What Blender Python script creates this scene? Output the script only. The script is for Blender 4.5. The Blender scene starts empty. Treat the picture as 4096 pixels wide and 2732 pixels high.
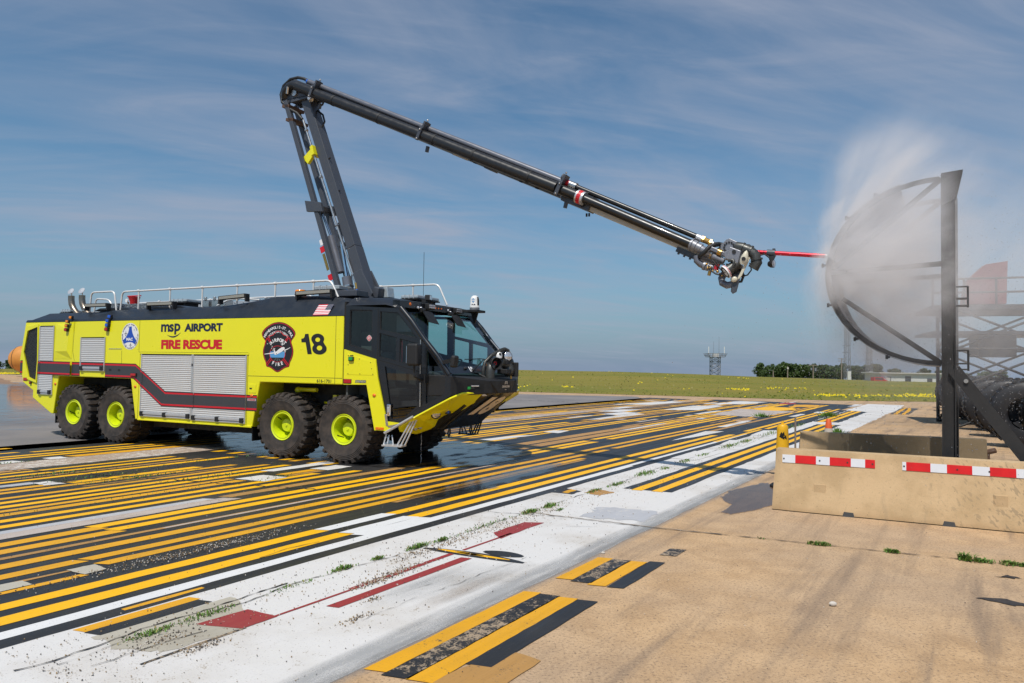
import bpy, bmesh, math, random
from math import sin, cos, pi, radians, sqrt, atan2
from mathutils import Vector as V, Matrix, Quaternion, noise
R = random.Random(7)
scn = bpy.context.scene
COL = scn.collection

# ------------------------------------------------------------------ camera
H = 1.965
PITCH, ROLL = radians(1.9915), 0.0153
w_ = V((0, cos(PITCH), sin(PITCH))); u0_ = V((0, -sin(PITCH), cos(PITCH))); r0_ = V((1, 0, 0))
cr = r0_*cos(ROLL) + u0_*sin(ROLL); cu = u0_*cos(ROLL) - r0_*sin(ROLL)
cam_d = bpy.data.cameras.new('camera'); cam = bpy.data.objects.new('camera', cam_d); COL.objects.link(cam)
cam.matrix_world = Matrix(((cr.x, cu.x, -w_.x, 0), (cr.y, cu.y, -w_.y, 0), (cr.z, cu.z, -w_.z, H), (0, 0, 0, 1)))
cam_d.sensor_fit = 'HORIZONTAL'; cam_d.sensor_width = 36; cam_d.lens = 25.266
cam_d.clip_start = 0.1; cam_d.clip_end = 3000
scn.camera = cam

# ------------------------------------------------------------------ sun and sky
SUN_AZ, SUN_EL = radians(69.1), radians(60.0)          # heading of the shadows, height of the sun
L = V((cos(SUN_AZ)*cos(SUN_EL), sin(SUN_AZ)*cos(SUN_EL), -sin(SUN_EL)))
sun_d = bpy.data.lights.new('sun', 'SUN'); sun_d.energy = 4.2; sun_d.angle = radians(0.53); sun_d.color = (1.0, 0.955, 0.88)
sun = bpy.data.objects.new('sun', sun_d); COL.objects.link(sun)
sun.rotation_euler = L.to_track_quat('-Z', 'Y').to_euler(); sun.location = (-20, -30, 60)
scn.view_settings.view_transform = 'Standard'; scn.view_settings.look = 'None'
scn.view_settings.gamma = 1; scn.view_settings.use_curve_mapping = False; scn.view_settings.exposure = 0.0
scn.cycles.use_denoising = True
scn.cycles.max_bounces = 8; scn.cycles.transparent_max_bounces = 24; scn.cycles.volume_bounces = 2
scn.cycles.volume_step_rate = 1.0; scn.cycles.sample_clamp_indirect = 6
world = bpy.data.worlds.new('World'); scn.world = world; world.use_nodes = True
def build_world():
    nt = world.node_tree; N = nt.nodes; K = nt.links; N.clear()
    def n(t, **k):
        x = N.new(t)
        for a, b in k.items(): setattr(x, a, b)
        return x
    def m(op, a, b=None, c=None):
        x = n('ShaderNodeMath', operation=op)
        for i, v in enumerate((a, b, c)):
            if v is None: continue
            if isinstance(v, (int, float)): x.inputs[i].default_value = v
            else: K.new(v, x.inputs[i])
        return x.outputs[0]
    sky = n('ShaderNodeTexSky', sky_type='NISHITA'); sky.sun_disc = False
    sky.sun_elevation = SUN_EL; sky.sun_rotation = radians(200.9)
    sky.altitude = 250; sky.air_density = 1.0; sky.dust_density = 0.6; sky.ozone_density = 2.2
    tc = n('ShaderNodeTexCoord'); sep = n('ShaderNodeSeparateXYZ'); K.new(tc.outputs['Generated'], sep.inputs[0])
    z = m('MAXIMUM', sep.outputs[2], 0.0)
    den = m('ADD', z, 0.16)
    u = m('DIVIDE', sep.outputs[0], den); v = m('DIVIDE', sep.outputs[1], den)
    com = n('ShaderNodeCombineXYZ'); K.new(u, com.inputs[0]); K.new(v, com.inputs[1])
    def cirrus(rot, sx, sy, off, det, dist, lo, hi):
        mp = n('ShaderNodeMapping', vector_type='TEXTURE'); mp.inputs['Rotation'].default_value = (0, 0, rot); mp.inputs['Scale'].default_value = (1/sx, 1/sy, 1)
        mp.inputs['Location'].default_value = (off, off*0.7, off*1.3)
        K.new(com.outputs[0], mp.inputs[0])
        t = n('ShaderNodeTexNoise'); t.inputs['Scale'].default_value = 1.0; t.inputs['Detail'].default_value = det
        t.inputs['Roughness'].default_value = 0.58; t.inputs['Distortion'].default_value = dist
        K.new(mp.outputs[0], t.inputs['Vector'])
        r = n('ShaderNodeMapRange', interpolation_type='SMOOTHSTEP'); r.inputs['From Min'].default_value = lo-0.04; r.inputs['From Max'].default_value = hi+0.06
        K.new(t.outputs['Fac'], r.inputs['Value']); return r.outputs[0]
    a = cirrus(0.45, 0.55, 1.5, 3.1, 7, 0.6, 0.40, 0.72)
    b = cirrus(0.20, 1.3, 4.2, 8.7, 8, 1.0, 0.42, 0.78)
    c = cirrus(0.9, 0.28, 0.4, 1.7, 3, 0.3, 0.36, 0.62)
    f = m('MULTIPLY', m('ADD', m('MULTIPLY', a, 0.65), m('MULTIPLY', b, 0.40)), m('ADD', m('MULTIPLY', c, 0.85), 0.15))
    f = m('MINIMUM', m('MULTIPLY', f, CLOUD), 0.75)
    # a milky band of thin haze hugs the horizon all the way round
    hz = m('MULTIPLY', m('POWER', m('SUBTRACT', 1.0, m('MINIMUM', z, 1.0)), 7.0), 1.0)
    hz2 = m('MULTIPLY', m('POWER', m('SUBTRACT', 1.0, m('MINIMUM', z, 1.0)), 30.0), 0.25)
    tint = n('ShaderNodeMix', data_type='RGBA', blend_type='MULTIPLY'); tint.inputs['Factor'].default_value = 1.0
    K.new(sky.outputs[0], tint.inputs['A']); tint.inputs['B'].default_value = SKY_TINT
    mx0 = n('ShaderNodeMix', data_type='RGBA'); K.new(hz, mx0.inputs['Factor']); K.new(tint.outputs['Result'], mx0.inputs['A'])
    mx0.inputs['B'].default_value = HAZE_COL
    mx = n('ShaderNodeMix', data_type='RGBA'); K.new(f, mx.inputs['Factor']); K.new(mx0.outputs['Result'], mx.inputs['A'])
    mx.inputs['B'].default_value = CLOUD_COL
    bg = n('ShaderNodeBackground'); bg.inputs['Strength'].default_value = 0.09
    K.new(mx.outputs['Result'], bg.inputs['Color'])
    o = n('ShaderNodeOutputWorld'); K.new(bg.outputs[0], o.inputs['Surface'])
CLOUD = 1.1
SKY_TINT = (0.70, 1.02, 1.10, 1)
HAZE_COL = (2.4, 3.25, 4.5, 1)
CLOUD_COL = (4.0, 4.45, 5.6, 1)
build_world()

# ------------------------------------------------------------------ mesh helpers
def orth(d):
    d = d.normalized(); a = V((0, 0, 1)) if abs(d.z) < 0.95 else V((1, 0, 0))
    x = d.cross(a).normalized(); return x, d.cross(x).normalized()
class MB:
    def __init__(s): s.v = []; s.f = []
    def add(s, vs, fs):
        b = len(s.v); s.v += [tuple(p) for p in vs]; s.f += [tuple(i+b for i in q) for q in fs]; return s
    def bx(s, x0, x1, y0, y1, z0, z1):
        return s.add([(x0,y0,z0),(x1,y0,z0),(x1,y1,z0),(x0,y1,z0),(x0,y0,z1),(x1,y0,z1),(x1,y1,z1),(x0,y1,z1)],
                     [(3,2,1,0),(4,5,6,7),(0,1,5,4),(1,2,6,5),(2,3,7,6),(3,0,4,7)])
    def box(s, c, d, q=None):
        c = V(c); vs = [V((x*d[0]/2, y*d[1]/2, z*d[2]/2)) for z in (-1,1) for y in (-1,1) for x in (-1,1)]
        if q is not None: vs = [q @ p for p in vs]
        return s.add([p+c for p in vs], [(0,2,3,1),(4,5,7,6),(0,1,5,4),(1,3,7,5),(3,2,6,7),(2,0,4,6)])
    def beam(s, p, q, w, h, up=(0,0,1), w1=None, h1=None):
        """rectangular bar from p to q; w sideways, h along 'up'"""
        p = V(p); q = V(q); d = (q-p).normalized(); x = d.cross(V(up)).normalized(); y = x.cross(d).normalized()
        w1 = w if w1 is None else w1; h1 = h if h1 is None else h1
        vs = [p-x*w/2-y*h/2, p+x*w/2-y*h/2, p+x*w/2+y*h/2, p-x*w/2+y*h/2, q-x*w1/2-y*h1/2, q+x*w1/2-y*h1/2, q+x*w1/2+y*h1/2, q-x*w1/2+y*h1/2]
        return s.add(vs, [(3,2,1,0),(4,5,6,7),(0,1,5,4),(1,2,6,5),(2,3,7,6),(3,0,4,7)])
    def prism(s, pts, ax, a, b):
        n = len(pts)
        g = {'y': lambda p, t: (p[0], t, p[1]), 'z': lambda p, t: (p[0], p[1], t), 'x': lambda p, t: (t, p[0], p[1])}[ax]
        vs = [g(p, a) for p in pts] + [g(p, b) for p in pts]
        fs = [tuple(range(n))[::-1], tuple(range(n, 2*n))] + [(i, (i+1) % n, n+(i+1) % n, n+i) for i in range(n)]
        return s.add(vs, fs)
    def cyl(s, p, q, r0, r1=None, n=14, cap=True):
        p = V(p); q = V(q); r1 = r0 if r1 is None else r1; x, y = orth(q-p)
        ring = [(cos(2*pi*i/n), sin(2*pi*i/n)) for i in range(n)]
        vs = [p+(x*c+y*k)*r0 for c, k in ring] + [q+(x*c+y*k)*r1 for c, k in ring]
        fs = [(i, (i+1) % n, n+(i+1) % n, n+i) for i in range(n)]
        if cap: fs += [tuple(range(n))[::-1], tuple(range(n, 2*n))]
        return s.add(vs, fs)
    def tube(s, pts, r, n=8, ring_every=None):
        P = [V(p) for p in pts]; m = len(P); T = []
        for i in range(m):
            T.append((P[min(i+1, m-1)]-P[max(i-1, 0)]).normalized())
        x, y = orth(T[0]); vs = []
        for i in range(m):
            x = (x - T[i]*x.dot(T[i])).normalized(); y = T[i].cross(x)
            rr = r(i) if callable(r) else r
            vs += [P[i]+(x*cos(2*pi*k/n)+y*sin(2*pi*k/n))*rr for k in range(n)]
        fs = [(i*n+k, i*n+(k+1) % n, (i+1)*n+(k+1) % n, (i+1)*n+k) for i in range(m-1) for k in range(n)]
        fs += [tuple(range(n))[::-1], tuple(range((m-1)*n, m*n))]
        return s.add(vs, fs)
    def lathe(s, prof, o=(0,0,0), ax=(0,0,1), n=24, cap=False):
        o = V(o); a = V(ax).normalized(); x, y = orth(a); vs = []
        for r, h in prof: vs += [o+a*h+(x*cos(2*pi*k/n)+y*sin(2*pi*k/n))*r for k in range(n)]
        m = len(prof); fs = [(i*n+k, i*n+(k+1) % n, (i+1)*n+(k+1) % n, (i+1)*n+k) for i in range(m-1) for k in range(n)]
        if cap: fs += [tuple(range(n))[::-1], tuple(range((m-1)*n, m*n))]
        return s.add(vs, fs)
    def sph(s, c, r, n=12, m=8, sc=(1,1,1)):
        c = V(c); vs = []
        for j in range(m+1):
            th = pi*j/m; rr = max(sin(th), 1e-3)
            vs += [c+V((rr*cos(2*pi*i/n)*sc[0], rr*sin(2*pi*i/n)*sc[1], cos(th)*sc[2]))*r for i in range(n)]
        return s.add(vs, [(j*n+i, (j+1)*n+i, (j+1)*n+(i+1) % n, j*n+(i+1) % n) for j in range(m) for i in range(n)])
    def grid(s, rows):
        m = len(rows); n = len(rows[0])
        return s.add([p for r in rows for p in r], [(i*n+k, i*n+k+1, (i+1)*n+k+1, (i+1)*n+k) for i in range(m-1) for k in range(n-1)])
    def make(s, name, mat, parent=None, smooth=None, bevel=0, solid=0, fixn=True):
        me = bpy.data.meshes.new(name); me.from_pydata(s.v, [], s.f)
        if fixn and len(s.f) < 20000:
            bm = bmesh.new(); bm.from_mesh(me); bmesh.ops.recalc_face_normals(bm, faces=bm.faces); bm.to_mesh(me); bm.free()
        return link(name, me, mat, parent, smooth, bevel, solid)
def link(name, me, mat, parent=None, smooth=None, bevel=0, solid=0):
    o = bpy.data.objects.new(name, me); COL.objects.link(o)
    for k in (mat if isinstance(mat, (list, tuple)) else [mat]):
        me.materials.append(k)
    if smooth:
        me.polygons.foreach_set('use_smooth', [True]*len(me.polygons)); me.set_sharp_from_angle(angle=radians(smooth))
    if solid:
        md = o.modifiers.new('solid', 'SOLIDIFY'); md.thickness = solid; md.offset = 0
    if bevel:
        md = o.modifiers.new('bevel', 'BEVEL'); md.width = bevel; md.segments = 2; md.limit_method = 'ANGLE'; md.angle_limit = radians(35)
    if parent is not None: o.parent = parent
    return o
def tag(o, label=None, cat=None, group=None, kind=None):
    if label: o['label'] = label
    if cat: o['category'] = cat
    if group: o['group'] = group
    if kind: o['kind'] = kind
    return o
def empty(name, loc=(0,0,0), rz=0, label=None, cat=None, group=None):
    o = bpy.data.objects.new(name, None); COL.objects.link(o); o.location = loc; o.rotation_euler = (0,0,rz); o.empty_display_size = 0.2
    return tag(o, label, cat, group)
def dup(o, parent=None, loc=None, rz=None, label=None):
    c = o.copy(); COL.objects.link(c)
    if parent is not None: c.parent = parent
    if loc is not None: c.location = loc
    if rz is not None: c.rotation_euler = (0,0,rz)
    if label: c['label'] = label
    for k in list(o.children): dup(k, c)
    return c
def plate(name, outline, holes, y0, y1, mat, parent=None, bevel=0, ax='y'):
    """flat panel with holes: outline and holes are (x,z) loops, thickness from y0 to y1"""
    cu_ = bpy.data.curves.new('c', 'CURVE'); cu_.dimensions = '2D'; cu_.fill_mode = 'BOTH'; cu_.extrude = abs(y1-y0)/2
    for lp in [outline]+list(holes):
        sp = cu_.splines.new('POLY'); sp.points.add(len(lp)-1); sp.use_cyclic_u = True
        for i, p in enumerate(lp): sp.points[i].co = (p[0], p[1], 0, 1)
    tmp = bpy.data.objects.new('t', cu_); COL.objects.link(tmp)
    me = bpy.data.meshes.new_from_object(tmp); bpy.data.objects.remove(tmp); bpy.data.curves.remove(cu_)
    ym = (y0+y1)/2
    for v in me.vertices:
        x, y, z = v.co; v.co = (x, ym-z, y) if ax == 'y' else (x, y, ym+z)
    me.name = name; me.materials.clear()
    return link(name, me, mat, parent, None, bevel)
def text_geo(txt, bold=0.0, spacing=1.0, shear=0.0, res=3):
    fc = bpy.data.curves.new('f', 'FONT'); fc.body = txt; fc.size = 1; fc.offset = bold; fc.space_character = spacing; fc.shear = shear; fc.resolution_u = res
    fc.fill_mode = 'FRONT'
    tmp = bpy.data.objects.new('t', fc); COL.objects.link(tmp)
    me = bpy.data.meshes.new_from_object(tmp); bpy.data.objects.remove(tmp); bpy.data.curves.remove(fc)
    vs = [(v.co.x, v.co.y) for v in me.vertices]; fs = [tuple(p.vertices) for p in me.polygons]; bpy.data.meshes.remove(me)
    return vs, fs
def fit(geo, x0, x1, z0, z1):
    vs, fs = geo; ax = min(v[0] for v in vs); bx = max(v[0] for v in vs); ay = min(v[1] for v in vs); by = max(v[1] for v in vs)
    return [(x0+(x-ax)/(bx-ax)*(x1-x0), z0+(y-ay)/(by-ay)*(z1-z0)) for x, y in vs], fs
def lettering(name, geo, y, mat, parent, mapf=None):
    vs, fs = geo; g = mapf or (lambda p: (p[0], y, p[1]))
    return MB().add([g(p) for p in vs], fs).make(name, mat, parent, fixn=False)
def arc_text(txt, cx, cz, rx, rz, a0, a1, size, bold=0.03, inward=False, wide=1.0):
    """letters spread along an ellipse from angle a0 to a1 (degrees, clockwise from the top)"""
    vs = []; fs = []; n = len(txt)
    for i, ch in enumerate(txt):
        if ch == ' ': continue
        g = text_geo(ch, bold, res=2)
        if not g[0]: continue
        ax = min(v[0] for v in g[0]); bx = max(v[0] for v in g[0])
        a = radians(a0+(a1-a0)*(i/(n-1) if n > 1 else 0.5))
        px = cx+rx*sin(a); pz = cz+rz*cos(a)
        t = atan2(-rz*sin(a), rx*cos(a))
        if inward: t += pi
        b = len(vs)
        for x, y in g[0]:
            lx = (x-(ax+bx)/2)*size*wide; lz = (y-0.35)*size
            vs.append((px+lx*cos(t)-lz*sin(t), pz+lx*sin(t)+lz*cos(t)))
        fs += [tuple(k+b for k in f) for f in g[1]]
    return vs, fs
# ------------------------------------------------------------------ materials
class NT:
    def __init__(s, name):
        s.mat = bpy.data.materials.new(name); s.mat.use_nodes = True; s.t = s.mat.node_tree; s.N = s.t.nodes; s.K = s.t.links; s.N.clear()
        s.out = s.n('ShaderNodeOutputMaterial')
    def n(s, ty, **k):
        x = s.N.new(ty)
        for a, b in k.items(): setattr(x, a, b)
        return x
    def set(s, sock, v):
        if isinstance(v, bpy.types.NodeSocket): s.K.new(v, sock)
        else: sock.default_value = v
    def m(s, op, a, b=None, c=None, clamp=False):
        x = s.n('ShaderNodeMath', operation=op); x.use_clamp = clamp
        for i, v in enumerate((a, b, c)):
            if v is not None: s.set(x.inputs[i], v)
        return x.outputs[0]
    def coord(s, kind='Object', scale=(1,1,1), rot=(0,0,0), loc=(0,0,0)):
        t = s.n('ShaderNodeTexCoord'); mp = s.n('ShaderNodeMapping', vector_type='TEXTURE')   # turn first, then stretch
        mp.inputs['Scale'].default_value = tuple(1/q for q in scale); mp.inputs['Rotation'].default_value = tuple(-q for q in rot); mp.inputs['Location'].default_value = loc
        s.K.new(t.outputs[kind], mp.inputs[0]); return mp.outputs[0]
    def noise(s, vec, scale, det=4, rough=0.55, dist=0.0):
        t = s.n('ShaderNodeTexNoise'); t.inputs['Scale'].default_value = scale; t.inputs['Detail'].default_value = det
        t.inputs['Roughness'].default_value = rough; t.inputs['Distortion'].default_value = dist
        s.K.new(vec, t.inputs['Vector']); return t.outputs['Fac']
    def voro(s, vec, scale, feature='F1', out='Distance'):
        t = s.n('ShaderNodeTexVoronoi', feature=feature); t.inputs['Scale'].default_value = scale; s.K.new(vec, t.inputs['Vector']); return t.outputs[out]
    def rng(s, v, a, b, c=0.0, d=1.0, smooth=True):
        x = s.n('ShaderNodeMapRange'); 
        if smooth: x.interpolation_type = 'SMOOTHSTEP'
        s.set(x.inputs['Value'], v)
        for k, q in zip(('From Min', 'From Max', 'To Min', 'To Max'), (a, b, c, d)): x.inputs[k].default_value = q
        return x.outputs[0]
    def mix(s, f, a, b, blend='MIX'):
        x = s.n('ShaderNodeMix', data_type='RGBA', blend_type=blend); s.set(x.inputs['Factor'], f)
        for k, v in (('A', a), ('B', b)):
            if not isinstance(v, bpy.types.NodeSocket) and len(v) == 3: v = (*v, 1)
            s.set(x.inputs[k], v)
        return x.outputs['Result']
    def bump(s, h, strength=0.3, dist=0.01):
        b = s.n('ShaderNodeBump'); b.inputs['Strength'].default_value = strength; b.inputs['Distance'].default_value = dist
        s.K.new(h, b.inputs['Height']); return b.outputs[0]
    def bsdf(s, color, rough=0.5, metal=0.0, spec=0.5, coat=0.0, normal=None, alpha=None, coatr=0.05):
        b = s.n('ShaderNodeBsdfPrincipled')
        if not isinstance(color, bpy.types.NodeSocket) and len(color) == 3: color = (*color, 1)
        s.set(b.inputs['Base Color'], color); s.set(b.inputs['Roughness'], rough); s.set(b.inputs['Metallic'], metal)
        s.set(b.inputs['Specular IOR Level'], spec); b.inputs['Coat Weight'].default_value = coat; b.inputs['Coat Roughness'].default_value = coatr
        if normal is not None: s.K.new(normal, b.inputs['Normal'])
        if alpha is not None: s.set(b.inputs['Alpha'], alpha)
        return b.outputs[0]
    def done(s, sh): s.K.new(sh, s.out.inputs['Surface']); return s.mat
def simple(name, col, rough=0.5, metal=0.0, spec=0.5, coat=0.0, vary=0.12, nscale=6.0, bump=0.0, bscale=120.0, rvary=0.15):
    t = NT(name); v = t.coord(); f = t.noise(v, nscale, 5, 0.6)
    a = tuple(max(0, c*(1-vary)) for c in col); b = tuple(min(1, c*(1+vary)) for c in col)
    c = t.mix(f, a, b); r = t.rng(t.noise(v, nscale*2.3, 3), 0.3, 0.7, max(0.02, rough-rvary*rough), min(1, rough+rvary*rough))
    nm = t.bump(t.noise(v, bscale, 2), bump, 0.004) if bump else None
    return t.done(t.bsdf(c, r, metal, spec, coat, nm))
M = {}
M['lime'] = simple('lime_paint', (0.78, 0.735, 0.008), 0.32, coat=0.35, vary=0.04, nscale=1.4)
M['rim_lime'] = simple('rim_lime_paint', (0.60, 0.70, 0.008), 0.35, coat=0.3, vary=0.06, nscale=8)
M['black_paint'] = simple('black_paint', (0.010, 0.012, 0.016), 0.30, coat=0.25, vary=0.25, nscale=2)
M['roof_black'] = simple('roof_black_paint', (0.013, 0.017, 0.024), 0.42, coat=0.1, vary=0.25, nscale=2)
M['matt_black'] = simple('matt_black', (0.012, 0.012, 0.013), 0.6, vary=0.3, nscale=5)
M['under'] = simple('underbody_black', (0.008, 0.008, 0.008), 0.75, vary=0.4, nscale=4)
M['charcoal'] = simple('charcoal_vinyl', (0.045, 0.045, 0.05), 0.5, vary=0.06)
M['red_vinyl'] = simple('red_vinyl', (0.55, 0.008, 0.018), 0.45, vary=0.06)
M['decal_black'] = simple('black_vinyl', (0.012, 0.012, 0.016), 0.5, vary=0.1)
M['decal_navy'] = simple('navy_vinyl', (0.010, 0.014, 0.045), 0.5, vary=0.1)
M['decal_white'] = simple('white_vinyl', (0.74, 0.74, 0.75), 0.5, vary=0.03)
M['decal_blue'] = simple('blue_vinyl', (0.012, 0.07, 0.42), 0.45, vary=0.05)
M['decal_sky'] = simple('sky_blue_vinyl', (0.09, 0.30, 0.58), 0.45, vary=0.1)
M['decal_tan'] = simple('tan_reflective', (0.80, 0.68, 0.54), 0.5, vary=0.05)
M['alu'] = simple('brushed_aluminium', (0.60, 0.60, 0.61), 0.38, metal=0.55, vary=0.06, nscale=3, bump=0.05)
M['slat'] = simple('anodised_slat', (0.60, 0.595, 0.585), 0.5, metal=0.2, vary=0.05, nscale=1.2)
M['rail'] = simple('white_handrail', (0.72, 0.71, 0.69), 0.35, metal=0.2, vary=0.05)
M['steel'] = simple('stainless_steel', (0.55, 0.53, 0.50), 0.25, metal=0.9, vary=0.1)
M['exhaust'] = simple('heat_stained_steel', (0.27, 0.22, 0.17), 0.33, metal=0.85, vary=0.45, nscale=9)
M['chrome'] = simple('chrome', (0.75, 0.76, 0.78), 0.08, metal=1.0, vary=0.02)
M['boom_grey'] = simple('boom_grey_paint', (0.055, 0.060, 0.073), 0.42, coat=0.15, vary=0.10, nscale=3)
M['boom_tube'] = simple('boom_tube_grey', (0.16, 0.165, 0.19), 0.36, metal=0.3, vary=0.08, nscale=3)
M['black_pipe'] = simple('black_pipe', (0.017, 0.016, 0.016), 0.33, coat=0.1, vary=0.25, nscale=4)
M['rubber_hose'] = simple('rubber_hose', (0.014, 0.014, 0.014), 0.55, vary=0.2)
M['beige'] = simple('beige_boom_paint', (0.50, 0.47, 0.40), 0.4, vary=0.06, nscale=2)
M['brass'] = simple('brass', (0.50, 0.30, 0.09), 0.3, metal=0.9, vary=0.15)
M['cast_grey'] = simple('cast_grey_metal', (0.24, 0.245, 0.27), 0.42, metal=0.4, vary=0.15, nscale=12, bump=0.15)
M['gunmetal'] = simple('gunmetal', (0.075, 0.075, 0.07), 0.4, metal=0.5, vary=0.25, nscale=10)
M['cream'] = simple('cream_plastic', (0.58, 0.54, 0.42), 0.4, vary=0.06)
M['white_gloss'] = simple('white_gloss', (0.76, 0.75, 0.73), 0.22, coat=0.3, vary=0.03)
M['red_rod'] = simple('red_anodised_rod', (0.52, 0.012, 0.03), 0.28, metal=0.45, vary=0.12)
M['sooty_red'] = simple('sooty_red_steel', (0.20, 0.03, 0.03), 0.7, vary=0.4)
M['red_paint'] = simple('red_paint', (0.50, 0.010, 0.015), 0.35, vary=0.1)
M['blue_hose'] = simple('blue_hose', (0.01, 0.12, 0.55), 0.4, vary=0.1)
M['amber_lens'] = simple('amber_lens', (0.78, 0.23, 0.006), 0.18, coat=0.4, vary=0.2, nscale=40)
M['orange_lens'] = simple('orange_lens', (0.75, 0.16, 0.01), 0.2, coat=0.4, vary=0.2, nscale=40)
M['red_lens'] = simple('red_lens', (0.42, 0.006, 0.012), 0.16, coat=0.5, vary=0.3, nscale=40)
M['blue_lens'] = simple('blue_lens', (0.008, 0.09, 0.52), 0.16, coat=0.5, vary=0.3, nscale=40)
M['green_lens'] = simple('green_lens', (0.01, 0.30, 0.06), 0.2, coat=0.4, vary=0.3, nscale=40)
M['lamp_glass'] = simple('lamp_glass', (0.62, 0.63, 0.66), 0.12, metal=0.6, coat=0.5, vary=0.45, nscale=60)
M['clear_plastic'] = simple('clear_plastic', (0.40, 0.44, 0.46), 0.15, metal=0.2, coat=0.5, vary=0.4, nscale=30)
M['led_strip'] = simple('led_strip', (0.42, 0.37, 0.30), 0.2, metal=0.5, coat=0.4, vary=0.6, nscale=70)
M['seat_grey'] = simple('grey_seat_cloth', (0.10, 0.11, 0.11), 0.8, vary=0.2)
M['dash'] = simple('dashboard_plastic', (0.025, 0.03, 0.035), 0.6, vary=0.15)
M['hiviz'] = simple('neon_green_plastic', (0.50, 0.85, 0.01), 0.4, vary=0.05)
M['orange_tank'] = simple('orange_tank_paint', (0.58, 0.24, 0.045), 0.5, vary=0.22, nscale=1.6)
M['pale_metal'] = simple('pale_metal', (0.52, 0.50, 0.46), 0.5, vary=0.12)
M['burnt_steel'] = simple('burnt_steel', (0.020, 0.019, 0.019), 0.6, vary=0.5, nscale=5, bump=0.3, bscale=60)
M['skin'] = simple('aluminium_skin', (0.22, 0.215, 0.21), 0.5, metal=0.25, vary=0.3, nscale=3)
M['galv'] = simple('galvanised_steel', (0.22, 0.23, 0.25), 0.5, metal=0.3, vary=0.15)
M['pole_wood'] = simple('weathered_pole', (0.22, 0.18, 0.14), 0.9, vary=0.2)
M['bldg_white'] = simple('white_stucco', (0.62, 0.61, 0.58), 0.8, vary=0.06, nscale=1)
M['bldg_dark'] = simple('dark_opening', (0.06, 0.065, 0.07), 0.5, vary=0.2)
M['yellow_post'] = simple('yellow_plastic', (0.75, 0.40, 0.008), 0.42, vary=0.1, nscale=9)
M['cone_orange'] = simple('cone_orange', (0.62, 0.10, 0.02), 0.55, vary=0.2, nscale=20)
M['cone_white'] = simple('dirty_cone_collar', (0.42, 0.38, 0.33), 0.6, vary=0.3, nscale=25)
M['panel_red'] = simple('red_reflective', (0.62, 0.012, 0.012), 0.35, vary=0.25, nscale=7)
M['panel_white'] = simple('white_reflective', (0.68, 0.69, 0.72), 0.35, vary=0.05, nscale=20)
M['bark'] = simple('bark', (0.07, 0.055, 0.04), 0.9, vary=0.3)
M['rust'] = simple('rusty_steel', (0.10, 0.055, 0.035), 0.8, vary=0.4, nscale=12)
def tyre_mat():
    t = NT('tyre_rubber'); v = t.coord(); f = t.noise(v, 5, 6, 0.65); g = t.noise(v, 40, 4)
    c = t.mix(t.rng(f, 0.35, 0.7), (0.032, 0.027, 0.024), (0.092, 0.070, 0.056)); c = t.mix(t.m('MULTIPLY', g, 0.5), c, (0.022, 0.02, 0.019))
    return t.done(t.bsdf(c, 0.72, 0, 0.4, normal=t.bump(g, 0.2, 0.003)))
M['tyre'] = tyre_mat()
def facing_fresnel(t, r0, normal=None):
    """share of light a clear surface mirrors, the same from either side"""
    lw = t.n('ShaderNodeLayerWeight'); lw.inputs['Blend'].default_value = 0.5
    if normal is not None: t.K.new(normal, lw.inputs['Normal'])
    return t.m('ADD', t.m('MULTIPLY', t.m('POWER', lw.outputs['Facing'], 5.0), 1-r0), r0)
def glass(name, tint, rough=0.01, r0=0.04, spec=1.0):
    t = NT(name); a = t.n('ShaderNodeBsdfTransparent'); a.inputs[0].default_value = (*tint, 1)
    g = t.n('ShaderNodeBsdfGlossy'); g.inputs['Roughness'].default_value = rough; g.inputs[0].default_value = (spec, spec, spec, 1)
    x = t.n('ShaderNodeMixShader'); t.K.new(facing_fresnel(t, r0), x.inputs[0]); t.K.new(a.outputs[0], x.inputs[1]); t.K.new(g.outputs[0], x.inputs[2])
    return t.done(x.outputs[0])
M['tint_glass'] = glass('tinted_side_glass', (0.66, 0.76, 0.74), r0=0.06)
M['sun_band'] = glass('shaded_glass_band', (0.20, 0.30, 0.32), r0=0.05)
M['door_glass'] = glass('dark_door_glass', (0.30, 0.31, 0.30), r0=0.07)
M['windshield'] = glass('teal_windshield', (0.58, 0.94, 0.90), r0=0.035)
M['partition'] = simple('dark_cab_lining', (0.085, 0.092, 0.088), 0.8, vary=0.2)
def mesh_grill():
    t = NT('grill_mesh'); v = t.coord(scale=(26, 26, 26)); d = t.voro(v, 1.0)
    c = t.mix(t.rng(d, 0.25, 0.45), (0.004, 0.004, 0.004), (0.03, 0.03, 0.028)); return t.done(t.bsdf(c, 0.55, 0.3, normal=t.bump(d, 0.8, 0.01)))
M['grill'] = mesh_grill()
def diamond():
    t = NT('diamond_plate'); v = t.coord(scale=(1, 1, 1), rot=(0.6, 0.7, 0.78)); d = t.voro(v, 26.0)
    return t.done(t.bsdf(t.mix(t.rng(d, 0.2, 0.5), (0.62, 0.62, 0.6), (0.25, 0.25, 0.25)), 0.3, 0.75, normal=t.bump(d, 0.8, 0.01)))
M['diamond'] = diamond()
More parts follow.
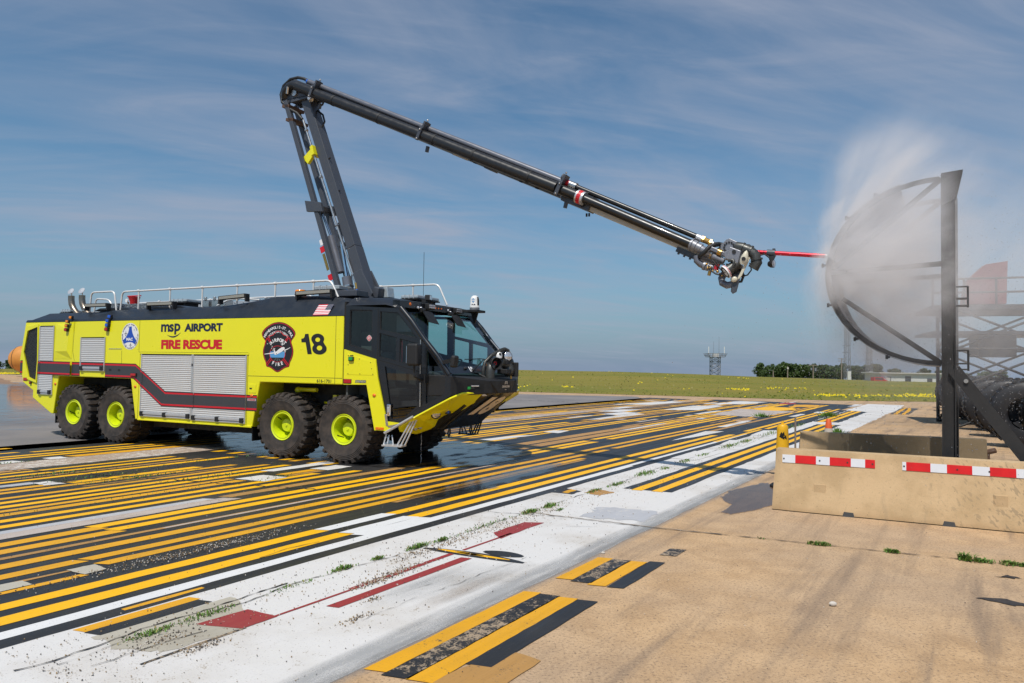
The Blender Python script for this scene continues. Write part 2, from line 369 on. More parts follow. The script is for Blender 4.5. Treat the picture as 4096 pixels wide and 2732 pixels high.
# ------------------------------------------------------------------ ground
SX, SY = 0.53756, 0.84323                  # heading of the painted lines
STR = radians(57.4823)
def st(s, t, z=0.0): return (s*SX+t*SY, s*SY-t*SX, z)
def concrete():
    t = NT('weathered_concrete'); v = t.coord(); vr = t.coord(rot=(0, 0, -STR))
    big = t.noise(v, 0.35, 5, 0.6); med = t.noise(v, 2.2, 6, 0.65, 0.4); fine = t.noise(v, 42, 5, 0.75); grit = t.noise(v, 160, 2, 0.6)
    c = t.mix(t.rng(med, 0.3, 0.7), (0.42, 0.265, 0.138), (0.57, 0.375, 0.205))
    c = t.mix(t.rng(big, 0.35, 0.65), c, t.mix(0.5, c, (0.40, 0.30, 0.215)))
    vs = t.coord(rot=(0, 0, -STR), scale=(0.16, 2.3, 1)); st1 = t.noise(vs, 1.3, 5, 0.6, 0.3)
    c = t.mix(t.m('MULTIPLY', t.rng(st1, 0.48, 0.72), 0.72), c, (0.21, 0.15, 0.105))
    vp = t.noise(v, 0.8, 6, 0.7, 0.8); c = t.mix(t.m('MULTIPLY', t.rng(vp, 0.58, 0.72), 0.45), c, (0.20, 0.155, 0.115))
    c = t.mix(t.m('MULTIPLY', t.rng(fine, 0.52, 0.64), 0.75), c, (0.13, 0.095, 0.07))
    c = t.mix(t.m('MULTIPLY', t.rng(fine, 0.46, 0.30), 0.5), c, (0.62, 0.47, 0.31))
    c = t.mix(t.m('MULTIPLY', t.rng(grit, 0.60, 0.68), 0.6), c, (0.09, 0.08, 0.075))
    return t.done(t.bsdf(c, 0.85, 0, 0.3, normal=t.bump(t.m('ADD', t.m('MULTIPLY', fine, 0.6), t.m('MULTIPLY', grit, 0.4)), 0.5, 0.006)))
def paint(name, col, worn, wear=0.5, rough=0.55, streak=0.25, dirt=(0.12, 0.09, 0.06), dirtf=0.25, spec=0.4):
    """road paint: uneven coats along the stroke, grit, and chips where the older surface shows"""
    t = NT(name); v = t.coord(); vs = t.coord(rot=(0, 0, -STR), scale=(0.22, 3.2, 1))
    n1 = t.noise(vs, 2.0, 6, 0.65, 0.3); n2 = t.noise(v, 9, 7, 0.7, 0.5); n3 = t.noise(v, 70, 3, 0.7); n4 = t.noise(v, 0.7, 4, 0.6)
    d = tuple(x*0.78 for x in col)
    c = t.mix(t.m('MULTIPLY', t.rng(n1, 0.35, 0.7), streak*2), col, d)
    c = t.mix(t.m('MULTIPLY', t.rng(n4, 0.45, 0.75), dirtf), c, dirt)
    chip = t.m('ADD', t.m('MULTIPLY', n2, 0.55), t.m('MULTIPLY', n3, 0.45)); chip = t.m('ADD', chip, t.m('MULTIPLY', t.m('SUBTRACT', n4, 0.5), 0.35))
    th = 0.70-0.2*wear
    c = t.mix(t.rng(chip, th, th+0.05), c, worn)
    c = t.mix(t.m('MULTIPLY', t.rng(n3, 0.58, 0.70), 0.35), c, (0.10, 0.08, 0.06))
    return t.done(t.bsdf(c, t.rng(n1, 0.3, 0.7, rough-0.1, rough+0.1), 0, spec, normal=t.bump(t.m('ADD', n3, t.m('MULTIPLY', n2, 0.5)), 0.35, 0.004)))
TAN = (0.36, 0.27, 0.18)
M['concrete'] = concrete()
M['py'] = paint('yellow_line_paint', (0.88, 0.455, 0.002), (0.10, 0.08, 0.06), 0.15, streak=0.12, dirtf=0.12)
M['po'] = paint('faded_orange_paint', (0.74, 0.36, 0.010), (0.09, 0.07, 0.05), 0.45, streak=0.3, dirtf=0.25)
M['pd'] = paint('dull_tan_paint', (0.45, 0.24, 0.07), (0.10, 0.08, 0.06), 0.6, streak=0.35, dirtf=0.35)
M['pk'] = paint('black_line_paint', (0.022, 0.022, 0.024), (0.10, 0.09, 0.075), 0.22, rough=0.5, streak=0.1, dirt=(0.075, 0.065, 0.055), dirtf=0.4)
M['pk2'] = paint('worn_black_paint', (0.022, 0.022, 0.024), TAN, 0.95, rough=0.55, dirt=(0.07, 0.06, 0.05), dirtf=0.4)
M['pw'] = paint('white_line_paint', (0.66, 0.635, 0.61), (0.36, 0.30, 0.23), 0.55, streak=0.10, dirt=(0.44, 0.385, 0.32), dirtf=0.6)
M['pw2'] = paint('bright_white_paint', (0.70, 0.69, 0.68), (0.2, 0.2, 0.2), 0.35, streak=0.05, dirt=(0.5, 0.46, 0.42), dirtf=0.2)
M['pg'] = paint('grey_white_overspray', (0.44, 0.44, 0.46), (0.58, 0.55, 0.52), 0.8, streak=0.2, dirt=(0.50, 0.47, 0.44), dirtf=0.5)
M['pc'] = paint('cream_patch_paint', (0.46, 0.42, 0.34), (0.2, 0.16, 0.12), 0.5, streak=0.15)
M['pt'] = paint('bare_concrete_strip', (0.42, 0.32, 0.25), (0.60, 0.55, 0.5), 0.9, streak=0.8, dirt=(0.25, 0.18, 0.13), dirtf=0.4)
M['pr'] = paint('dark_red_paint', (0.30, 0.035, 0.035), (0.42, 0.34, 0.26), 0.35, streak=0.1, dirtf=0.15)
M['pp'] = paint('pinkish_white_strip', (0.50, 0.42, 0.37), (0.30, 0.22, 0.15), 0.7, streak=0.4)
def soft_paint(name, col, amt):
    t = NT(name); v = t.coord(); at = t.n('ShaderNodeAttribute'); at.attribute_name = 'edge'
    n = t.noise(t.coord(rot=(0, 0, -STR), scale=(0.5, 3, 1)), 2.5, 6, 0.65); g = t.noise(v, 90, 3, 0.7)
    k = t.m('MULTIPLY', at.outputs['Fac'], t.m('MULTIPLY', t.rng(n, 0.25, 0.7, 0.35, 1.0), t.rng(g, 0.35, 0.6, 0.6, 1.0)))
    return t.done(t.bsdf(t.mix(n, col, tuple(c*0.8 for c in col)), 0.6, 0, 0.3, alpha=t.m('MULTIPLY', k, amt)))
M['pgs'] = soft_paint('grey_overspray', (0.42, 0.42, 0.42), 0.9); M['pds'] = soft_paint('dark_overspray', (0.20, 0.19, 0.18), 0.35); M['pps'] = soft_paint('tan_overspray', (0.50, 0.40, 0.31), 0.7)
def asphalt():
    t = NT('old_grey_apron'); v = t.coord(); a = t.noise(v, 0.25, 6, 0.65); b = t.noise(v, 3, 6, 0.7); g = t.noise(v, 60, 3)
    c = t.mix(t.rng(a, 0.35, 0.65), (0.15, 0.145, 0.15), (0.24, 0.22, 0.21)); c = t.mix(t.m('MULTIPLY', b, 0.5), c, (0.20, 0.165, 0.14))
    return t.done(t.bsdf(c, 0.7, 0, 0.4, normal=t.bump(g, 0.3, 0.005)))
M['apron'] = asphalt()
M['rust_reflect'] = simple('rust_and_reflection_concrete', (0.27, 0.155, 0.08), 0.6, vary=0.35, nscale=0.5)  # rust-brown concrete, its colour also carrying a painted orange reflection
M['crack'] = simple('dark_crack', (0.045, 0.036, 0.028), 0.9, vary=0.4)
M['cracklight'] = simple('flaked_edge', (0.30, 0.24, 0.18), 0.9, vary=0.4)
def film_mat(name, dark, lo, hi, gl=1.0, rip=0.25, rs=14, rgh=0.08, cover=0.82):
    t = NT(name); v = t.coord(); at = t.n('ShaderNodeAttribute'); at.attribute_name = 'wet'
    n = t.noise(v, 1.5, 7, 0.62, 0.7)
    vs = t.coord(rot=(0, 0, -STR), scale=(0.3, 2.6, 1)); n2 = t.noise(vs, 1.6, 5, 0.6)
    k = t.m('ADD', t.m('MULTIPLY', at.outputs['Fac'], 0.9), t.m('ADD', t.m('MULTIPLY', t.m('SUBTRACT', n, 0.5), 1.1), t.m('MULTIPLY', t.m('SUBTRACT', n2, 0.5), 0.9)))
    mask = t.m('MULTIPLY', t.rng(k, lo, hi), cover)
    clear = t.n('ShaderNodeBsdfTransparent')
    dk = t.n('ShaderNodeBsdfTransparent'); dk.inputs[0].default_value = (*dark, 1)
    g = t.n('ShaderNodeBsdfGlossy'); g.inputs['Roughness'].default_value = rgh; g.inputs[0].default_value = (gl, gl, gl, 1)
    t.K.new(t.bump(t.noise(v, rs, 4, 0.6), rip, 0.004), g.inputs['Normal'])
    a = t.n('ShaderNodeMixShader'); t.K.new(facing_fresnel(t, 0.02), a.inputs[0]); t.K.new(dk.outputs[0], a.inputs[1]); t.K.new(g.outputs[0], a.inputs[2])
    b = t.n('ShaderNodeMixShader'); t.K.new(mask, b.inputs[0]); t.K.new(clear.outputs[0], b.inputs[1]); t.K.new(a.outputs[0], b.inputs[2])
    return t.done(b.outputs[0])
M['film'] = film_mat('water_film', (0.55, 0.55, 0.56), 0.46, 0.72, 0.9, 0.8, 9)
M['film2'] = film_mat('drying_puddle', (0.42, 0.38, 0.38), 0.10, 0.16, 0.7, rip=0.3)
M['film3'] = film_mat('standing_water', (0.60, 0.60, 0.62), 0.05, 0.4, rip=0.12, rs=5)

EDGE = [(-300, 235), (-120, 121), (-64.5, 90.8), (-30, 72.3), (0.4, 56.2), (11.9, 52.4), (21.4, 48.6), (28.6, 48.8), (60, 50), (120, 58), (300, 90)]
def edge_y(x):
    for (a, b), (c, d) in zip(EDGE, EDGE[1:]):
        if x <= c: return b+(d-b)*(x-a)/(c-a)
    return EDGE[-1][1]
pav = MB().add([(-300, -60, 0), (300, -60, 0)]+[(x, y+1.5, 0) for x, y in EDGE[::-1]], [tuple(range(2+len(EDGE)))]).make('pavement', M['concrete'])
tag(pav, 'tan weathered concrete training pad', kind='structure')
def strip(name, t0, t1, s0, s1, mat, z, jit=0.010, skew=0.0, step=0.35):
    """painted band along the lines with hand-cut, slightly ragged edges"""
    n = max(2, int((s1-s0)/step)); n = min(n, 90); a = []; b = []
    for i in range(n+1):
        s = s0+(s1-s0)*i/n
        a.append(st(s, t0+R.uniform(-jit, jit), z)); b.append(st(s+skew, t1+R.uniform(-jit, jit), z))
    return MB().add(a+b, [(i, i+1, n+2+i, n+1+i) for i in range(n)]).make(name, M[mat], pav, fixn=False)
def soft(name, t0, t1, s0, s1, mat, z):
    n = max(6, min(80, int((s1-s0)/0.25))); vs = []; val = []
    for i in range(n+1):
        s = s0+(s1-s0)*i/n; e = min(1, 3*i/n*(n/12), 3*(n-i)/n*(n/12)) if s1-s0 < 5 else 1; o = 0.03*noise.noise(V((s*0.8, t0*3, 5)))
        for f, a in ((0, 0), (.25, .8), (.6, 1), (1, 0)): vs.append(st(s, t0+(t1-t0)*f+o, z)); val.append(a*min(1, e))
    m = MB().add(vs, [(4*i+k, 4*i+k+1, 4*i+k+5, 4*i+k+4) for i in range(n) for k in range(3)]).make(name, M[mat], pav, fixn=False)
    m.data.attributes.new('edge', 'FLOAT', 'POINT').data.foreach_set('value', val); return m
def patch(name, pts, mat, z, jit=0.015, sub=5):
    P = []
    for i in range(len(pts)):
        a = pts[i]; b = pts[(i+1) % len(pts)]
        for k in range(sub):
            f = k/sub; P.append(st(a[0]+(b[0]-a[0])*f+R.uniform(-jit, jit), a[1]+(b[1]-a[1])*f+R.uniform(-jit, jit), z))
    return MB().add(P, [tuple(range(len(P)))]).make(name, M[mat], pav, fixn=False)
def wpatch(name, pts, mat, z, parent=None):
    return MB().add([(x, y, z) for x, y in pts], [tuple(range(len(pts)))]).make(name, M[mat], parent, fixn=False)
apr = patch('grey_apron', [(-60, -17.2), (29.2, -17.5), (41.5, -16.6), (47.0, -19.6), (43.0, -28.5), (36, -48), (28.5, -68.5), (10, -75), (-60, -75)], 'apron', 0.002, 0.1, 8)
patch('rust_and_reflection', [(27.0, -62), (28.8, -69), (33.5, -82), (20, -90), (18, -70)], 'rust_reflect', 0.003, 0.3, 6)  # red-brown band of the apron, doubling as the orange reflection put into colour
strip('black_underlay', -18.3, -15.3, -25, 46, 'pk', 0.002, 0.05)
strip('black_underlay', -14.28, -5.565, -25, 47, 'pk', 0.002, 0.012)
strip('concrete_strip', -15.25, -14.28, -25, 15, 'pt', 0.003, 0.03)
strip('concrete_strip', -14.9, -14.28, 15, 29, 'pt', 0.003, 0.05)
strip('white_border', -5.565, -3.33, -8, 30, 'pw', 0.003, 0.012)
strip('white_border', -5.3, -3.3, 30, 49, 'pw', 0.003, 0.05)
soft('overspray_band', -3.62, -3.22, -8, 26, 'pgs', 0.0042)
soft('overspray_band', -3.42, -3.27, -8, 26, 'pds', 0.0044)
# the yellow lanes: (across from, to, along from, to, paint)
Y = [(-6.55,-6.37,-9,5.97,'py'),(-6.21,-6.02,-9,6.02,'py'),(-6.52,-6.35,7.16,21.4,'py'),(-6.18,-6.0,7.2,22.0,'py'),(-5.92,-5.80,19.5,24.6,'py'),
     (-6.55,-6.37,5.98,7.15,'pw2'),(-6.21,-6.02,6.04,7.19,'pw2'),(-5.87,-5.71,-9,13.5,'pw2'),(-6.02,-5.86,6.05,7.25,'pw2'),(-5.87,-5.76,13.5,22.5,'pw2'),
     (-6.88,-6.80,-9,3.5,'po'),(-6.98,-6.90,7.8,13.8,'pd'),(-7.43,-7.27,3.74,15.8,'po'),(-7.43,-7.27,16.2,30,'po'),(-7.10,-7.05,0.5,3.5,'pd'),(-7.15,-7.0,3.75,14,'po'),
     (-7.80,-7.62,-9,12.2,'po'),(-7.76,-7.60,12.2,31,'po'),(-7.43,-7.26,-9,3.7,'po'),
     (-8.06,-7.97,-9,12.8,'pd'),(-8.03,-7.98,5,12.5,'pp'),
     (-8.39,-8.20,-9,4.59,'po'),(-8.71,-8.52,-9,4.55,'po'),(-8.48,-8.30,4.56,11.7,'py'),(-8.79,-8.60,4.50,11.35,'py'),
     (-8.48,-8.30,11.75,13.95,'pd'),(-8.79,-8.60,11.4,14.3,'pd'),(-8.48,-8.30,13.95,17.3,'py'),(-8.76,-8.58,14.3,17.4,'py'),
     (-8.50,-8.32,18.2,31,'py'),(-8.80,-8.62,17.8,31.3,'py'),
     (-9.30,-9.14,-9,6.4,'pg'),(-9.14,-8.87,-9,6.6,'pp'),(-9.26,-9.06,6.6,11.8,'pd'),(-9.30,-8.95,14.5,25,'pd'),(-9.75,-9.40,15,23.5,'pd'),
     (-9.61,-9.45,-9,9.7,'py'),(-9.94,-9.78,-9,9.0,'py'),(-10.32,-10.14,-9,7.7,'po'),(-10.56,-10.42,-9,7.7,'po'),(-10.32,-10.14,8.5,9.3,'po'),(-10.10,-9.97,8.5,9.3,'pd'),
     (-10.86,-10.70,-9,9.8,'py'),(-11.18,-11.02,-9,9.4,'py'),(-11.5,-11.36,-9,9.2,'po'),(-11.66,-11.60,5.9,8.6,'pd'),(-11.97,-11.82,-9,8.8,'po'),(-12.27,-12.10,-9,5.6,'po'),(-12.25,-12.05,5.9,8.2,'py'),
     (-12.65,-12.42,-9,5.6,'pg'),(-12.98,-12.83,-9,9.5,'py'),(-13.22,-13.12,-9,9,'pd'),(-13.57,-13.43,-9,8.8,'py'),(-13.93,-13.80,-9,8.8,'py'),(-14.24,-14.06,-9,6.2,'pd'),
     (-15.58,-15.28,-9,6.1,'po'),(-16.14,-15.98,-9,6.2,'py'),(-16.48,-16.32,-9,6.2,'py'),(-16.96,-16.82,-9,7.2,'py'),(-17.35,-17.2,-9,7.0,'pd'),(-17.85,-17.68,-9,7.4,'py'),
     (-15.58,-15.28,7.5,13,'po'),(-16.0,-15.84,6.4,13,'py'),(-16.34,-16.18,6.4,13,'py'),(-16.80,-16.66,7.4,13,'py')]
# beyond the truck the lanes carry on with their own offsets and repaints
for t0 in (-7.05,-8.12,-9.08,-9.30,-9.61,-9.94,-10.68,-10.98,-11.54,-11.83,-12.23,-12.51,-13.12,-13.49,-14.02,-15.27,-15.47,-15.87,-16.24,-16.9,-17.4):
    s0 = 9.8 if t0 > -15 else 13.2
    while s0 < 44:
        s1 = min(s0+R.uniform(5, 17), 45+R.uniform(-3, 1))
        if t0 > -9.99 and s0 < 22: s0 = 22.5; continue
        if R.random() < 0.9: Y.append((t0-0.015+R.uniform(-.02,.02), t0+0.16+R.uniform(-.02,.02), s0, s1, R.choice(['py','py','py','py','py','po','po','pd'])))
        s0 = s1+R.choice([0, 0, 0.3, 1.2])
for i, (t0, t1, s0, s1, c) in enumerate(Y):
    nm = {'py': 'yellow_stripe', 'po': 'faded_yellow_stripe', 'pd': 'dull_tan_stripe', 'pw2': 'white_stripe', 'pg': 'grey_stripe', 'pp': 'pinkish_stripe'}[c]
    strip(nm, t0, t1, s0, s1, c, 0.0045+0.00013*(i % 9), 0.007, skew=0.08*(t1-t0)/0.17)
# second yellow pair out on the white border, and its repeats further along
strip('black_underlay', -4.78, -4.0, 10.95, 28.6, 'pk', 0.005, 0.015, 0.12)
strip('yellow_stripe', -4.63, -4.46, 10.9, 28.55, 'py', 0.007, 0.006, 0.03); strip('yellow_stripe', -4.31, -4.15, 10.97, 28.4, 'py', 0.007, 0.006, 0.03)
strip('black_underlay', -5.15, -4.25, 30, 41.5, 'pk', 0.005, 0.04, 0.12)
strip('yellow_stripe', -5.01, -4.82, 29.9, 42, 'py', 0.007, 0.01); strip('yellow_stripe', -4.72, -4.53, 30.1, 41, 'py', 0.007, 0.01)
strip('black_underlay', -6.0, -5.2, 22.3, 40, 'pk', 0.004, 0.05)
strip('yellow_stripe', -6.15, -5.98, 23.5, 40, 'py', 0.006, 0.01); strip('yellow_stripe', -5.85, -5.69, 25, 41, 'py', 0.006, 0.01); strip('yellow_stripe', -7.0, -6.85, 31, 41, 'py', 0.006, 0.01); strip('yellow_stripe', -7.35, -7.2, 32, 42, 'po', 0.006, 0.01)
for p in ([(7.76,-10.44),(8.32,-10.42),(8.42,-9.9),(7.89,-9.84)], [(9.34,-10.38),(9.98,-10.35),(10.03,-9.98),(9.42,-9.97)], [(15.59,-11.05),(17.23,-10.92),(17.94,-10.5),(15.79,-10.65)],
          [(18.86,-10.86),(19.58,-10.91),(19.79,-10.46),(18.81,-10.31)], [(7.09,-15.53),(7.42,-15.54),(7.43,-15.15),(7.11,-15.2)], [(5.59,-12.5),(5.82,-12.54),(5.89,-12.08),(5.59,-12.14)],
          [(6.30,-15.53),(6.58,-15.55),(6.66,-15.25),(6.25,-15.15)], [(29.5,-14.22),(31.5,-14.0),(32.5,-13.28),(29.7,-13.22)], [(27.8,-13.2),(30.0,-13.1),(29.9,-12.25),(27.8,-12.39)], [(33,-12.4),(38,-12.6),(39,-11.2),(34,-11.0)],
          [(19.0,-6.91),(22.66,-7.08),(22.97,-6.6),(20.4,-6.72)], [(22.3,-5.61),(24.3,-5.69),(24.8,-5.2),(22.25,-5.06)], [(18.7,-5.51),(20.3,-5.68),(20.7,-5.04),(18.9,-4.94)], [(15.3,-5.56),(17.0,-5.58),(17.05,-4.94),(15.25,-4.98)],
          [(24.5,-12.2),(27,-12.3),(27.4,-11.9),(24.9,-11.85)], [(36,-16.2),(41,-15.5),(42,-14.3),(37,-14.6)], [(13.2,-17.9),(20,-17.9),(21,-17.45),(14,-17.4)], [(8.6,-10.86),(11,-10.9),(11.1,-10.62),(8.7,-10.6)],
          [(20.9,-9.3),(24.5,-9.35),(25,-9.2),(21.4,-9.18)], [(24.5,-7.3),(28.0,-7.35),(28.4,-7.1),(24.8,-7.05)]):
    patch('white_patch', p, 'pw', 0.0085, 0.012)
for p in ([(3.49,-7.11),(3.74,-7.1),(3.73,-6.85),(3.52,-6.83)], [(2.75,-7.12),(3.11,-7.08),(3.11,-6.89),(2.72,-6.89)]): patch('cream_patch', p, 'pc', 0.0085, 0.006)
strip('faded_yellow_stripe', -5.50, -5.385, 2.76, 3.68, 'po', 0.006, 0.006, 0.03); strip('black_stripe', -5.385, -5.24, 2.78, 3.68, 'pk', 0.0055, 0.01, 0.04); strip('black_stripe', -5.71, -5.535, -8, 22, 'pk', 0.005, 0.008)
strip('faded_yellow_stripe', -5.66, -5.60, 3.2, 3.9, 'po', 0.0062, 0.01)
patch('worn_concrete_patch', [(2.78,-5.24),(3.9,-5.2),(3.76,-4.85),(3.4,-4.53),(2.9,-4.6),(2.75,-4.9)], 'pc', 0.005, 0.03, 6)
patch('red_square', [(3.33,-4.89),(3.76,-4.85),(3.79,-4.53),(3.47,-4.53)], 'pr', 0.007, 0.004)
strip('black_stripe', -4.545, -4.515, 2.7, 3.5, 'pk2', 0.0065, 0.006)
strip('red_stripe', -4.56, -4.535, 3.79, 4.6, 'pr', 0.007, 0.005); strip('red_stripe', -4.59, -4.53, 4.6, 6.1, 'pr', 0.007, 0.008); strip('red_stripe', -4.575, -4.54, 6.25, 7.2, 'pr', 0.007, 0.004)
strip('red_stripe', -4.40, -4.29, 4.17, 6.0, 'pr', 0.007, 0.004, 0.03); patch('red_patch', [(7.11,-4.75),(7.8,-4.75),(7.93,-4.54),(6.9,-4.52)], 'pr', 0.007, 0.008)
soft('overspray_band', -4.32, -3.9, 4.3, 6.0, 'pgs', 0.0055); soft('overspray_band', -4.0, -3.55, 4.6, 6.3, 'pgs', 0.0056); soft('overspray_band', -3.85, -3.62, 4.4, 5.9, 'pps', 0.006)
patch('overspray_patch', [(8.5,-4.35),(9.3,-4.4),(9.5,-3.6),(8.75,-3.55)], 'pg', 0.0055, 0.05, 8)
patch('bare_patch', [(10.2,-5.1),(10.6,-5.15),(10.55,-4.75),(10.1,-4.8)], 'pd', 0.006, 0.03); patch('black_patch', [(9.9,-5.55),(10.4,-5.55),(10.3,-5.2),(9.95,-5.2)], 'pk', 0.0058, 0.02); patch('faded_yellow_patch', [(10.0,-5.42),(10.35,-5.42),(10.3,-5.3),(9.98,-5.3)], 'po', 0.0072, 0.01)
# a sprayed-over arc of black and yellow
def blob(name, pts, w, mat, z):
    a = []; b = []
    for i, (s, t) in enumerate(pts):
        f = i/(len(pts)-1); k = w*sin(pi*min(max(f, .02), .98))**0.5
        a.append(st(s-k, t, z)); b.append(st(s+k, t, z))
    n = len(pts); MB().add(a+b, [(i, i+1, n+i+1, n+i) for i in range(n-1)]).make(name, M[mat], pav, fixn=False)
blob('black_arc', [(6.07+0.12*k+0.03*sin(k*3), -4.95+1.18*k) for k in [i/14 for i in range(15)]], 0.085, 'pk', 0.0075)
blob('black_arc', [(6.34+0.05*k, -4.35+0.45*k) for k in [i/8 for i in range(9)]], 0.10, 'pk', 0.0076)
blob('yellow_arc', [(6.12+0.05*k, -4.80+0.56*k) for k in [i/8 for i in range(9)]], 0.035, 'py', 0.009)
blob('yellow_arc', [(6.14+0.06*k, -4.58+0.64*k) for k in [i/8 for i in range(9)]], 0.03, 'py', 0.009)
# the short double bars on bare concrete beside the border
for t0, t1, s0, s1, c in ((-3.30,-3.15,3.46,5.43,'po'),(-3.15,-2.97,3.46,5.45,'pk2'),(-2.98,-2.81,3.50,5.47,'po'),(-2.81,-2.64,3.9,5.5,'pk'),
                          (-3.26,-3.11,5.93,6.83,'po'),(-3.11,-2.92,5.93,6.86,'pk2'),(-2.93,-2.77,5.92,6.9,'po'),(-2.76,-2.61,5.96,7.0,'pk'),(-2.77,-2.61,7.3,7.63,'pk2')):
    strip('faded_yellow_bar' if c == 'po' else 'black_bar', t0, t1, s0, s1, c, 0.0065, 0.004, 0.05, 0.12)
patch('faded_yellow_patch', [(3.5,-2.85),(4.24,-2.74),(4.24,-2.44),(3.6,-2.42)], 'pd', 0.006, 0.015)
patch('yellow_disc', [(38.3+1.9*cos(a), -8.4+0.95*sin(a)) for a in [i*2*pi/22 for i in range(22)]], 'py', 0.009, 0.05, 1)
patch('worn_patch', [(31,-9.6),(37,-9.8),(36.5,-7.2),(31,-7.4)], 'pp', 0.0082, 0.15, 9); patch('faded_yellow_patch', [(41,-8.3),(44,-8.5),(45,-7.2),(42,-7)], 'po', 0.0084, 0.1); patch('red_patch', [(44,-9.6),(46.5,-9.6),(46.3,-8.8),(44,-8.8)], 'pr', 0.0086, 0.1)
patch('white_patch', [(40,-5.4),(47.5,-4.9),(48.8,-3.9),(45,-3.2),(38,-3.3)], 'pw', 0.0083, 0.08); patch('white_patch', [(41,-12.5),(46,-12.2),(46,-10.5),(42,-10.8)], 'pw', 0.0083, 0.15)
for k in range(2): patch('faded_yellow_bar', [(38+0.0*k,-3.05+0.34*k),(42,-3.1+0.34*k),(45.5,-3.1+0.2*k),(45.4,-2.95+0.2*k),(42,-2.93+0.34*k),(38,-2.9+0.34*k)], 'po', 0.0068, 0.03)
patch('black_bar', [(38,-3.2),(45.7,-3.25),(45.3,-2.4),(38.5,-2.4)], 'pk2', 0.005, 0.05)
for i in range(46):   # scraps of old coats all over the far end
    s = R.uniform(24, 46); t0 = R.uniform(-17, -5.4); ln = R.uniform(0.6, 3.5); wd = R.uniform(0.08, 0.5)
    strip('paint_scrap', t0, t0+wd, s, s+ln, R.choice(['pw','pw','pg','po','pd','pk','pp']), 0.0066+0.00003*i, 0.03)
# cracks and slab joints
def crack(pts, w, z=0.0105, jit=0.03, mat='crack', step=0.07, gap=0.0):
    a = []; fs = []; vs = []
    for (s0, t0), (s1, t1) in zip(pts, pts[1:]):
        n = max(1, int(math.hypot(s1-s0, t1-t0)/step))
        for k in range(n+1):
            f = k/n; a.append((s0+(s1-s0)*f, t0+(t1-t0)*f))
    d = math.hypot(pts[-1][0]-pts[0][0], pts[-1][1]-pts[0][1]) or 1; nx, ny = -(pts[-1][1]-pts[0][1])/d, (pts[-1][0]-pts[0][0])/d
    o = 0
    for i, (s, t) in enumerate(a):
        o = 0.7*o+R.uniform(-jit, jit); ww = w*R.uniform(0.25, 1.2)
        if gap and R.random() < gap: ww *= 0.15
        vs += [st(s+nx*(o-ww/2), t+ny*(o-ww/2), z), st(s+nx*(o+ww/2), t+ny*(o+ww/2), z)]
    return MB().add(vs, [(2*i, 2*i+1, 2*i+3, 2*i+2) for i in range(len(a)-1)]).make('crack', M[mat], pav, fixn=False)
crack([(8.05,-5.5),(8.35,-4.59),(8.45,-3.4)], 0.018, jit=0.012, gap=0.2)
crack([(8.45,-3.4),(8.64,-2.47),(9.1,0.45),(9.6,4)], 0.024, jit=0.01, gap=0.25)
crack([(8.36,-5),(8.5,-3.4),(8.64,-2.5)], 0.03, 0.0102, 0.02, 'cracklight')
crack([(2.4,-4.96),(3.2,-5.0),(4.6,-5.06),(6.0,-4.98),(7.6,-5.02),(9.2,-5.05),(11,-5.05),(14,-5.2),(20,-5.2),(30,-5.2)], 0.014, jit=0.02, gap=0.35)
crack([(2.2,-5.06),(3.2,-5.10),(4.4,-5.13)], 0.02, jit=0.02, gap=0.1); crack([(2.5,-4.75),(3.0,-4.75),(3.3,-4.7)], 0.010, jit=0.015)
crack([(4.0,-3.95),(5.2,-3.9),(6.4,-3.85)], 0.006, jit=0.02, gap=0.5); crack([(4.6,-4.2),(5.0,-4.1),(5.6,-4.12)], 0.006, jit=0.02, gap=0.5); crack([(7.9,-4.2),(8.1,-3.9)], 0.006, jit=0.02)
crack([(5.4,-15.2),(6.5,-13.4),(6.9,-11.6),(7.4,-10.2),(7.9,-8.6)], 0.05, jit=0.04, gap=0.2); crack([(5.0,-12.4),(6.5,-12.2),(8.6,-12.4)], 0.03, jit=0.05, gap=0.4)
crack([(4.8,-6.02),(5.2,-6.08),(5.6,-6.06)], 0.012, jit=0.012); crack([(8.3,-7.05),(9.5,-7.0),(10.4,-6.95)], 0.02, jit=0.015)
crack([(29,-17.4),(34,-17.2),(41,-16.6)], 0.06, jit=0.1, gap=0.5); crack([(30,-24),(38,-24)], 0.12, jit=0.1, gap=0.4); crack([(26,-30),(40,-30)], 0.12, jit=0.1, gap=0.4); crack([(36,-17),(36,-40)], 0.12, jit=0.1, gap=0.4)
crack([(20,0.2),(20.5,6)], 0.05, jit=0.03, gap=0.3); crack([(32,-2.8),(33.5,8)], 0.09, jit=0.05, gap=0.3); crack([(44,-2.8),(46,12)], 0.12, jit=0.05, gap=0.3)
patch('tar_patch', [(7.55,0.02),(7.68,0.25),(7.58,0.5),(7.5,0.3)], 'pk', 0.006, 0.02); patch('tar_patch', [(8.45,0.2),(8.6,0.3),(8.52,0.42)], 'pk', 0.006, 0.02)
def film(name, pts, mat, z, label):
    """a sheet of water thinning out to its rim"""
    n = len(pts); cx = sum(p[0] for p in pts)/n; cy = sum(p[1] for p in pts)/n; P = []
    for i in range(n):
        a = pts[i]; b = pts[(i+1) % n]
        P += [a, ((a[0]+b[0])/2, (a[1]+b[1])/2)]
    m = len(P); vs = [(x, y, z) for x, y in P]+[(cx+(x-cx)*0.72, cy+(y-cy)*0.72, z) for x, y in P]+[(cx, cy, z)]
    fs = [(i, (i+1) % m, m+(i+1) % m, m+i) for i in range(m)]+[(m+i, m+(i+1) % m, 2*m) for i in range(m)]
    o = MB().add(vs, fs).make(name, M[mat], fixn=False)
    at = o.data.attributes.new('wet', 'FLOAT', 'POINT')
    at.data.foreach_set('value', [0.0]*m+[0.72]*m+[1.0])
    return tag(o, label, kind='structure')
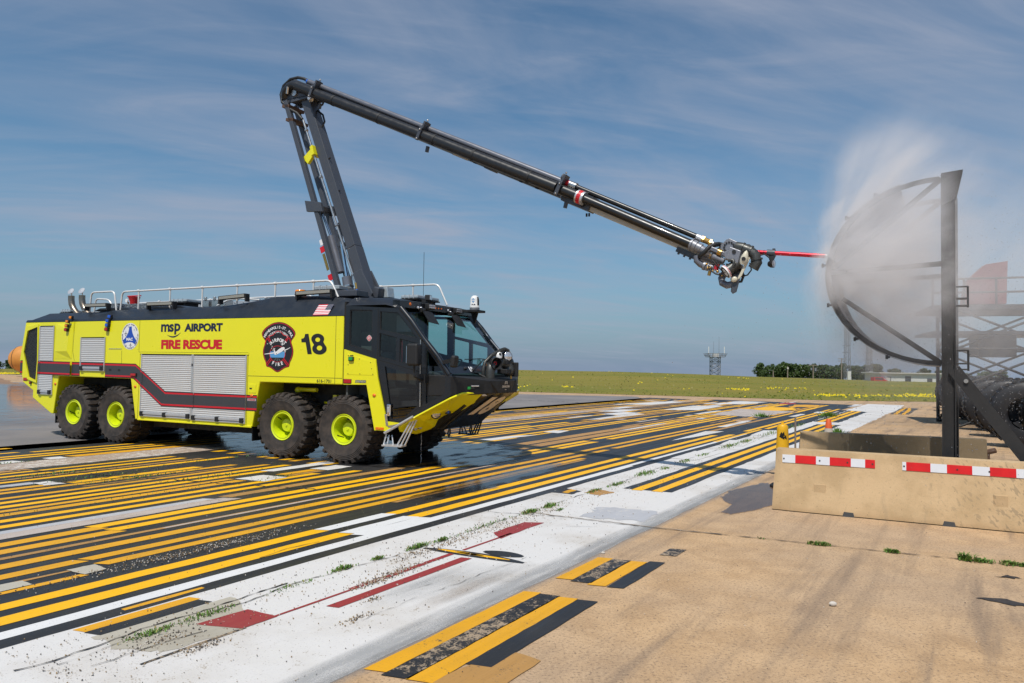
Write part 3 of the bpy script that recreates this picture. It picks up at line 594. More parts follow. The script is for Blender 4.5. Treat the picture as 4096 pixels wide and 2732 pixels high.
TRK = (-4.73688, 14.90677); TA = radians(-25.8114)
def tl(x, y): return (TRK[0]+x*cos(TA)-y*sin(TA), TRK[1]+x*sin(TA)+y*cos(TA))
film('water', [tl(*p) for p in ((-7.5,2.4),(-5.5,0.7),(-2.2,-0.1),(-0.6,-0.75),(1.8,-0.7),(3.4,-0.6),(4.9,0.1),(5.6,1.4),(5.2,3.2),(3.5,5.5),(-1,6.5),(-6,5.5))], 'film', 0.013, 'wet sheen of water under and around the truck')
film('water', [st(*p)[:2] for p in ((7.2,-7.0),(9,-7.3),(12.5,-7.4),(14,-7.1),(12.5,-6.6),(9.0,-6.3),(8.0,-6.5))], 'film', 0.0135, 'thin wet streaks on the painted lines')
if 0: film('water', [st(*p)[:2] for p in ((4.4,-6.5),(5.3,-6.6),(5.6,-6.2),(5.4,-5.9),(4.5,-5.9))], 'film', 0.0136, 'small damp spot on the black paint')
film('water', [st(*p)[:2] for p in ((-5,-21),(9,-20.7),(16,-30),(27,-58),(27.5,-69),(10,-85),(-25,-85),(-25,-40))], 'film3', 0.013, 'broad sheet of standing water on the grey apron')
film('puddle', [st(*p)[:2] for p in ((11.0,-3.26),(11.8,-3.3),(13.0,-3.06),(13.3,-2.6),(12.2,-2.2),(11.03,-2.35),(10.37,-2.55),(9.84,-2.75),(9.91,-2.9),(10.6,-2.93))], 'film2', 0.011, 'grey puddle drying beside the end of the barrier')

# grassy rise behind the pad
CR = [(-1.6,0.0),(-0.75,0.1),(-0.5,0.9),(-0.2,1.4),(0.016,1.40),(0.168,1.33),(0.26,1.08),(0.343,0.66),(0.436,0.40),(0.463,0.25),(0.588,0.06),(0.71,0.0),(1.8,0.0)]
def crest(r):
    for (a, b), (c, d) in zip(CR, CR[1:]):
        if r <= c: return b+(d-b)*(r-a)/(c-a)
    return 0
def hill_pt(r, k):
    x = 0; lo, hi = 5.0, 400.0
    for _ in range(40):
        m = (lo+hi)/2
        if m < edge_y(r*m): lo = m
        else: hi = m
    y0 = lo; yc = max(120, y0*1.35); h = crest(r)
    if k <= 1:
        y = y0+(yc-y0)*k; e = k*k*(3-2*k)*0.55+k*0.45; z = h*e
        z += 0.10*noise.noise(V((r*y*0.08, y*0.05, 1)))*min(1, k*3)*(1-k*0.6)
    else:
        f = k-1; y = yc+(430-yc)*f; z = h-1.2*f-3.2*f*f if r > 0.2 else h-6.0*f**0.8
    return (r*y, y, z+0.012)
rs = [-1.6+3.4*i/120 for i in range(121)]; ks = [i/16 for i in range(17)]+[1.1, 1.25, 1.45, 1.7, 2.0]
def hill_mat():
    t = NT('meadow'); v = t.coord(); vv = t.coord(scale=(0.35, 1.0, 1)); a = t.noise(vv, 0.09, 6, 0.62, 0.4); b = t.noise(v, 0.9, 6, 0.7); g = t.noise(v, 6, 4, 0.7)
    c = t.mix(t.rng(a, 0.36, 0.64), (0.165, 0.165, 0.020), (0.25, 0.195, 0.035)); c = t.mix(t.m('MULTIPLY', b, 0.5), c, (0.10, 0.115, 0.014))
    c = t.mix(t.m('MULTIPLY', t.rng(g, 0.4, 0.75), 0.35), c, (0.26, 0.22, 0.09))
    d = t.noise(vv, 0.22, 5, 0.6, 0.5); c = t.mix(t.m('MULTIPLY', t.rng(d, 0.62, 0.74), 0.55), c, (0.23, 0.155, 0.07))
    return t.done(t.bsdf(c, 0.9, 0, 0.2, normal=t.bump(g, 0.6, 0.1)))
M['meadow'] = hill_mat()
hill = MB().grid([[hill_pt(r, k) for r in rs] for k in ks]).make('hill', M['meadow'], smooth=60)
tag(hill, 'low grassy rise with yellow wildflowers behind the pad', kind='structure')
# ------------------------------------------------------------------ vegetation
def leafmat(name, a, b, sc=3):
    t = NT(name); v = t.coord(); f = t.noise(v, sc, 4, 0.6); oi = t.n('ShaderNodeObjectInfo'); geo = t.n('ShaderNodeNewGeometry')
    c = t.mix(f, a, b); c = t.mix(t.m('MULTIPLY', geo.outputs['Random Per Island'], 0.55), c, tuple(x*1.7 for x in b)); c = t.mix(t.m('MULTIPLY', oi.outputs['Random'], 0.3), c, tuple(x*0.6 for x in a))
    return t.done(t.bsdf(c, 0.6, 0, 0.25))
M['leaf'] = leafmat('tree_leaves', (0.030, 0.055, 0.016), (0.060, 0.095, 0.026)); M['weed'] = leafmat('weed_leaves', (0.06, 0.13, 0.02), (0.12, 0.22, 0.035), 8)
M['straw'] = leafmat('dry_grass', (0.20, 0.16, 0.05), (0.26, 0.22, 0.09)); M['flower'] = leafmat('yellow_flowers', (0.55, 0.42, 0.01), (0.70, 0.55, 0.02)); M['hillgreen'] = leafmat('hill_grass', (0.10, 0.14, 0.022), (0.16, 0.19, 0.035), 0.4)
# tufts and flowers on the rise, one mass
def patches():
    g = [MB(), MB(), MB()]
    def tuft(b, p, h, w):
        a = R.uniform(0, pi); dx, dy = cos(a)*w, sin(a)*w; lx, ly = R.uniform(-.4, .4)*h, R.uniform(-.4, .4)*h
        b.add([(p[0]-dx, p[1]-dy, p[2]-0.02), (p[0]+dx, p[1]+dy, p[2]-0.02), (p[0]+lx, p[1]+ly, p[2]+h)], [(0, 1, 2)])
    n = 0
    for _ in range(5000):
        r = R.uniform(-0.85, 0.95); k = R.random()**1.5
        p = hill_pt(r, k); nz = noise.noise(V((p[0]*0.06, p[1]*0.05, 3)))
        tuft(g[0] if nz+R.uniform(-.35, .35) > -0.05 else g[1], p, R.uniform(.04, .12), R.uniform(.05, .16))
    for _ in range(30000):
        r = R.uniform(-0.8, 0.8); k = R.random()**1.6
        p = hill_pt(r, k); nz = noise.noise(V((p[0]*0.10, p[1]*0.13, 9)))+0.5*noise.noise(V((p[0]*0.35, p[1]*0.5, 4)))
        near = 0.50 if k < 0.40 else 0.80
        if k > 0.93 and r < 0.3: near = 0.48
        if nz < near: 
            if R.random() > 0.003: continue
        q = (p[0], p[1], p[2]+R.uniform(.05, .16)); w = R.uniform(.04, .11)
        g[2].add([(q[0]-w, q[1], q[2]-w*.6), (q[0]+w, q[1], q[2]-w*.6), (q[0], q[1]+.02, q[2]+w*.7)], [(0, 1, 2)])
    return g
gg = patches()
for b, nm, mt, lb in zip(gg, ('grass', 'dry_grass', 'wildflowers'), ('hillgreen', 'straw', 'flower'), ('green tufts of grass on the rise', 'straw coloured tufts on the rise', 'patches of yellow wildflowers on the rise')):
    tag(b.make(nm, M[mt], fixn=False), lb, kind='stuff')
def tree_meshes(seed):
    rr = random.Random(seed); tr = MB(); tr.cyl((0,0,0), (0.05,0,1.6), 0.14, 0.08, 7); cw = MB(); lobes = []
    for i in range(15):
        a = rr.uniform(0, 2*pi); d = rr.uniform(0, 1.35); z = rr.uniform(0.9, 3.6); k = 1-abs(z-2.1)/3.2
        lobes.append((V((cos(a)*d*k, sin(a)*d*k, z)), rr.uniform(0.45, 0.85)*k+0.12)); tr.cyl((0,0,1.0+rr.random()*.5), lobes[-1][0], 0.04, 0.015, 5)
    for c, r in lobes:
        for _ in range(130):
            d = V((rr.gauss(0,1), rr.gauss(0,1), rr.gauss(0,1))).normalized(); p = c+d*r*rr.uniform(0.55, 1.08); x, y = orth(V((rr.gauss(0,1), rr.gauss(0,1), rr.gauss(0,1)+.4))); s = rr.uniform(.07, .17)
            cw.add([p-x*s-y*s*.6, p+x*s-y*s*.6, p+x*s*.7+y*s, p-x*s*.7+y*s], [(0,1,2,3)])
    return tr, cw
PT_ = []
for k in range(4):
    t, c = tree_meshes(40+k); a = t.make('trunk', M['bark'], smooth=40); b = c.make('crown', M['leaf'], fixn=False); PT_.append((a, b))
treen = 0
def tree(x, y, z, s, sz, label, group):
    global treen
    a, b = PT_[treen % 4]; r = empty('leafy_tree', (x, y, z), R.uniform(0, 6), label, 'tree', group); r.scale = (s, s, sz)
    if treen < 4: a.parent = r; b.parent = r
    else:
        for q in (a, b): c = q.copy(); COL.objects.link(c); c.parent = r
    treen += 1
for i in range(17):
    x = 81+i*2.36+R.uniform(-.4, .4); hgt = (0.62 if i == 0 else 0.8 if i == 1 else 1.0)*R.uniform(0.92, 1.1)
    tree(x, 230+R.uniform(-3, 3), -1.35, 1.25*hgt+.1, 1.42*hgt, 'dense green tree in the front row of the distant grove', 'front row of the distant grove')
for i in range(15):
    tree(83.5+i*2.75+R.uniform(-.5, .5), 241+R.uniform(-3, 3), -1.3, 1.35, 1.42*R.uniform(.88, 1.08), 'dense green tree in the back row of the distant grove', 'back row of the distant grove')
for i in range(10): tree(124+i*4.2, 236+R.uniform(-4, 4), -1.2, 1.5, 1.15*R.uniform(.8, 1.1), 'hazy tree behind the white building and spray', 'trees behind the white building')
for i in range(10): tree(-232+i*4.3+R.uniform(-1, 1), 300+R.uniform(-6, 6), -3.6, 1.7, 1.22*R.uniform(.85, 1.15), 'dark tree on the far skyline past the orange tank', 'trees on the far skyline past the orange tank')
# ------------------------------------------------------------------ far structures
def lattice(mb, x, y, z0, z1, w, n, r, w1=None):
    w1 = w if w1 is None else w1
    cs = [(-1,-1),(1,-1),(1,1),(-1,1)]
    def pt(i, f): k = (w+(w1-w)*f)/2; return V((x+cs[i][0]*k, y+cs[i][1]*k, z0+(z1-z0)*f))
    for i in range(4):
        mb.cyl(pt(i, 0), pt(i, 1), r, n=5)
        for j in range(n):
            mb.cyl(pt(i, j/n), pt((i+1) % 4, (j+1)/n), r*.6, n=4); mb.cyl(pt((i+1) % 4, j/n), pt(i, (j+1)/n), r*.6, n=4); mb.cyl(pt(i, (j+1)/n), pt((i+1) % 4, (j+1)/n), r*.6, n=4)
tw = empty('radar_tower', (56.6, 200, -0.8), 0, 'steel lattice tower with a railed platform and four antennas on the rise', 'tower')
m = MB(); lattice(m, 0, 0, 0, 6.2, 2.3, 5, 0.09); m.make('lattice_mast', M['galv'], tw)
m = MB(); m.bx(-2.1, 2.1, -2.1, 2.1, 6.2, 6.32)
for a in range(4):
    c, s = cos(a*pi/2), sin(a*pi/2); m.cyl((2.1*c-2.1*s, 2.1*s+2.1*c, 6.3), (2.6*c-2.6*s, 2.6*s+2.6*c, 7.3), .06, n=5)
    for h in (6.7, 7.2): m.cyl((2.4*c-2.4*s, 2.4*s+2.4*c, h), (2.4*c+2.4*s, 2.4*s-2.4*c, h), .05, n=5)
    for k in range(-3, 4): m.cyl((2.2*c-k*.7*s, 2.2*s+k*.7*c, 6.3), (2.35*c-k*.7*s, 2.35*s+k*.7*c, 7.2), .035, n=4)
m.make('platform', M['galv'], tw)
for x, y, h, q in ((-2.2,-1.5,9.1,.10),(2.1,-1.5,9.1,.10)): MB().cyl((x,y,7.2),(x,y,h),q,n=8).make('white_antenna', M['white_gloss'], tw)
for x, y, h in ((-.3,.5,10.6),(1.2,.5,12.0)): MB().cyl((x,y,6.3),(x,y,h),.06,.03,n=5).make('whip_antenna', M['galv'], tw)
MB().bx(-.6,.8,-.7,.7,6.3,7.3).make('equipment_box', M['pale_metal'], tw)
def pole(x, y, z0, z1, label, kind):
    p = empty('utility_pole', (x, y, z0), 0, label, 'pole'); MB().cyl((0,0,0),(0,0,z1-z0),.17,.11,n=8).make('mast', M['pole_wood'], p); h = z1-z0
    if kind == 'x':
        MB().bx(-1.1,1.1,-.07,.07,h-.35,h-.2).make('crossarm', M['pole_wood'], p); MB().cyl((.55,-.1,h-1.7),(.55,-.1,h-.9),.26,n=10).make('transformer', M['galv'], p); MB().cyl((-.5,-.1,h-1.5),(-.5,-.1,h-.9),.2,n=10).make('transformer', M['galv'], p)
        for k in (-.9,-.45,.45,.9): MB().cyl((k,0,h-.2),(k,0,h+.05),.05,n=6).make('insulator', M['galv'], p)
    elif kind == 'c':
        for d in (.2,.8): MB().bx(-.9,.9,-.07,.07,h-d,h-d+.13).make('crossarm', M['pole_wood'], p)
    elif kind == 'l':
        MB().tube([(0,0,h-.1),(-.3,0,h+.1),(-.9,0,h+.1)],.04,5).make('lamp_arm', M['galv'], p); MB().box((-1,0,h+.08),(.5,.2,.1)).make('lamp_head', M['galv'], p)
    else: MB().box((0,-.1,h-.5),(.35,.25,.5)).make('switch_box', M['pale_metal'], p)
pole(69.1, 180, -0.6, 3.08, 'plain pale utility pole with a small box before the grove', 'b')
pole(75.5, 180, -0.7, 3.68, 'utility pole with one crossarm and two transformers before the grove', 'x')
pole(65.5, 180, -0.5, 1.95, 'short street light pole at the thin end of the grove', 'l')
pole(82.6, 180, -0.8, 5.3, 'tall utility pole with two crossarms beside the lattice mast', 'c')
for x, y, z1, lb in ((102.7, 220, 17.5, 'tall thin lattice radio mast rising out of the grove'), (109.4, 220, 11.0, 'shorter lattice radio mast half lost in the spray')):
    e = empty('radio_mast', (x, y, -1.3), 0, lb, 'mast'); m = MB(); lattice(m, 0, 0, 0, z1+1.3, 1.5, 12, .07, 1.1); m.make('lattice', M['galv'], e)
    for k in range(3): MB().bx(-1.6, 1.0, -.1, .1, 6.8+k*2.2, 6.95+k*2.2).make('antenna_arm', M['galv'], e)
    MB().bx(-.5,.5,-1.5,-1.0,0.2,3.4).make('white_cabinet', M['bldg_white'], e)
b = empty('white_building', (98, 172, -1.1), 0, 'long low flat roofed white building behind the spray', 'building')
MB().bx(-9.6, 9.6, 0, 8, 0, 2.75).make('wall', M['bldg_white'], b); MB().bx(-10.3, 10.3, -.6, 8.5, 2.75, 3.05).make('roof', M['pale_metal'], b)
for x, w, h in ((-7.8,1.1,1.5),(-3.2,1.4,1.7),(2.0,1.2,1.2),(6.0,1.6,1.7)):
    f = MB().bx(x-w/2, x+w/2, -.06, .02, .5 if w != 1.4 else 0, .5+h).make('window' if w != 1.4 else 'door', M['bldg_dark'], b)
MB().bx(-8.9,-7.9,-.9,0,.9,1.8).make('wall_unit', M['pale_metal'], b)
v = empty('red_van', (87.4, 171, -1.0), 0, 'small red vehicle parked at the end of the white building', 'van')
MB().prism([(-1.6,.35),(1.5,.35),(1.6,1.0),(.9,1.2),(.5,1.75),(-1.6,1.75)],'y',-.8,.8).make('body', M['red_paint'], v)
for x in (-1,1): MB().cyl((x,-.85,.35),(x,-.6,.35),.35,n=12).make('wheel', M['tyre'], v)
MB().prism([(-1.3,1.15),(.7,1.15),(.42,1.6),(-1.3,1.6)],'y',-.815,-.79).make('window', M['bldg_dark'], v)
f = empty('chain_link_fence', (74, 200, -1.2), 0, 'low chain link fence with barbed wire in front of the grove', 'fence')
for k in range(13): MB().cyl((-13+k*2.4,0,0),(-13+k*2.4,0,1.25),.05,n=5).make('post', M['galv'], f)
m = MB()
for k in range(5): m.cyl((-13,0,.25+k*.24),(16,0,.25+k*.24),.018,n=4)
for k in range(60): m.cyl((-13+k*.48,0,0),(-12.6+k*.48,0,1.2),.012,n=3)
m.make('wire_mesh', M['galv'], f)
s = empty('dark_sign', (46.7, 150, -0.05), 0, 'small dark board on two legs on top of the rise', 'sign'); MB().bx(-.85,.85,-.05,.05,.25,.75).make('board', M['bldg_dark'], s); [MB().bx(q-.05,q+.05,-.04,.04,-.3,.25).make('leg', M['galv'], s) for q in (-.7,.7)]
# orange tank behind the truck's tail
t = empty('orange_aircraft_mockup', (-54.0, 80, 0), 0, 'weathered orange rounded aircraft nose on a leg beyond the truck tail', 'aircraft mockup')
m = MB(); pr = [(1e-3,0),(0.45,.06),(.85,.25),(1.15,.55),(1.38,.95),(1.5,1.45),(1.52,2.2),(1.52,9.5),(1.2,11),(.2,12)]
m.lathe(pr, (-1.75,0,1.98), (1,.05,0), 28); m.make('fuselage', M['orange_tank'], t, smooth=40)
for k in (0.9, 2.4): MB().lathe([(1.40 if k < 1 else 1.535,k),(1.42 if k < 1 else 1.55,k+.02),(1.41 if k < 1 else 1.535,k+.05)], (-1.75,0,1.98), (1,.05,0), 28).make('seam', M['rust'], t)
for x in (0.1, 6): MB().prism([(-.28,0),(.28,0),(.12,.8),(-.12,.8)],'y',-.15,.15).make('leg', M['pale_metal'], t).location.x = x
MB().box((-1.9,2.5,2.15),(1.9,1.2,.22)).make('wing_tip', M['pale_metal'], t, bevel=.1)
t = empty('guard_hut', (-218.6, 292, -3.4), 0, 'tiny white hut far off beside the skyline trees', 'hut'); MB().bx(-.9,.9,-.9,.9,0,2).make('wall', M['bldg_white'], t); MB().bx(-1.1,1.1,-1.1,1.1,2,2.2).make('roof', M['pale_metal'], t); MB().bx(-.6,.6,-.92,-.88,1,1.6).make('window', M['bldg_dark'], t)
# ------------------------------------------------------------------ the fire truck
# local axes: x forward, y from the near side (0) to the far side (W), z up
W = 2.88
truck = empty('fire_truck', (TRK[0], TRK[1], 0), TA, 'lime yellow eight wheeled airport fire truck with a raised articulated boom', 'fire truck')
T = truck
def mir(pts): return [(x, W-y, z) for x, y, z in pts]
# --- wheels
def tyre_mesh():
    m = MB(); n = 48; Rr = .685
    prof = [(.300,.05),(.315,.015),(.36,0.0),(.43,-.012),(.50,-.012),(.515,-.018),(.53,-.010),(.545,-.017),(.56,-.008),(.575,-.014),(.59,-.004),(.605,-.008),(.615,.008),(.635,.03),(.648,.06),(.648,.52),(.635,.55),(.60,.575),(.5,.59),(.36,.58),(.30,.53)]
    m.lathe([(r, h) for r, h in prof], (0,0,0), (0,1,0), n)
    k = 26
    for i in range(k):
        for side in (0, 1):
            a = 2*pi*(i+.5*side)/k
            for (ya, yb, da, wd) in ((.005,.17,0,.078),(.16,.30,.05,.062)):
                vs = []
                for (yy, rr) in ((ya,.640),(yb,.640)):
                    for sg in (-1, 1):
                        aa = a+sg*wd*.95+(da if yy == yb else 0)
                        vs.append((rr*cos(aa), yy, rr*sin(aa)))
                for (yy, rr) in ((ya+.012,Rr-.004 if ya < .1 else Rr),(yb-.01,Rr)):
                    for sg in (-1, 1):
                        aa = a+sg*wd*.78+(da if yy == yb-.01 else 0)
                        vs.append((rr*cos(aa), yy, rr*sin(aa)))
                if side: vs = [(x, .58-y, z) for x, y, z in vs]
                m.add(vs, [(4,5,7,6),(0,1,5,4),(2,6,7,3),(0,4,6,2),(1,3,7,5)])
            # shoulder lug running down the sidewall
            vs = []
            for (rr, yy) in ((.60,-.004),(.655,.028)):
                for sg in (-1,1): vs.append((rr*cos(a+sg*.055), yy, rr*sin(a+sg*.055)))
            for (rr, yy) in ((.605,-.020),(Rr-.006,.002)):
                for sg in (-1,1): vs.append((rr*cos(a+sg*.045), yy, rr*sin(a+sg*.045)))
            if side: vs = [(x, .58-y, z) for x, y, z in vs]
            m.add(vs, [(4,5,7,6),(0,1,5,4),(2,6,7,3),(0,4,6,2),(1,3,7,5)])
    return m
def wheel(x, y, flip, first=[None]):
    w = empty('wheel', (x, y, .672), 0); w.parent = T
    if flip: w.scale = (1, -1, 1)
    w.rotation_euler = (0, R.uniform(0, 6), 0)
    if first[0] is None:
        a = tyre_mesh().make('tyre', M['tyre'], w, smooth=32)
        m = MB(); m.lathe([(.262,.10),(.275,.02),(.300,.004),(.306,.012),(.306,.045),(.30,.06)], (0,0,0), (0,1,0), 40)
        m.lathe([(.262,.10),(.245,.028),(.250,.018),(.262,.015),(.275,.02)], (0,0,0), (0,1,0), 40); m.lathe([(.247,.028),(.232,.10),(.222,.30),(.215,.34)], (0,0,0), (0,1,0), 40)
        b = m.make('rim', M['rim_lime'], w, smooth=40)
        m = MB(); m.lathe([(.215,.34),(.16,.33),(.15,.25),(.135,.16),(.125,.14),(.03,.135),(.025,.12),(1e-3,.12)], (0,0,0), (0,1,0), 28)
        for k in range(10): a_ = 2*pi*k/10; m.cyl((.185*cos(a_),.36,.185*sin(a_)),(.185*cos(a_),.315,.185*sin(a_)),.013,n=6)
        c = m.make('hub', M['rim_lime'], w, smooth=40)
        m = MB(); m.tube([(.1,.2,.2),(.14,.11,.18),(.16,.06,.16)],.010,6); 
        for k in range(5): a_ = 2*pi*k/5+.3; m.sph((.178*cos(a_),.325,.178*sin(a_)),.026,8,5,(1,.3,1))
        d = m.make('valve', M['matt_black'], w)
        first[0] = (a, b, c, d)
    else:
        for q in first[0]: k = q.copy(); COL.objects.link(k); k.parent = w
    return w
WX = (-6.79, -5.215, 0.005, 1.60)
for x in WX: wheel(x, 0.0, False)
for x in WX: wheel(x, W, True)
# --- body shell
ZB = 2.922
side_prof = [(-8.86,ZB),(-9.07,1.93),(-8.89,1.36),(-8.45,1.16),(-8.46,.98),(-7.67,.60),(-7.58,.60),(-7.41,1.55),(-4.70,1.54),(-4.50,.60),(-.82,.60),(-.63,1.555),(1.55,1.555),(1.55,ZB)]
MB().prism(side_prof, 'y', 0, W).make('body', M['lime'], T, bevel=.018)
m = MB(); stn = [(-8.86,2.94,.05),(-8.66,3.08,.22),(-8.45,3.17,.30),(-6.5,3.175,.30),(-5.7,3.22,.30),(-2.1,3.225,.30),(-1.3,3.30,.30),(-.57,3.395,.30),(.6,3.38,.30),(1.35,3.31,.30),(1.56,3.20,.22)]
rows = []
for x, z, y in stn: rows.append([(x,.0-.004,ZB),(x,.04,ZB+.06),(x,y,z-.03 if z > 3 else z-.005),(x,y+.06,z),(x,W-y-.06,z),(x,W-y,z-.03 if z > 3 else z-.005),(x,W-.04,ZB+.06),(x,W+.004,ZB)])
m.grid(rows); m.add(rows[-1], [tuple(range(8))]); m.add(rows[0], [tuple(range(8))[::-1]])
m.make('roof', M['roof_black'], T)
# underbody: frame rails, axles, gearbox bulk, tanks
m = MB()
for y in (.95, W-1.13): m.bx(-8.2, 3.2, y, y+.18, .75, 1.05)
m.bx(-4.3,-1.0,.35,W-.35,.42,.75); m.bx(-7.35,-4.75,.62,W-.62,.95,1.5); m.bx(-.55,1.5,.62,W-.62,1.0,1.53); m.bx(1.6,2.9,.62,W-.62,.95,1.35)
m.bx(-7.3,-4.8,.60,.70,.62,1.5); m.bx(-7.3,-4.8,W-.70,W-.60,.62,1.5)
for x in WX: m.cyl((x,.45,.672),(x,W-.45,.672),.11,n=10); m.sph((x,W/2,.672),.26,12,8)
for x in (-8.05,): m.bx(x,x+.4,.4,W-.4,.7,1.1)
m.make('chassis', M['under'], T)
m = MB()
m.tube([(.05,.50,1.38),(.12,.42,1.41),(.55,.42,1.41)],.045,10); m.sph((.02,.45,1.39),.075); m.tube([(2.0,.42,1.40),(2.12,.40,1.40),(2.3,.42,1.40)],.045,10); m.sph((1.98,.42,1.40),.07)
for k in range(6): m.lathe([(.10,.0),(.12,.02),(.10,.04)],(.72,.62,.78+k*.07),(0,0,1),14)
m.bx(.88,1.12,.55,.75,.75,1.22); m.bx(.95,1.05,.45,.6,1.22,1.32); m.bx(1.14,1.24,.55,.62,.9,1.2)
m.make('suspension', M['lime'], T, smooth=40)
for x, z0, z1, yy in ((-7.62,.36,.95,.08),(-.88,.30,.9,.06),(-4.45,.4,.9,.1)):
    MB().bx(x,x+.02,yy,yy+.55,z0,z1).make('mudflap', M['matt_black'], T); MB().bx(x,x+.02,W-yy-.55,W-yy,z0,z1).make('mudflap', M['matt_black'], T)
# dark seams between the body panels
def seam(x0, z0, x1, z1, w=.009, y=-.0015, mat='under'):
    m = MB(); d = V((x1-x0, z1-z0)).normalized(); n = V((-d.y, d.x))*w/2
    return m.add([(x0-n.x,y,z0-n.y),(x1-n.x,y,z1-n.y),(x1+n.x,y,z1+n.y),(x0+n.x,y,z0+n.y)],[(0,1,2,3)]).make('panel_seam', M[mat], T, fixn=False)
for q in ((-4.44,2.92,-4.44,2.17),(-4.44,2.17,-4.38,2.17),(-4.39,2.17,-4.42,.62),(-4.40,2.17,-.98,2.17),(-.98,1.68,1.54,1.68),(-.98,2.17,-.98,.62),(-5.05,2.2,-5.03,1.69),(-5.52,2.24,-5.05,2.24),(-5.03,1.70,-5.5,1.70),(-6.84,2.92,-6.88,2.30),(-6.88,2.3,-6.88,2.16),(-6.88,2.16,-6.81,1.94),(1.36,2.92,1.36,1.56),(-7.55,1.66,-6.8,1.655),(-6.8,1.655,-6.8,1.56)): seam(*q)
m = MB()
for k in range(8): m.cyl((-5.5+k*.06,-.004,2.245),(-5.5+k*.06,.003,2.245),.008,n=6)
m.bx(-5.52,-5.06,-.006,.002,2.236,2.25); m.make('hatch_hinge', M['steel'], T)
for x in (-5.44,-5.12): MB().bx(x-.04,x+.04,-.006,.004,1.71,1.76).make('hatch_latch', M['matt_black'], T)
MB().bx(-.94,-.73,-.008,.004,1.32,1.51).make('fuel_flap', M['lime'], T, bevel=.006); MB().bx(-.91,-.84,-.012,.0,1.40,1.43).make('flap_latch', M['matt_black'], T)
# the swelling panel ahead of the tall shutter and the proud rail over the big shutters
MB().add([(-7.60,-.003,2.88),(-6.88,-.003,2.88),(-6.92,-.003,1.98),(-7.60,-.003,1.98),(-7.0,-.045,2.70),(-7.05,-.050,2.18),(-7.58,-.02,2.17),(-7.56,-.015,2.75)],[(0,1,4,7),(1,2,5,4),(2,3,6,5),(3,0,7,6),(4,5,6,7)]).make('corner_panel', M['lime'], T)
MB().bx(-4.40,-.96,-.014,.0,2.125,2.165).make('door_header', M['lime'], T, bevel=.006)
MB().bx(-4.40,-.82,-.02,.0,.585,.625).make('sill_rail', M['lime'], T, bevel=.006)
# rear intake with its mesh
rec = [(-8.72,2.70),(-8.30,2.80),(-8.265,1.92),(-8.30,1.42),(-8.60,1.50),(-8.85,2.15)]
fr_ = [(-8.80,2.80),(-8.27,2.87),(-8.235,1.92),(-8.27,1.36),(-8.66,1.45),(-8.91,2.15)]
plate('intake_frame', fr_, [rec], -.035, -.001, M['lime'], T, bevel=.008)
MB().add([(x,-.006,z) for x, z in rec],[tuple(range(6))]).make('intake_grill', M['grill'], T, fixn=False)
# --- roller shutters
slat_mesh = [None]
def roller(name, x0, x1, z0, z1, nbars=3, bar=True):
    d = empty(name, ((x0+x1)/2, 0, 0)); d.parent = T; pitch = .0435; n = int((z1-z0)/pitch); pitch = (z1-z0)/n; w = x1-x0
    m = MB(); pf = [(0,-.004),(.006,-.012),(.026,-.0155),(.038,-.012),(.0435,-.004)]
    m.grid([[(-w/2, y, z*pitch/.0435), (w/2, y, z*pitch/.0435)] for z, y in pf])
    proto = None
    for i in range(n):
        if proto is None: proto = o = m.make('slat', M['slat'], d, fixn=False, smooth=60)
        else: o = proto.copy(); COL.objects.link(o)
        o.location = (0, 0, z0+i*pitch)
    for sx in (-1, 1): MB().bx(sx*w/2-.014+.012*sx, sx*w/2+.014+.012*sx, -.028, .0, z0-.02, z1+.02).make('guide_rail', M['alu'], d, bevel=.004)
    MB().bx(-w/2-.02,w/2+.02,-.018,.0,z1+.002,z1+.024).make('top_seal', M['matt_black'], d)
    if bar:
        m = MB(); m.bx(-w/2+.01,w/2-.01,-.045,-.016,z0+.03,z0+.085); m.make('lift_bar', M['alu'], d, bevel=.006)
        m = MB(); m.bx(-w/2,w/2,-.03,.0,z0-.018,z0+.012); m.make('bottom_seal', M['alu'], d, bevel=.004)
        for k in range(nbars):
            x = -w/2+.06+(w-.12)*k/(nbars-1); MB().bx(x-.05,x+.05,-.06,-.02,z0-.005,z0+.095).make('latch', M['matt_black'], d, bevel=.008)
    return d
roller('roller_shutter', -4.30, -2.66, .70, 2.10); roller('roller_shutter', -2.60, -1.03, .68, 2.10); roller('roller_shutter', -6.54, -5.66, 1.72, 2.50, 2); roller('roller_shutter', -8.20, -7.655, 1.09, 2.80, 2)
MB().bx(-2.645,-2.615,-.012,.0,.62,2.13).make('door_post', M['lime'], T)
MB().bx(-2.655,-2.61,-.03,-.01,1.86,1.92).make('door_catch', M['matt_black'], T)
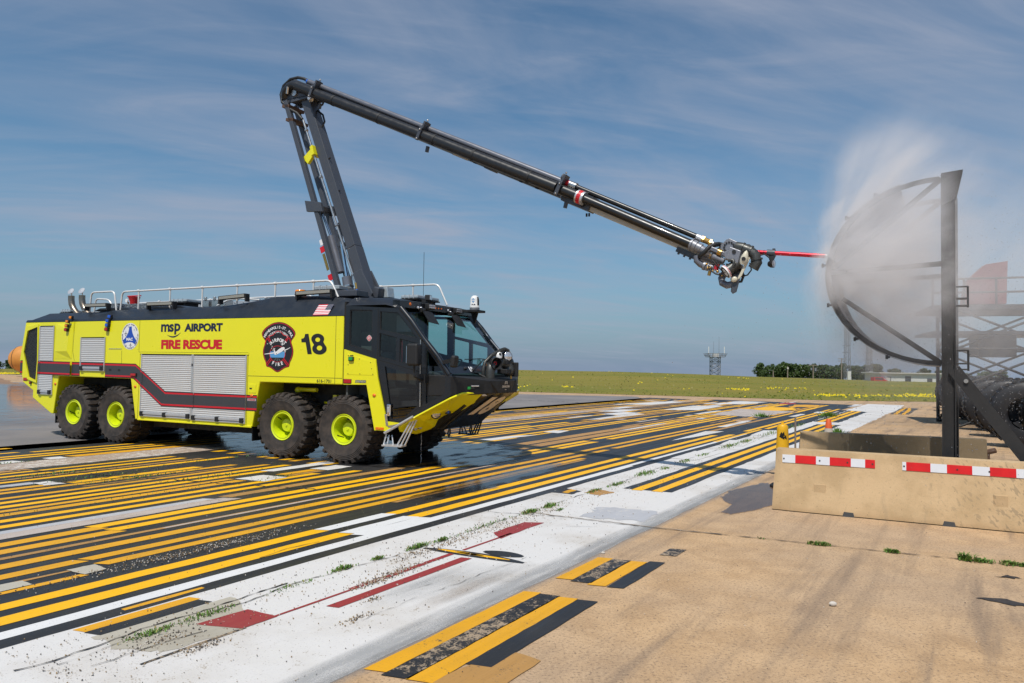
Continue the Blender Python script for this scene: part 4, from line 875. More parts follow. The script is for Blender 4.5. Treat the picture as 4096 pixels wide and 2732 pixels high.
# --- charcoal sweep with red pinstripes
UP = [(-9.035,1.932),(-4.54,1.895),(-3.49,1.280),(-.70,1.278)]; LO = [(-8.955,1.585),(-4.62,1.550),(-3.60,.935),(-.76,.938)]
def at(path, x):
    for (a, b), (c, d) in zip(path, path[1:]):
        if x <= c: return b+(d-b)*(x-a)/(c-a)
    return path[-1][1]
REG = [(-9.03,-8.93,-.003),(-8.255,-8.235,-.003),(-8.235,-8.185,-.031),(-8.185,-7.67,-.0175),(-7.67,-7.615,-.031),(-7.615,-6.90,-.05),(-6.90,-6.58,-.004),(-5.63,-4.335,-.003),(-4.335,-4.28,-.031),(-4.28,-2.69,-.0175),(-2.69,-2.57,-.031),(-2.57,-1.05,-.0175),(-1.05,-1.0,-.031),(-1.0,-.70,-.003)]
REG += [(-6.525,-5.675,-.0175)]
def sweep(name, off0, off1, mat):
    for a, b, y in REG:
        xs = sorted({a, b}|{q for p in (UP, LO) for q, _ in p if a < q < b}); m = MB(); rows = []
        for x in xs:
            u, l = at(UP, x), at(LO, x); f = lambda o: u-o if o < .5 else l+(1-o)
            z0, z1 = f(off0), f(off1)
            if a == -6.525: z0 = max(z0, 1.80); z1 = max(z1, 1.80)
            if a > -1.02: 
                lim = .60+(x+.82)*0
            rows.append([(x, y, z0), (x, y, z1)])
        if max(abs(r[0][2]-r[1][2]) for r in rows) > 1e-4: m.grid(rows).make(name, M[mat], T, fixn=False)
sweep('black_pinstripe', 0.0, .022, 'decal_black'); sweep('red_pinstripe', .022, .060, 'red_vinyl'); sweep('charcoal_stripe', .060, .940, 'charcoal'); sweep('red_pinstripe', .940, .978, 'red_vinyl'); sweep('black_pinstripe', .978, 1.0, 'decal_black')
# --- lettering and emblems
Yd = -.0035
lettering('lettering', fit(text_geo('AIRPORT', .05, .97), -2.945, -1.755, 2.635, 2.82), Yd, M['decal_navy'], T)
lettering('lettering', fit(text_geo('FIRE RESCUE', .055, .97), -3.69, -1.76, 2.243, 2.457), Yd, M['red_vinyl'], T)
g = text_geo('ms', .03, .9); lettering('lettering', fit(g, -3.71, -3.29, 2.635, 2.815), Yd, M['decal_navy'], T); lettering('lettering', fit(text_geo('p', .03), -3.27, -3.075, 2.575, 2.825), Yd, M['decal_navy'], T)
m = MB(); a = []; b = []
for i in range(17):
    f = i/16; x = -3.50+.44*f; z = 2.585-.075*sin(pi*(.08+.84*f))+.05*f*f; k = .014*sin(pi*f)+.002
    a.append((x,Yd,z-k)); b.append((x,Yd,z+k))
m.grid([a, b]).make('swoosh', M['decal_navy'], T, fixn=False)
lettering('lettering', fit(text_geo('616-1701', .012), .905, 1.27, 1.583, 1.650), Yd, M['decal_black'], T)
NUM = lambda x, z: (.472+(x-633)*.001755, 2.575-(z-237)*.001346-(x-633)*.00002)
MB().add([(NUM(x, z)[0], Yd, NUM(x, z)[1]) for x, z in ((633,318),(662,312),(680,292),(690,244),(740,241),(797,547),(733,550),(700,371),(638,371))],[tuple(range(9))]).make('number', M['decal_black'], T, fixn=False)
def ell(cx, cz, rx, rz, a0, a1, n=22): return [NUM(cx+rx*cos(radians(a0+(a1-a0)*i/n)), cz+rz*sin(radians(a0+(a1-a0)*i/n))) for i in range(n+1)]
plate('number', ell(878,318,95,80,150,390)+ell(907,464,106,87,-40,220), [ell(878,328,36,34,0,345), ell(907,452,40,38,0,345)], Yd-.0005, Yd+.0005, M['decal_black'], T)
# flag decal on the black roof side
fl = empty('flag_decal', (0,0,0)); fl.parent = T
def fy(z): return -.0045+(z-ZB)*.04/.06-.006
FX0, FX1, FZ0, FZ1 = .75, 1.14, 2.945, 3.175
def fm(p):   # follows the sloping roof side
    x, z = p; y = .04*(z-ZB)/.06 if z < ZB+.06 else .04+(.30-.04)*(z-ZB-.06)/(3.365-ZB-.06)
    return (x+(.03*(z-FZ0)/(FZ1-FZ0)), y-.012, z)
def fquad(nm, x0, x1, z0, z1, mat):
    zs = [z0+(z1-z0)*k/4 for k in range(5)]; zs = sorted(set(zs+([ZB+.06] if z0 < ZB+.06 < z1 else [])))
    return MB().grid([[fm((x0, z)), fm((x1, z))] for z in zs]).make(nm, M[mat], fl, fixn=False)
for k in range(13):
    z0 = FZ0+(FZ1-FZ0)*k/13; fquad('stripe', FX0, FX1, z0, z0+(FZ1-FZ0)/13, 'red_vinyl' if k % 2 == 0 else 'decal_white')
c = fquad('canton', FX0+.235, FX1, FZ0+(FZ1-FZ0)*6/13, FZ1, 'decal_navy'); c.location.y = -.0015
m = MB()
for r_ in range(5):
    for k in range(6):
        x = FX0+.25+k*.025; z = FZ0+.119+r_*.023; p = fm((x, z)); m.add([(p[0]+.007*cos(a), p[1]-.003, p[2]+.007*sin(a)) for a in [i*pi/3 for i in range(6)]], [tuple(range(6))])
m.make('star', M['decal_white'], fl, fixn=False)
# oval commission emblem
em = empty('commission_emblem', (0,0,0)); em.parent = T
cx, cz, rx, rz = -4.765, 2.54, .305, .315
MB().add([(cx+rx*cos(a), -.003, cz+rz*sin(a)) for a in [i*pi/24 for i in range(48)]], [tuple(range(48))]).make('oval', M['decal_white'], em, fixn=False)
U = lambda pts, y: [(cx+(x-425)/460*.61, y, cz-(z-447)/725*.63) for x, z in pts]
tail = [(395,180),(462,180),(466,260),(485,350),(520,440),(560,510),(602,560),(558,665),(500,620),(450,605),(400,603),(340,615),(275,655),(237,555),(290,500),(335,430),(370,350),(390,260)]
MB().add(U(tail, -.005), [tuple(range(len(tail)))]).make('blue_tail', M['decal_blue'], em, fixn=False)
def ef(txt, x0, x1, z0, z1, mat):
    a = U([(x0,z1),(x1,z0)], 0); lettering('lettering', fit(text_geo(txt, .05), a[0][0], a[1][0], a[0][2], a[1][2]), -.0065, M[mat], em)
ef('MAC', 330, 502, 485, 568, 'decal_white')
for px, pz, k in ((310,370,1.0),(443,680,.85),(378,188,.35),(528,265,.35),(238,460,.3),(588,483,.35),(328,690,.4)):
    pl_ = [(0,-75),(5,-40),(6,-10),(48,12),(48,18),(6,8),(4,50),(14,64),(14,70),(0,66),(-14,70),(-14,64),(-4,50),(-6,8),(-48,18),(-48,12),(-6,-10),(-5,-40)]
    MB().add(U([(px+x*k, pz+z*k) for x, z in pl_], -.0055), [tuple(range(len(pl_)))]).make('plane_mark', M['decal_navy'], em, fixn=False)
lettering('lettering', arc_text('MINNEAPOLIS SAINT PAUL', cx, cz, rx*.895, rz*.90, -66, 60, .043, .03), -.0055, M['decal_navy'], em)
lettering('lettering', arc_text('METROPOLITAN AIRPORTS COMMISSION', cx, cz, rx*.895, rz*.90, -82, -278, .043, .03, inward=True), -.0055, M['decal_navy'], em)
# fire department shield
sh = empty('shield_emblem', (0,0,0)); sh.parent = T
S = lambda pts, y: [(-.60+(x-33)/504*.92, y, 1.772+(817-z)/753*1.048) for x, z in pts]
half = [(285,64),(370,78),(450,125),(505,175),(535,225),(532,265),(505,310),(478,345),(478,380),(497,430),(511,490),(508,555),(490,615),(465,665),(455,725),(445,738),(400,745),(355,775),(310,810),(277,817)]
shape = half+[(2*281-x, z) for x, z in half[::-1]]
def scaled(pts, k): return [(281+(x-281)*k, 440+(z-440)*(1-(1-k)*.72)) for x, z in pts]
def smoothp(pts):
    o = []; n = len(pts)
    for i in range(n):
        p, q = pts[i], pts[(i+1) % n]; o += [(p[0]*.75+q[0]*.25, p[1]*.75+q[1]*.25), (p[0]*.25+q[0]*.75, p[1]*.25+q[1]*.75)]
    return o
shape = smoothp(shape)
for k, y, mt, nm in ((1,-.003,'decal_black','shield'),(.965,-.0042,'red_vinyl','red_border'),(.93,-.0054,'decal_black','shield_field')):
    p = scaled(shape, k); MB().add(S(p, y), [tuple(range(len(p)))]).make(nm, M[mt], sh, fixn=False)
circ = [(275+120*cos(a), 545+125*sin(a)) for a in [i*pi/20 for i in range(40)]]
MB().add(S(circ, -.0064), [tuple(range(40))]).make('red_ring', M['red_vinyl'], sh, fixn=False)
MB().add(S([(275+112*cos(a), 545+118*sin(a)) for a in [i*pi/20 for i in range(40)]], -.0072), [tuple(range(40))]).make('ring_field', M['decal_black'], sh, fixn=False)
lo_ = [(275+112*cos(a), 545+118*sin(a)) for a in [i*pi/20 for i in range(41)]]; lo_ = [p for p in lo_ if 500 < p[1] < 612]; lo_ = sorted([p for p in lo_ if p[0] > 275], key=lambda p: p[1])+sorted([p for p in lo_ if p[0] < 275], key=lambda p: -p[1])
MB().add(S(lo_, -.0078), [tuple(range(len(lo_)))]).make('horizon_glow', M['decal_sky'], sh, fixn=False)
def sq(nm, pts, mt, y): return MB().add(S(pts, y), [tuple(range(len(pts)))]).make(nm, M[mt], sh, fixn=False)
def bar(p, q, w, mt, y, nm='red_bar'):
    d = V((q[0]-p[0], q[1]-p[1])).normalized(); n = (-d.y*w/2, d.x*w/2); return sq(nm, [(p[0]-n[0],p[1]-n[1]),(q[0]-n[0],q[1]-n[1]),(q[0]+n[0],q[1]+n[1]),(p[0]+n[0],p[1]+n[1])], mt, y)
for p, q in (((128,285),(175,360)),((112,300),(160,372)),((432,285),(380,350)),((445,300),(390,372)),((190,628),(125,715)),((170,610),(108,700)),((360,628),(430,718)),((375,612),(447,705)),((130,283),(200,262)),((200,262),(240,215)),((240,215),(281,202)),((281,202),(320,215)),((320,215),(362,262)),((362,262),(434,283)),((112,300),(80,395)),((448,300),(478,395))): bar(p, q, 11, 'red_vinyl', -.0080)
fus = [(228,540),(250,515),(300,470),(340,445),(368,440),(386,452),(380,478),(340,512),(290,540),(255,557),(232,553)]
sq('plane_body', fus, 'decal_white', -.0095); sq('plane_wing', [(75,545),(85,553),(200,540),(300,520),(310,508),(240,518)], 'decal_white', -.0090); sq('plane_wing', [(372,482),(420,468),(467,443),(464,452),(425,478),(385,494)], 'decal_white', -.0090); sq('plane_tail', [(215,458),(224,463),(250,520),(228,528)], 'decal_white', -.0092)
for x, z, r in ((265,541,12),(390,505,13)): sq('plane_engine', [(x+r*cos(a), z+r*1.1*sin(a)) for a in [i*pi/5 for i in range(10)]], 'decal_white', -.0100); sq('plane_engine_mouth', [(x+r*.55*cos(a), z+r*.6*sin(a)) for a in [i*pi/5 for i in range(10)]], 'decal_black', -.0106)
m = MB()
for x, z, r in ((120,392,12),(150,382,12),(170,402,12),(195,432,12),(187,458,12),(235,464,11),(208,488,12),(258,326,12),(285,322,12),(264,350,12),(286,345,12),(306,352,12),(325,368,10),(347,398,30)):
    m.add(S([(x+(r if i % 2 == 0 else r*.28)*cos(i*pi/4+.2), z+(r if i % 2 == 0 else r*.28)*sin(i*pi/4+.2)) for i in range(8)], -.0088), [tuple(range(8))])
for i in range(6):
    for x0, x1 in ((250,225),(275,275),(300,325)): q = (x0+(x1-x0)*i/6, 618+i*7); m.add(S([(q[0]-2,q[1]-3),(q[0]+2,q[1]-3),(q[0]+2,q[1]),(q[0]-2,q[1])], -.0086), [(0,1,2,3)])
m.make('star', M['decal_white'], sh, fixn=False)
sc_, sz_ = .92/504, 1.048/753; scx = -.60+(281-33)*sc_; scz = 1.772+(817-365)*sz_
lettering('lettering', arc_text('MINNEAPOLIS-ST. PAUL', scx, scz, 222*sc_, 222*sz_, -66, 68, .078, .03), -.0070, M['decal_white'], sh)
lettering('lettering', arc_text('INTERNATIONAL', scx, scz-.02, 172*sc_, 168*sz_, -58, 58, .066, .03), -.0070, M['decal_white'], sh)
lettering('lettering', arc_text('AIRPORT', scx, scz-.12, 130*sc_, 120*sz_, -52, 52, .098, .04), -.0085, M['decal_white'], sh)
lettering('lettering', arc_text('FIRE', scx, scz-.20, 150*sc_, 190*sz_, -154, -206, .098, .04, inward=True), -.0085, M['decal_white'], sh)
# --- side lights
def lamp(name, lens, x, z, w, h, y=0.0, tilt=0, d=.045):
    l = empty(name, (x, y, z)); l.parent = T; l.rotation_euler = (0, tilt, 0)
    MB().bx(-w/2-.014,w/2+.014,-d*.7,.0,-h/2-.012,h/2+.012).make('bezel', M['matt_black'], l, bevel=.008); MB().bx(-w/2,w/2,-d,-.01,-h/2,h/2).make('lens', M[lens], l, bevel=.01)
    return l
for (x, z), ln in zip(((-6.98,3.02),(-7.00,2.915),(-7.03,2.81),(-7.05,2.71)), ('amber_lens',)*3+('red_lens',)): lamp('marker_light', ln, x, z, .085, .062, -.05 if z < 2.93 else .02, .12, .07)
for (x, z), ln in zip(((-5.515,3.02),(-5.535,2.915),(-5.555,2.81),(-5.575,2.71)), ('blue_lens',)*3+('red_lens',)): lamp('marker_light', ln, x, z, .095, .068, -.004 if z < 2.93 else .03, .12, .07)
lamp('side_marker', 'red_lens', -4.58, 1.635, .17, .06); lamp('side_marker', 'red_lens', 1.70, 1.625, .18, .075); lamp('side_marker', 'red_lens', -8.78, 1.44, .17, .07, .03); lamp('side_marker', 'red_lens', -8.54, 1.355, .05, .04)
for x, z, y in ((-7.53,1.35,0),(-4.53,1.36,0),(-.85,1.26,0),(2.35,1.37,-.03)): MB().sph((x,y-.004,z),.042,12,8,(1,.45,.75)).make('turn_marker', M['orange_lens'], T, smooth=60)
MB().bx(2.40,2.59,-.042,-.028,.715,.765).make('reflector', M['orange_lens'], T, bevel=.004); MB().bx(2.47,2.52,-.046,-.03,.728,.752).make('reflector_core', M['amber_lens'], T)
MB().bx(-.965,-.72,-.008,.0,1.15,1.20).make('name_plate', M['alu'], T); lettering('lettering', fit(text_geo('STRIKER', .03), -.95, -.735, 1.158, 1.192), -.010, M['red_vinyl'], T)
lettering('lettering', fit(text_geo('STRIKER', .07, 1.0, .25), 1.885, 2.155, 1.600, 1.655), -.034, M['decal_black'], T); lettering('lettering', fit(text_geo('STRIKER', .02, 1.0, .25), 1.895, 2.145, 1.607, 1.648), -.0355, M['alu'], T)
# --- roof gear
def rail(name, pts, r=.022, posts=(), mat='rail'):
    m = MB(); P = [V(p) for p in pts]; q = [P[0]]
    for i in range(1, len(P)-1):
        a = (P[i-1]-P[i]); b = (P[i+1]-P[i]); k = min(.12, a.length*.4, b.length*.4)
        for f in range(5):
            t_ = f/4; p0 = P[i]+a.normalized()*k; p1 = P[i]+b.normalized()*k; q.append(p0*(1-t_)**2+P[i]*2*t_*(1-t_)+p1*t_*t_)
    q.append(P[-1]); m.tube(q, r, 8)
    for a, b in posts: m.cyl(a, b, r*.85, n=8); m.cyl(V(b)-V((.035,0,0)), V(b)+V((.035,0,0)), r*1.5, n=8)
    return m.make(name, M[mat], T, smooth=50)
rail('handrail', [(-5.65,.36,3.21),(-5.60,.36,3.66),(.90,.36,3.69),(1.10,.36,3.34)], posts=[((x,.36,3.22 if x < -1 else 3.40),(x,.36,3.665+(x+5.6)*.004)) for x in (-5.0,-3.9,-2.83,-1.74,-.62,.44)])
rail('handrail', [(-6.83,.36,3.19),(-6.78,.36,3.68),(-5.90,.36,3.68),(-5.80,.36,3.20)])
rail('handrail', [(-7.60,1.0,3.2),(-7.55,1.0,3.60),(-7.0,1.0,3.56),(-6.75,1.0,3.2)]); rail('handrail', [(-8.05,2.5,3.2),(-7.9,2.5,3.62),(-1.5,2.5,3.66),(-1.3,2.5,3.3)], posts=[((x,2.5,3.2),(x,2.5,3.64)) for x in (-7,-6,-5,-4,-3,-2)])
rail('handrail', [(-.3,2.5,3.4),(-.2,2.5,3.80),(2.18,2.5,3.80),(2.42,2.5,3.32)], posts=[((x,2.5,3.38),(x,2.5,3.80)) for x in (.6,1.5)])
for x0, x, z in ((-8.05,-8.27,3.58),(-7.62,-7.82,3.56)):
    e = empty('exhaust_stack', (x, .8, 0)); e.parent = T
    MB().tube([(.38,0,3.12),(.26,0,3.20),(.12,0,3.32),(.03,0,3.45),(0,0,3.58),(0,0,3.68)], .078, 14).make('pipe', M['exhaust'], e, smooth=50)
    m = MB(); m.lathe([(.088,3.26),(.088,3.28)],(0.17,0,0),(0,0,1),14); m.make('clamp', M['steel'], e); MB().cyl((0,0,3.66),(0.01,0,3.78),.014,n=6).make('cap_hinge', M['steel'], e); MB().lathe([(1e-3,-.008),(.09,-.008),(.092,.004),(1e-3,.012)],(0,-.02,3.80),(.15,-.85,.50),20).make('rain_cap', M['alu'], e, smooth=50)
def lightbar(x, y, z, lx, ly, h=.10, name='light_bar'):
    l = empty(name, (x, y, z)); l.parent = T
    MB().bx(-lx/2,lx/2,-ly/2,ly/2,.0,.025).make('base_tray', M['matt_black'], l)
    MB().bx(-lx/2+.01,lx/2-.01,-ly/2+.01,ly/2-.01,.027,h).make('lens', M['clear_plastic'], l, bevel=.02)
    for k in range(1, 4): MB().bx(-lx/2+lx*k/4-.008,-lx/2+lx*k/4+.008,-ly/2,ly/2,.02,h+.006).make('divider', M['alu'], l)
    for sx in (-.3, .3): MB().box((sx*lx,0,-.06),(.05,ly*.8,.13)).make('bracket', M['matt_black'], l)
    return l
lb = lightbar(-8.33, 1.42, 3.20, .42, 1.5); 
for k in (-.5, .5): MB().cyl((-8.15,1.42+k,3.05),(-8.28,1.42+k,3.2),.035,n=8).make('bar_leg', M['steel'], T)
lightbar(-4.55, 1.35, 3.42, .62, .5); lightbar(.42, 1.0, 3.53, .70, .45, .12); lightbar(2.1, 1.9, 3.36, .45, .9, .10)
def ledbar(x0, x1, y, z, zr=0):
    l = empty('led_light_bar', ((x0+x1)/2, y, z)); l.parent = T; w = x1-x0; l.rotation_euler = (0, -zr, 0)
    MB().bx(-w/2,w/2,-.02,.06,-.045,.045).make('housing', M['matt_black'], l, bevel=.008); MB().bx(-w/2+.02,w/2-.02,-.028,-.015,-.03,.03).make('led_array', M['led_strip'], l)
    for sx in (-1, 1): MB().bx(sx*w/2-.02,sx*w/2+.02,-.01,.10,-.13,.04).make('bracket', M['matt_black'], l)
    return l
for a, b, z, q in ((-6.80,-5.97,3.335,0),(-4.50,-3.62,3.315,0),(-2.14,-1.34,3.41,.05),(.10,1.03,3.44,.02)): ledbar(a, b, .22, z, q)
b_ = empty('amber_beacon', (.04, .42, 3.40)); b_.parent = T; MB().lathe([(.12,0),(.125,.03)],(0,0,0),(0,0,1),18,True).make('base', M['matt_black'], b_); MB().lathe([(.12,.03),(.115,.10),(.10,.125),(1e-3,.13)],(0,0,0),(0,0,1),18).make('lens', M['amber_lens'], b_, smooth=50)
rm = empty('roof_fill_port', (-6.30, 1.2, 3.2)); rm.parent = T
MB().lathe([(.17,0),(.17,.05),(.105,.06),(.10,.30),(.14,.40),(.15,.43),(1e-3,.43)],(0,0,0),(0,0,1),20).make('red_port', M['red_paint'], rm, smooth=40); MB().cyl((-.26,0,.455),(.26,0,.455),.016,n=6).make('handle', M['red_paint'], rm); MB().cyl((-.16,-.05,.1),(-.16,-.05,.3),.02,n=6).make('valve', M['brass'], rm); MB().lathe([(1e-3,0),(.05,0),(.05,.02),(1e-3,.02)],(-.17,-.08,.33),(0,-1,0),14).make('gauge', M['white_gloss'], rm)
MB().bx(-6.05,-5.15,.75,1.4,3.18,3.40).make('diamond_plate_box', M['diamond'], T, bevel=.01); MB().bx(-6.55,-6.22,.7,1.0,3.18,3.42).make('diamond_plate_box', M['diamond'], T, bevel=.01)
MB().lathe([(.38,0),(.36,.14),(.2,.22),(1e-3,.25)],(-6.62,1.7,3.2),(0,0,1),20).make('tank_dome', M['matt_black'], T, smooth=40)
m = MB(); m.bx(-6.6,-1.7,1.85,1.87,3.22,3.50); m.make('walkway_guard', M['alu'], T)
m = MB(); [m.cyl((-6.4+k*.3,1.84,3.46),(-6.4+k*.3,1.86,3.46),.02,n=6) for k in range(16)]; m.make('guard_bolt', M['steel'], T)
MB().bx(-8.2,-7.0,1.2,2.6,3.15,3.27).make('engine_hatch', M['pale_metal'], T, bevel=.03)
for x0, x1 in ((-6.7,-5.2),(-4.7,-3.3)): MB().prism([(x0,3.20),(x1,3.21),(x1-.25,3.275),(x0+.25,3.27)],'y',.36,.9).make('roof_hump', M['roof_black'], T, bevel=.02)
m = MB()
for x, y, z in ((-3.5,.95,3.24),(-3.2,.95,3.24),(-3.0,1.0,3.24)): m.bx(x,x+.2,y,y+.25,z,z+.2); m.cyl((x+.1,y,z+.2),(x+.1,y,z+.28),.04,n=8)
m.make('valve_block', M['steel'], T, bevel=.01)
m = MB(); m.tube([(-2.95,.9,3.3),(-2.6,.9,3.42),(-2.2,.9,3.45),(-1.6,.9,3.40)],.022,8); m.make('roof_pipe', M['rail'], T, smooth=50)
m = MB(); m.bx(.3,1.3,.7,1.1,3.39,3.52); m.bx(-.3,.1,1.9,2.3,3.39,3.6); m.make('boom_cradle', M['boom_grey'], T, bevel=.015)
# ------------------------------------------------------------------ cab
def both(fn):
    for far in (False, True): fn(far)
def yy(far, *a): return tuple((W-q if far else q) for q in a)
cab_out = [(1.60,1.56),(1.60,3.12),(2.88,3.04),(3.38,2.46),(4.02,1.79),(4.03,1.41),(3.31,1.01),(2.95,.84),(2.66,.71),(2.37,.71),(2.16,1.57)]
win = {'a': [(1.70,3.04),(2.24,3.02),(2.25,2.20),(1.70,2.33)], 'b': [(2.42,2.99),(2.84,2.96),(3.28,2.47),(2.42,2.635)],
       'c': [(2.42,2.575),(2.82,2.485),(2.82,2.03),(2.42,2.105)], 'd': [(2.895,2.465),(3.29,2.375),(3.295,1.955),(2.895,2.015)],
       'e': [(2.56,1.93),(3.30,1.76),(3.31,1.20),(2.98,.93),(2.74,.93)], 'f': [(3.50,2.27),(3.91,1.78),(3.91,1.44),(3.50,1.24)]}
def cabside(far):
    plate('cab_side', cab_out, list(win.values()), *yy(far, .0, .06), M['black_paint'], T, bevel=.008)
    for k, p in win.items():
        mt = 'door_glass' if k == 'e' else 'tint_glass'
        y = yy(far, .022)[0]
        MB().add([(x,y,z) for x, z in p],[tuple(range(len(p)))]).make('cab_window', M[mt], T, fixn=False)
        if k in 'abcd' and not far:
            g = [(x+(sum(q[0] for q in p)/len(p)-x)*.06, z+(sum(q[1] for q in p)/len(p)-z)*.06) for x, z in p]
            plate('window_gasket', p, [g], *yy(far, .010, .030), M['matt_black'], T)
    plate('cab_corner_panel', [(1.60,2.255),(2.36,2.065),(2.42,1.72),(2.645,.885),(2.955,.865),(2.68,.70),(2.37,.70),(2.16,1.57),(1.60,1.56)], [], *yy(far, -.03, -.001), M['lime'], T, bevel=.012)
both(cabside)
MB().add([(1.69,-.034,2.165),(2.27,-.034,2.02),(2.33,-.034,1.755),(1.69,-.034,1.755),(1.69,-.029,2.165),(2.27,-.029,2.02),(2.33,-.029,1.755),(1.69,-.029,1.755)],[(0,1,2,3),(0,4,5,1),(1,5,6,2),(2,6,7,3),(3,7,4,0)]).make('access_panel', M['lime'], T, bevel=.003)
m = MB()
for x, z in ((1.71,2.13),(1.98,2.065),(2.25,2.0),(1.71,1.95),(2.28,1.88),(1.71,1.775),(2.0,1.775),(2.31,1.775)): m.cyl((x,-.038,z),(x,-.03,z),.009,n=8)
m.make('panel_screw', M['matt_black'], T)
g = lamp('ground_light', 'green_lens', 1.79, 2.065, .095, .062, -.034); MB().bx(1.75,1.83,-.04,-.03,2.125,2.14).make('lamp_hood', M['matt_black'], T)
plate('kick_plate', [(2.60,1.02),(2.655,1.02),(2.695,.80),(2.64,.80)], [], -.036, -.0305, M['steel'], T); plate('kick_plate', [(2.67,.80),(2.98,.865),(2.86,.775),(2.69,.775)], [], -.036, -.0305, M['steel'], T)
# door outline, hinge strip, handle, badge
for q in ((2.385,3.05,2.385,2.06),(2.385,2.0,2.645,.90),(2.37,2.06,3.36,1.84),(3.375,2.45,3.385,1.20),(2.70,.90,2.99,.90),(2.99,.90,3.38,1.20)): seam(*q, w=.014, y=-.002)
MB().cyl((3.385,-.012,1.19),(3.372,-.012,2.44),.012,n=8).make('door_hinge', M['steel'], T)
m = MB(); m.bx(2.645,2.735,-.035,.0,.985,1.215); m.make('door_handle', M['chrome'], T, bevel=.018); MB().bx(2.665,2.72,-.055,-.03,1.05,1.16).make('handle_grip', M['lamp_glass'], T, bevel=.015)
bd = empty('window_badge', (2.165,.018,2.475)); bd.parent = T
for r, y, mt in ((.055,0,'decal_white'),(.047,-.002,'red_vinyl'),(.032,-.004,'decal_white'),(.024,-.006,'red_vinyl'),(.013,-.008,'decal_white')):
    MB().add([(r*(1+.1*cos(4*a))*cos(a), y, r*(1+.1*cos(4*a))*sin(a)) for a in [i*pi/12 for i in range(24)]],[tuple(range(24))]).make('badge_ring', M[mt], bd, fixn=False)
# roof of the cab, back wall, floor
m = MB(); rows = []
for x, z, y in ((1.585,3.31,.26),(2.55,3.27,.27),(2.84,3.205,.20),(2.92,3.06,.05)):
    rows.append([(x,0,3.12 if x < 2.8 else 3.05),(x,.035,3.16 if x < 2.8 else 3.07),(x,y,z-.02),(x,y+.06,z),(x,W-y-.06,z),(x,W-y,z-.02),(x,W-.035,3.16 if x < 2.8 else 3.07),(x,W,3.12 if x < 2.8 else 3.05)])
m.grid(rows); m.add(rows[0],[tuple(range(8))[::-1]]); m.add(rows[-1],[tuple(range(8))]); m.make('cab_roof', M['roof_black'], T, smooth=25)
MB().bx(1.60,1.64,.06,W-.06,1.0,3.1).make('cab_back_wall', M['partition'], T); MB().bx(1.64,2.95,.07,W-.07,.86,.92).make('cab_floor', M['dash'], T)
MB().bx(1.555,1.60,.01,W-.01,1.56,3.2).make('cab_gap', M['under'], T)
# windscreen: one curved sheet between the pillars
def ws(u, v, d=0.0):
    y = .07+(W-.14)*u; prof = [(2.885,3.06),(3.14,2.80),(3.43,2.45),(3.74,2.12),(3.985,1.80)]
    f = v*4; i = min(3, int(f)); f -= i; x = prof[i][0]*(1-f)+prof[i+1][0]*f; z = prof[i][1]*(1-f)+prof[i+1][1]*f
    b = .07*sin(pi*u)*(1-.2*v); return (x+b*.75+d*.72, y, z+b*.6+d*.69)
MB().grid([[ws(i/16, j/12) for i in range(17)] for j in range(13)]).make('windshield', M['windshield'], T, smooth=60, fixn=False)
MB().grid([[ws(i/16, j/40, .004) for i in range(17)] for j in range(0, 5)]).make('sun_band', M['sun_band'], T, fixn=False)
m = MB(); m.grid([[ws(i/16, .90+.1*j/3, .006) for i in range(17)] for j in range(4)]); m.make('cowl_band', M['black_paint'], T, smooth=60, fixn=False)
for u in (-.012, 1.012):
    m = MB(); m.tube([ws(u, k/16, -.005) for k in range(17)], .052, 10); m.make('windshield_pillar', M['black_paint'], T, smooth=50)
# interior: seats, dash, wheel, bottle
def seat(x, y):
    s = empty('seat', (x, y, .92)); s.parent = T
    MB().box((0,0,.50),(.5,.52,.16)).make('cushion', M['seat_grey'], s, bevel=.04); MB().box((-.26,0,.92),(.14,.5,.74), Quaternion((0,1,0),-.12)).make('backrest', M['seat_grey'], s, bevel=.05); MB().box((-.34,0,1.42),(.11,.30,.22)).make('headrest', M['dash'], s, bevel=.05); MB().bx(-.2,.2,-.2,.2,0,.42).make('pedestal', M['dash'], s)
for x, y in ((2.72,W/2),(2.60,.33)): seat(x, y)
MB().bx(1.65,2.86,.62,.66,.92,3.08).make('cab_partition', M['partition'], T)
MB().bx(1.66,2.2,.40,.61,.95,2.62).make('equipment_locker', M['partition'], T)
MB().bx(2.50,2.84,.45,.61,2.62,2.94).make('pale_locker', M['galv'], T)
MB().prism([(3.30,1.12),(3.30,1.70),(3.45,1.86),(3.92,1.80),(3.92,1.42),(3.42,1.12)],'y',.09,W-.09).make('dashboard', M['dash'], T, bevel=.03)
m = MB(); q = Quaternion((0,1,0), radians(-58)); c = V((3.26,W/2,1.90)); m.tube([c+q @ V((.23*cos(a),.23*sin(a),0)) for a in [i*2*pi/24 for i in range(25)]],.018,8); m.beam(c, c+V((.25,0,-.25)), .05, .05); [m.beam(c, c+q @ V((.22*cos(a),.22*sin(a),0)), .03, .02) for a in (.5,2.6,4.7)]
m.make('steering_wheel', M['dash'], T, smooth=50)
m = MB(); m.cyl((3.5,2.05,1.83),(3.5,2.05,2.08),.045,n=14); m.cyl((3.5,2.05,2.08),(3.5,2.05,2.13),.03,n=12); m.make('water_bottle', M['galv'], T)
for x, y in ((3.62,2.45),(3.5,.95)):
    m = MB()
    for k in range(9): a = k*2*pi/9; m.cyl((x,y,2.0),(x+.03*cos(a),y+.11*cos(a),2.0+.11*sin(a)),.006,n=4)
    m.tube([(x,y+.11*cos(a),2.0+.11*sin(a)) for a in [i*2*pi/18 for i in range(19)]],.007,5); m.cyl((x+.03,y,2.0),(x+.09,y,2.0),.035,n=10); m.cyl((x+.06,y,1.8),(x+.06,y,2.0),.012,n=6); m.make('cab_fan', M['dash'], T)
e = empty('safety_tool', (3.70,.045,1.58)); e.parent = T
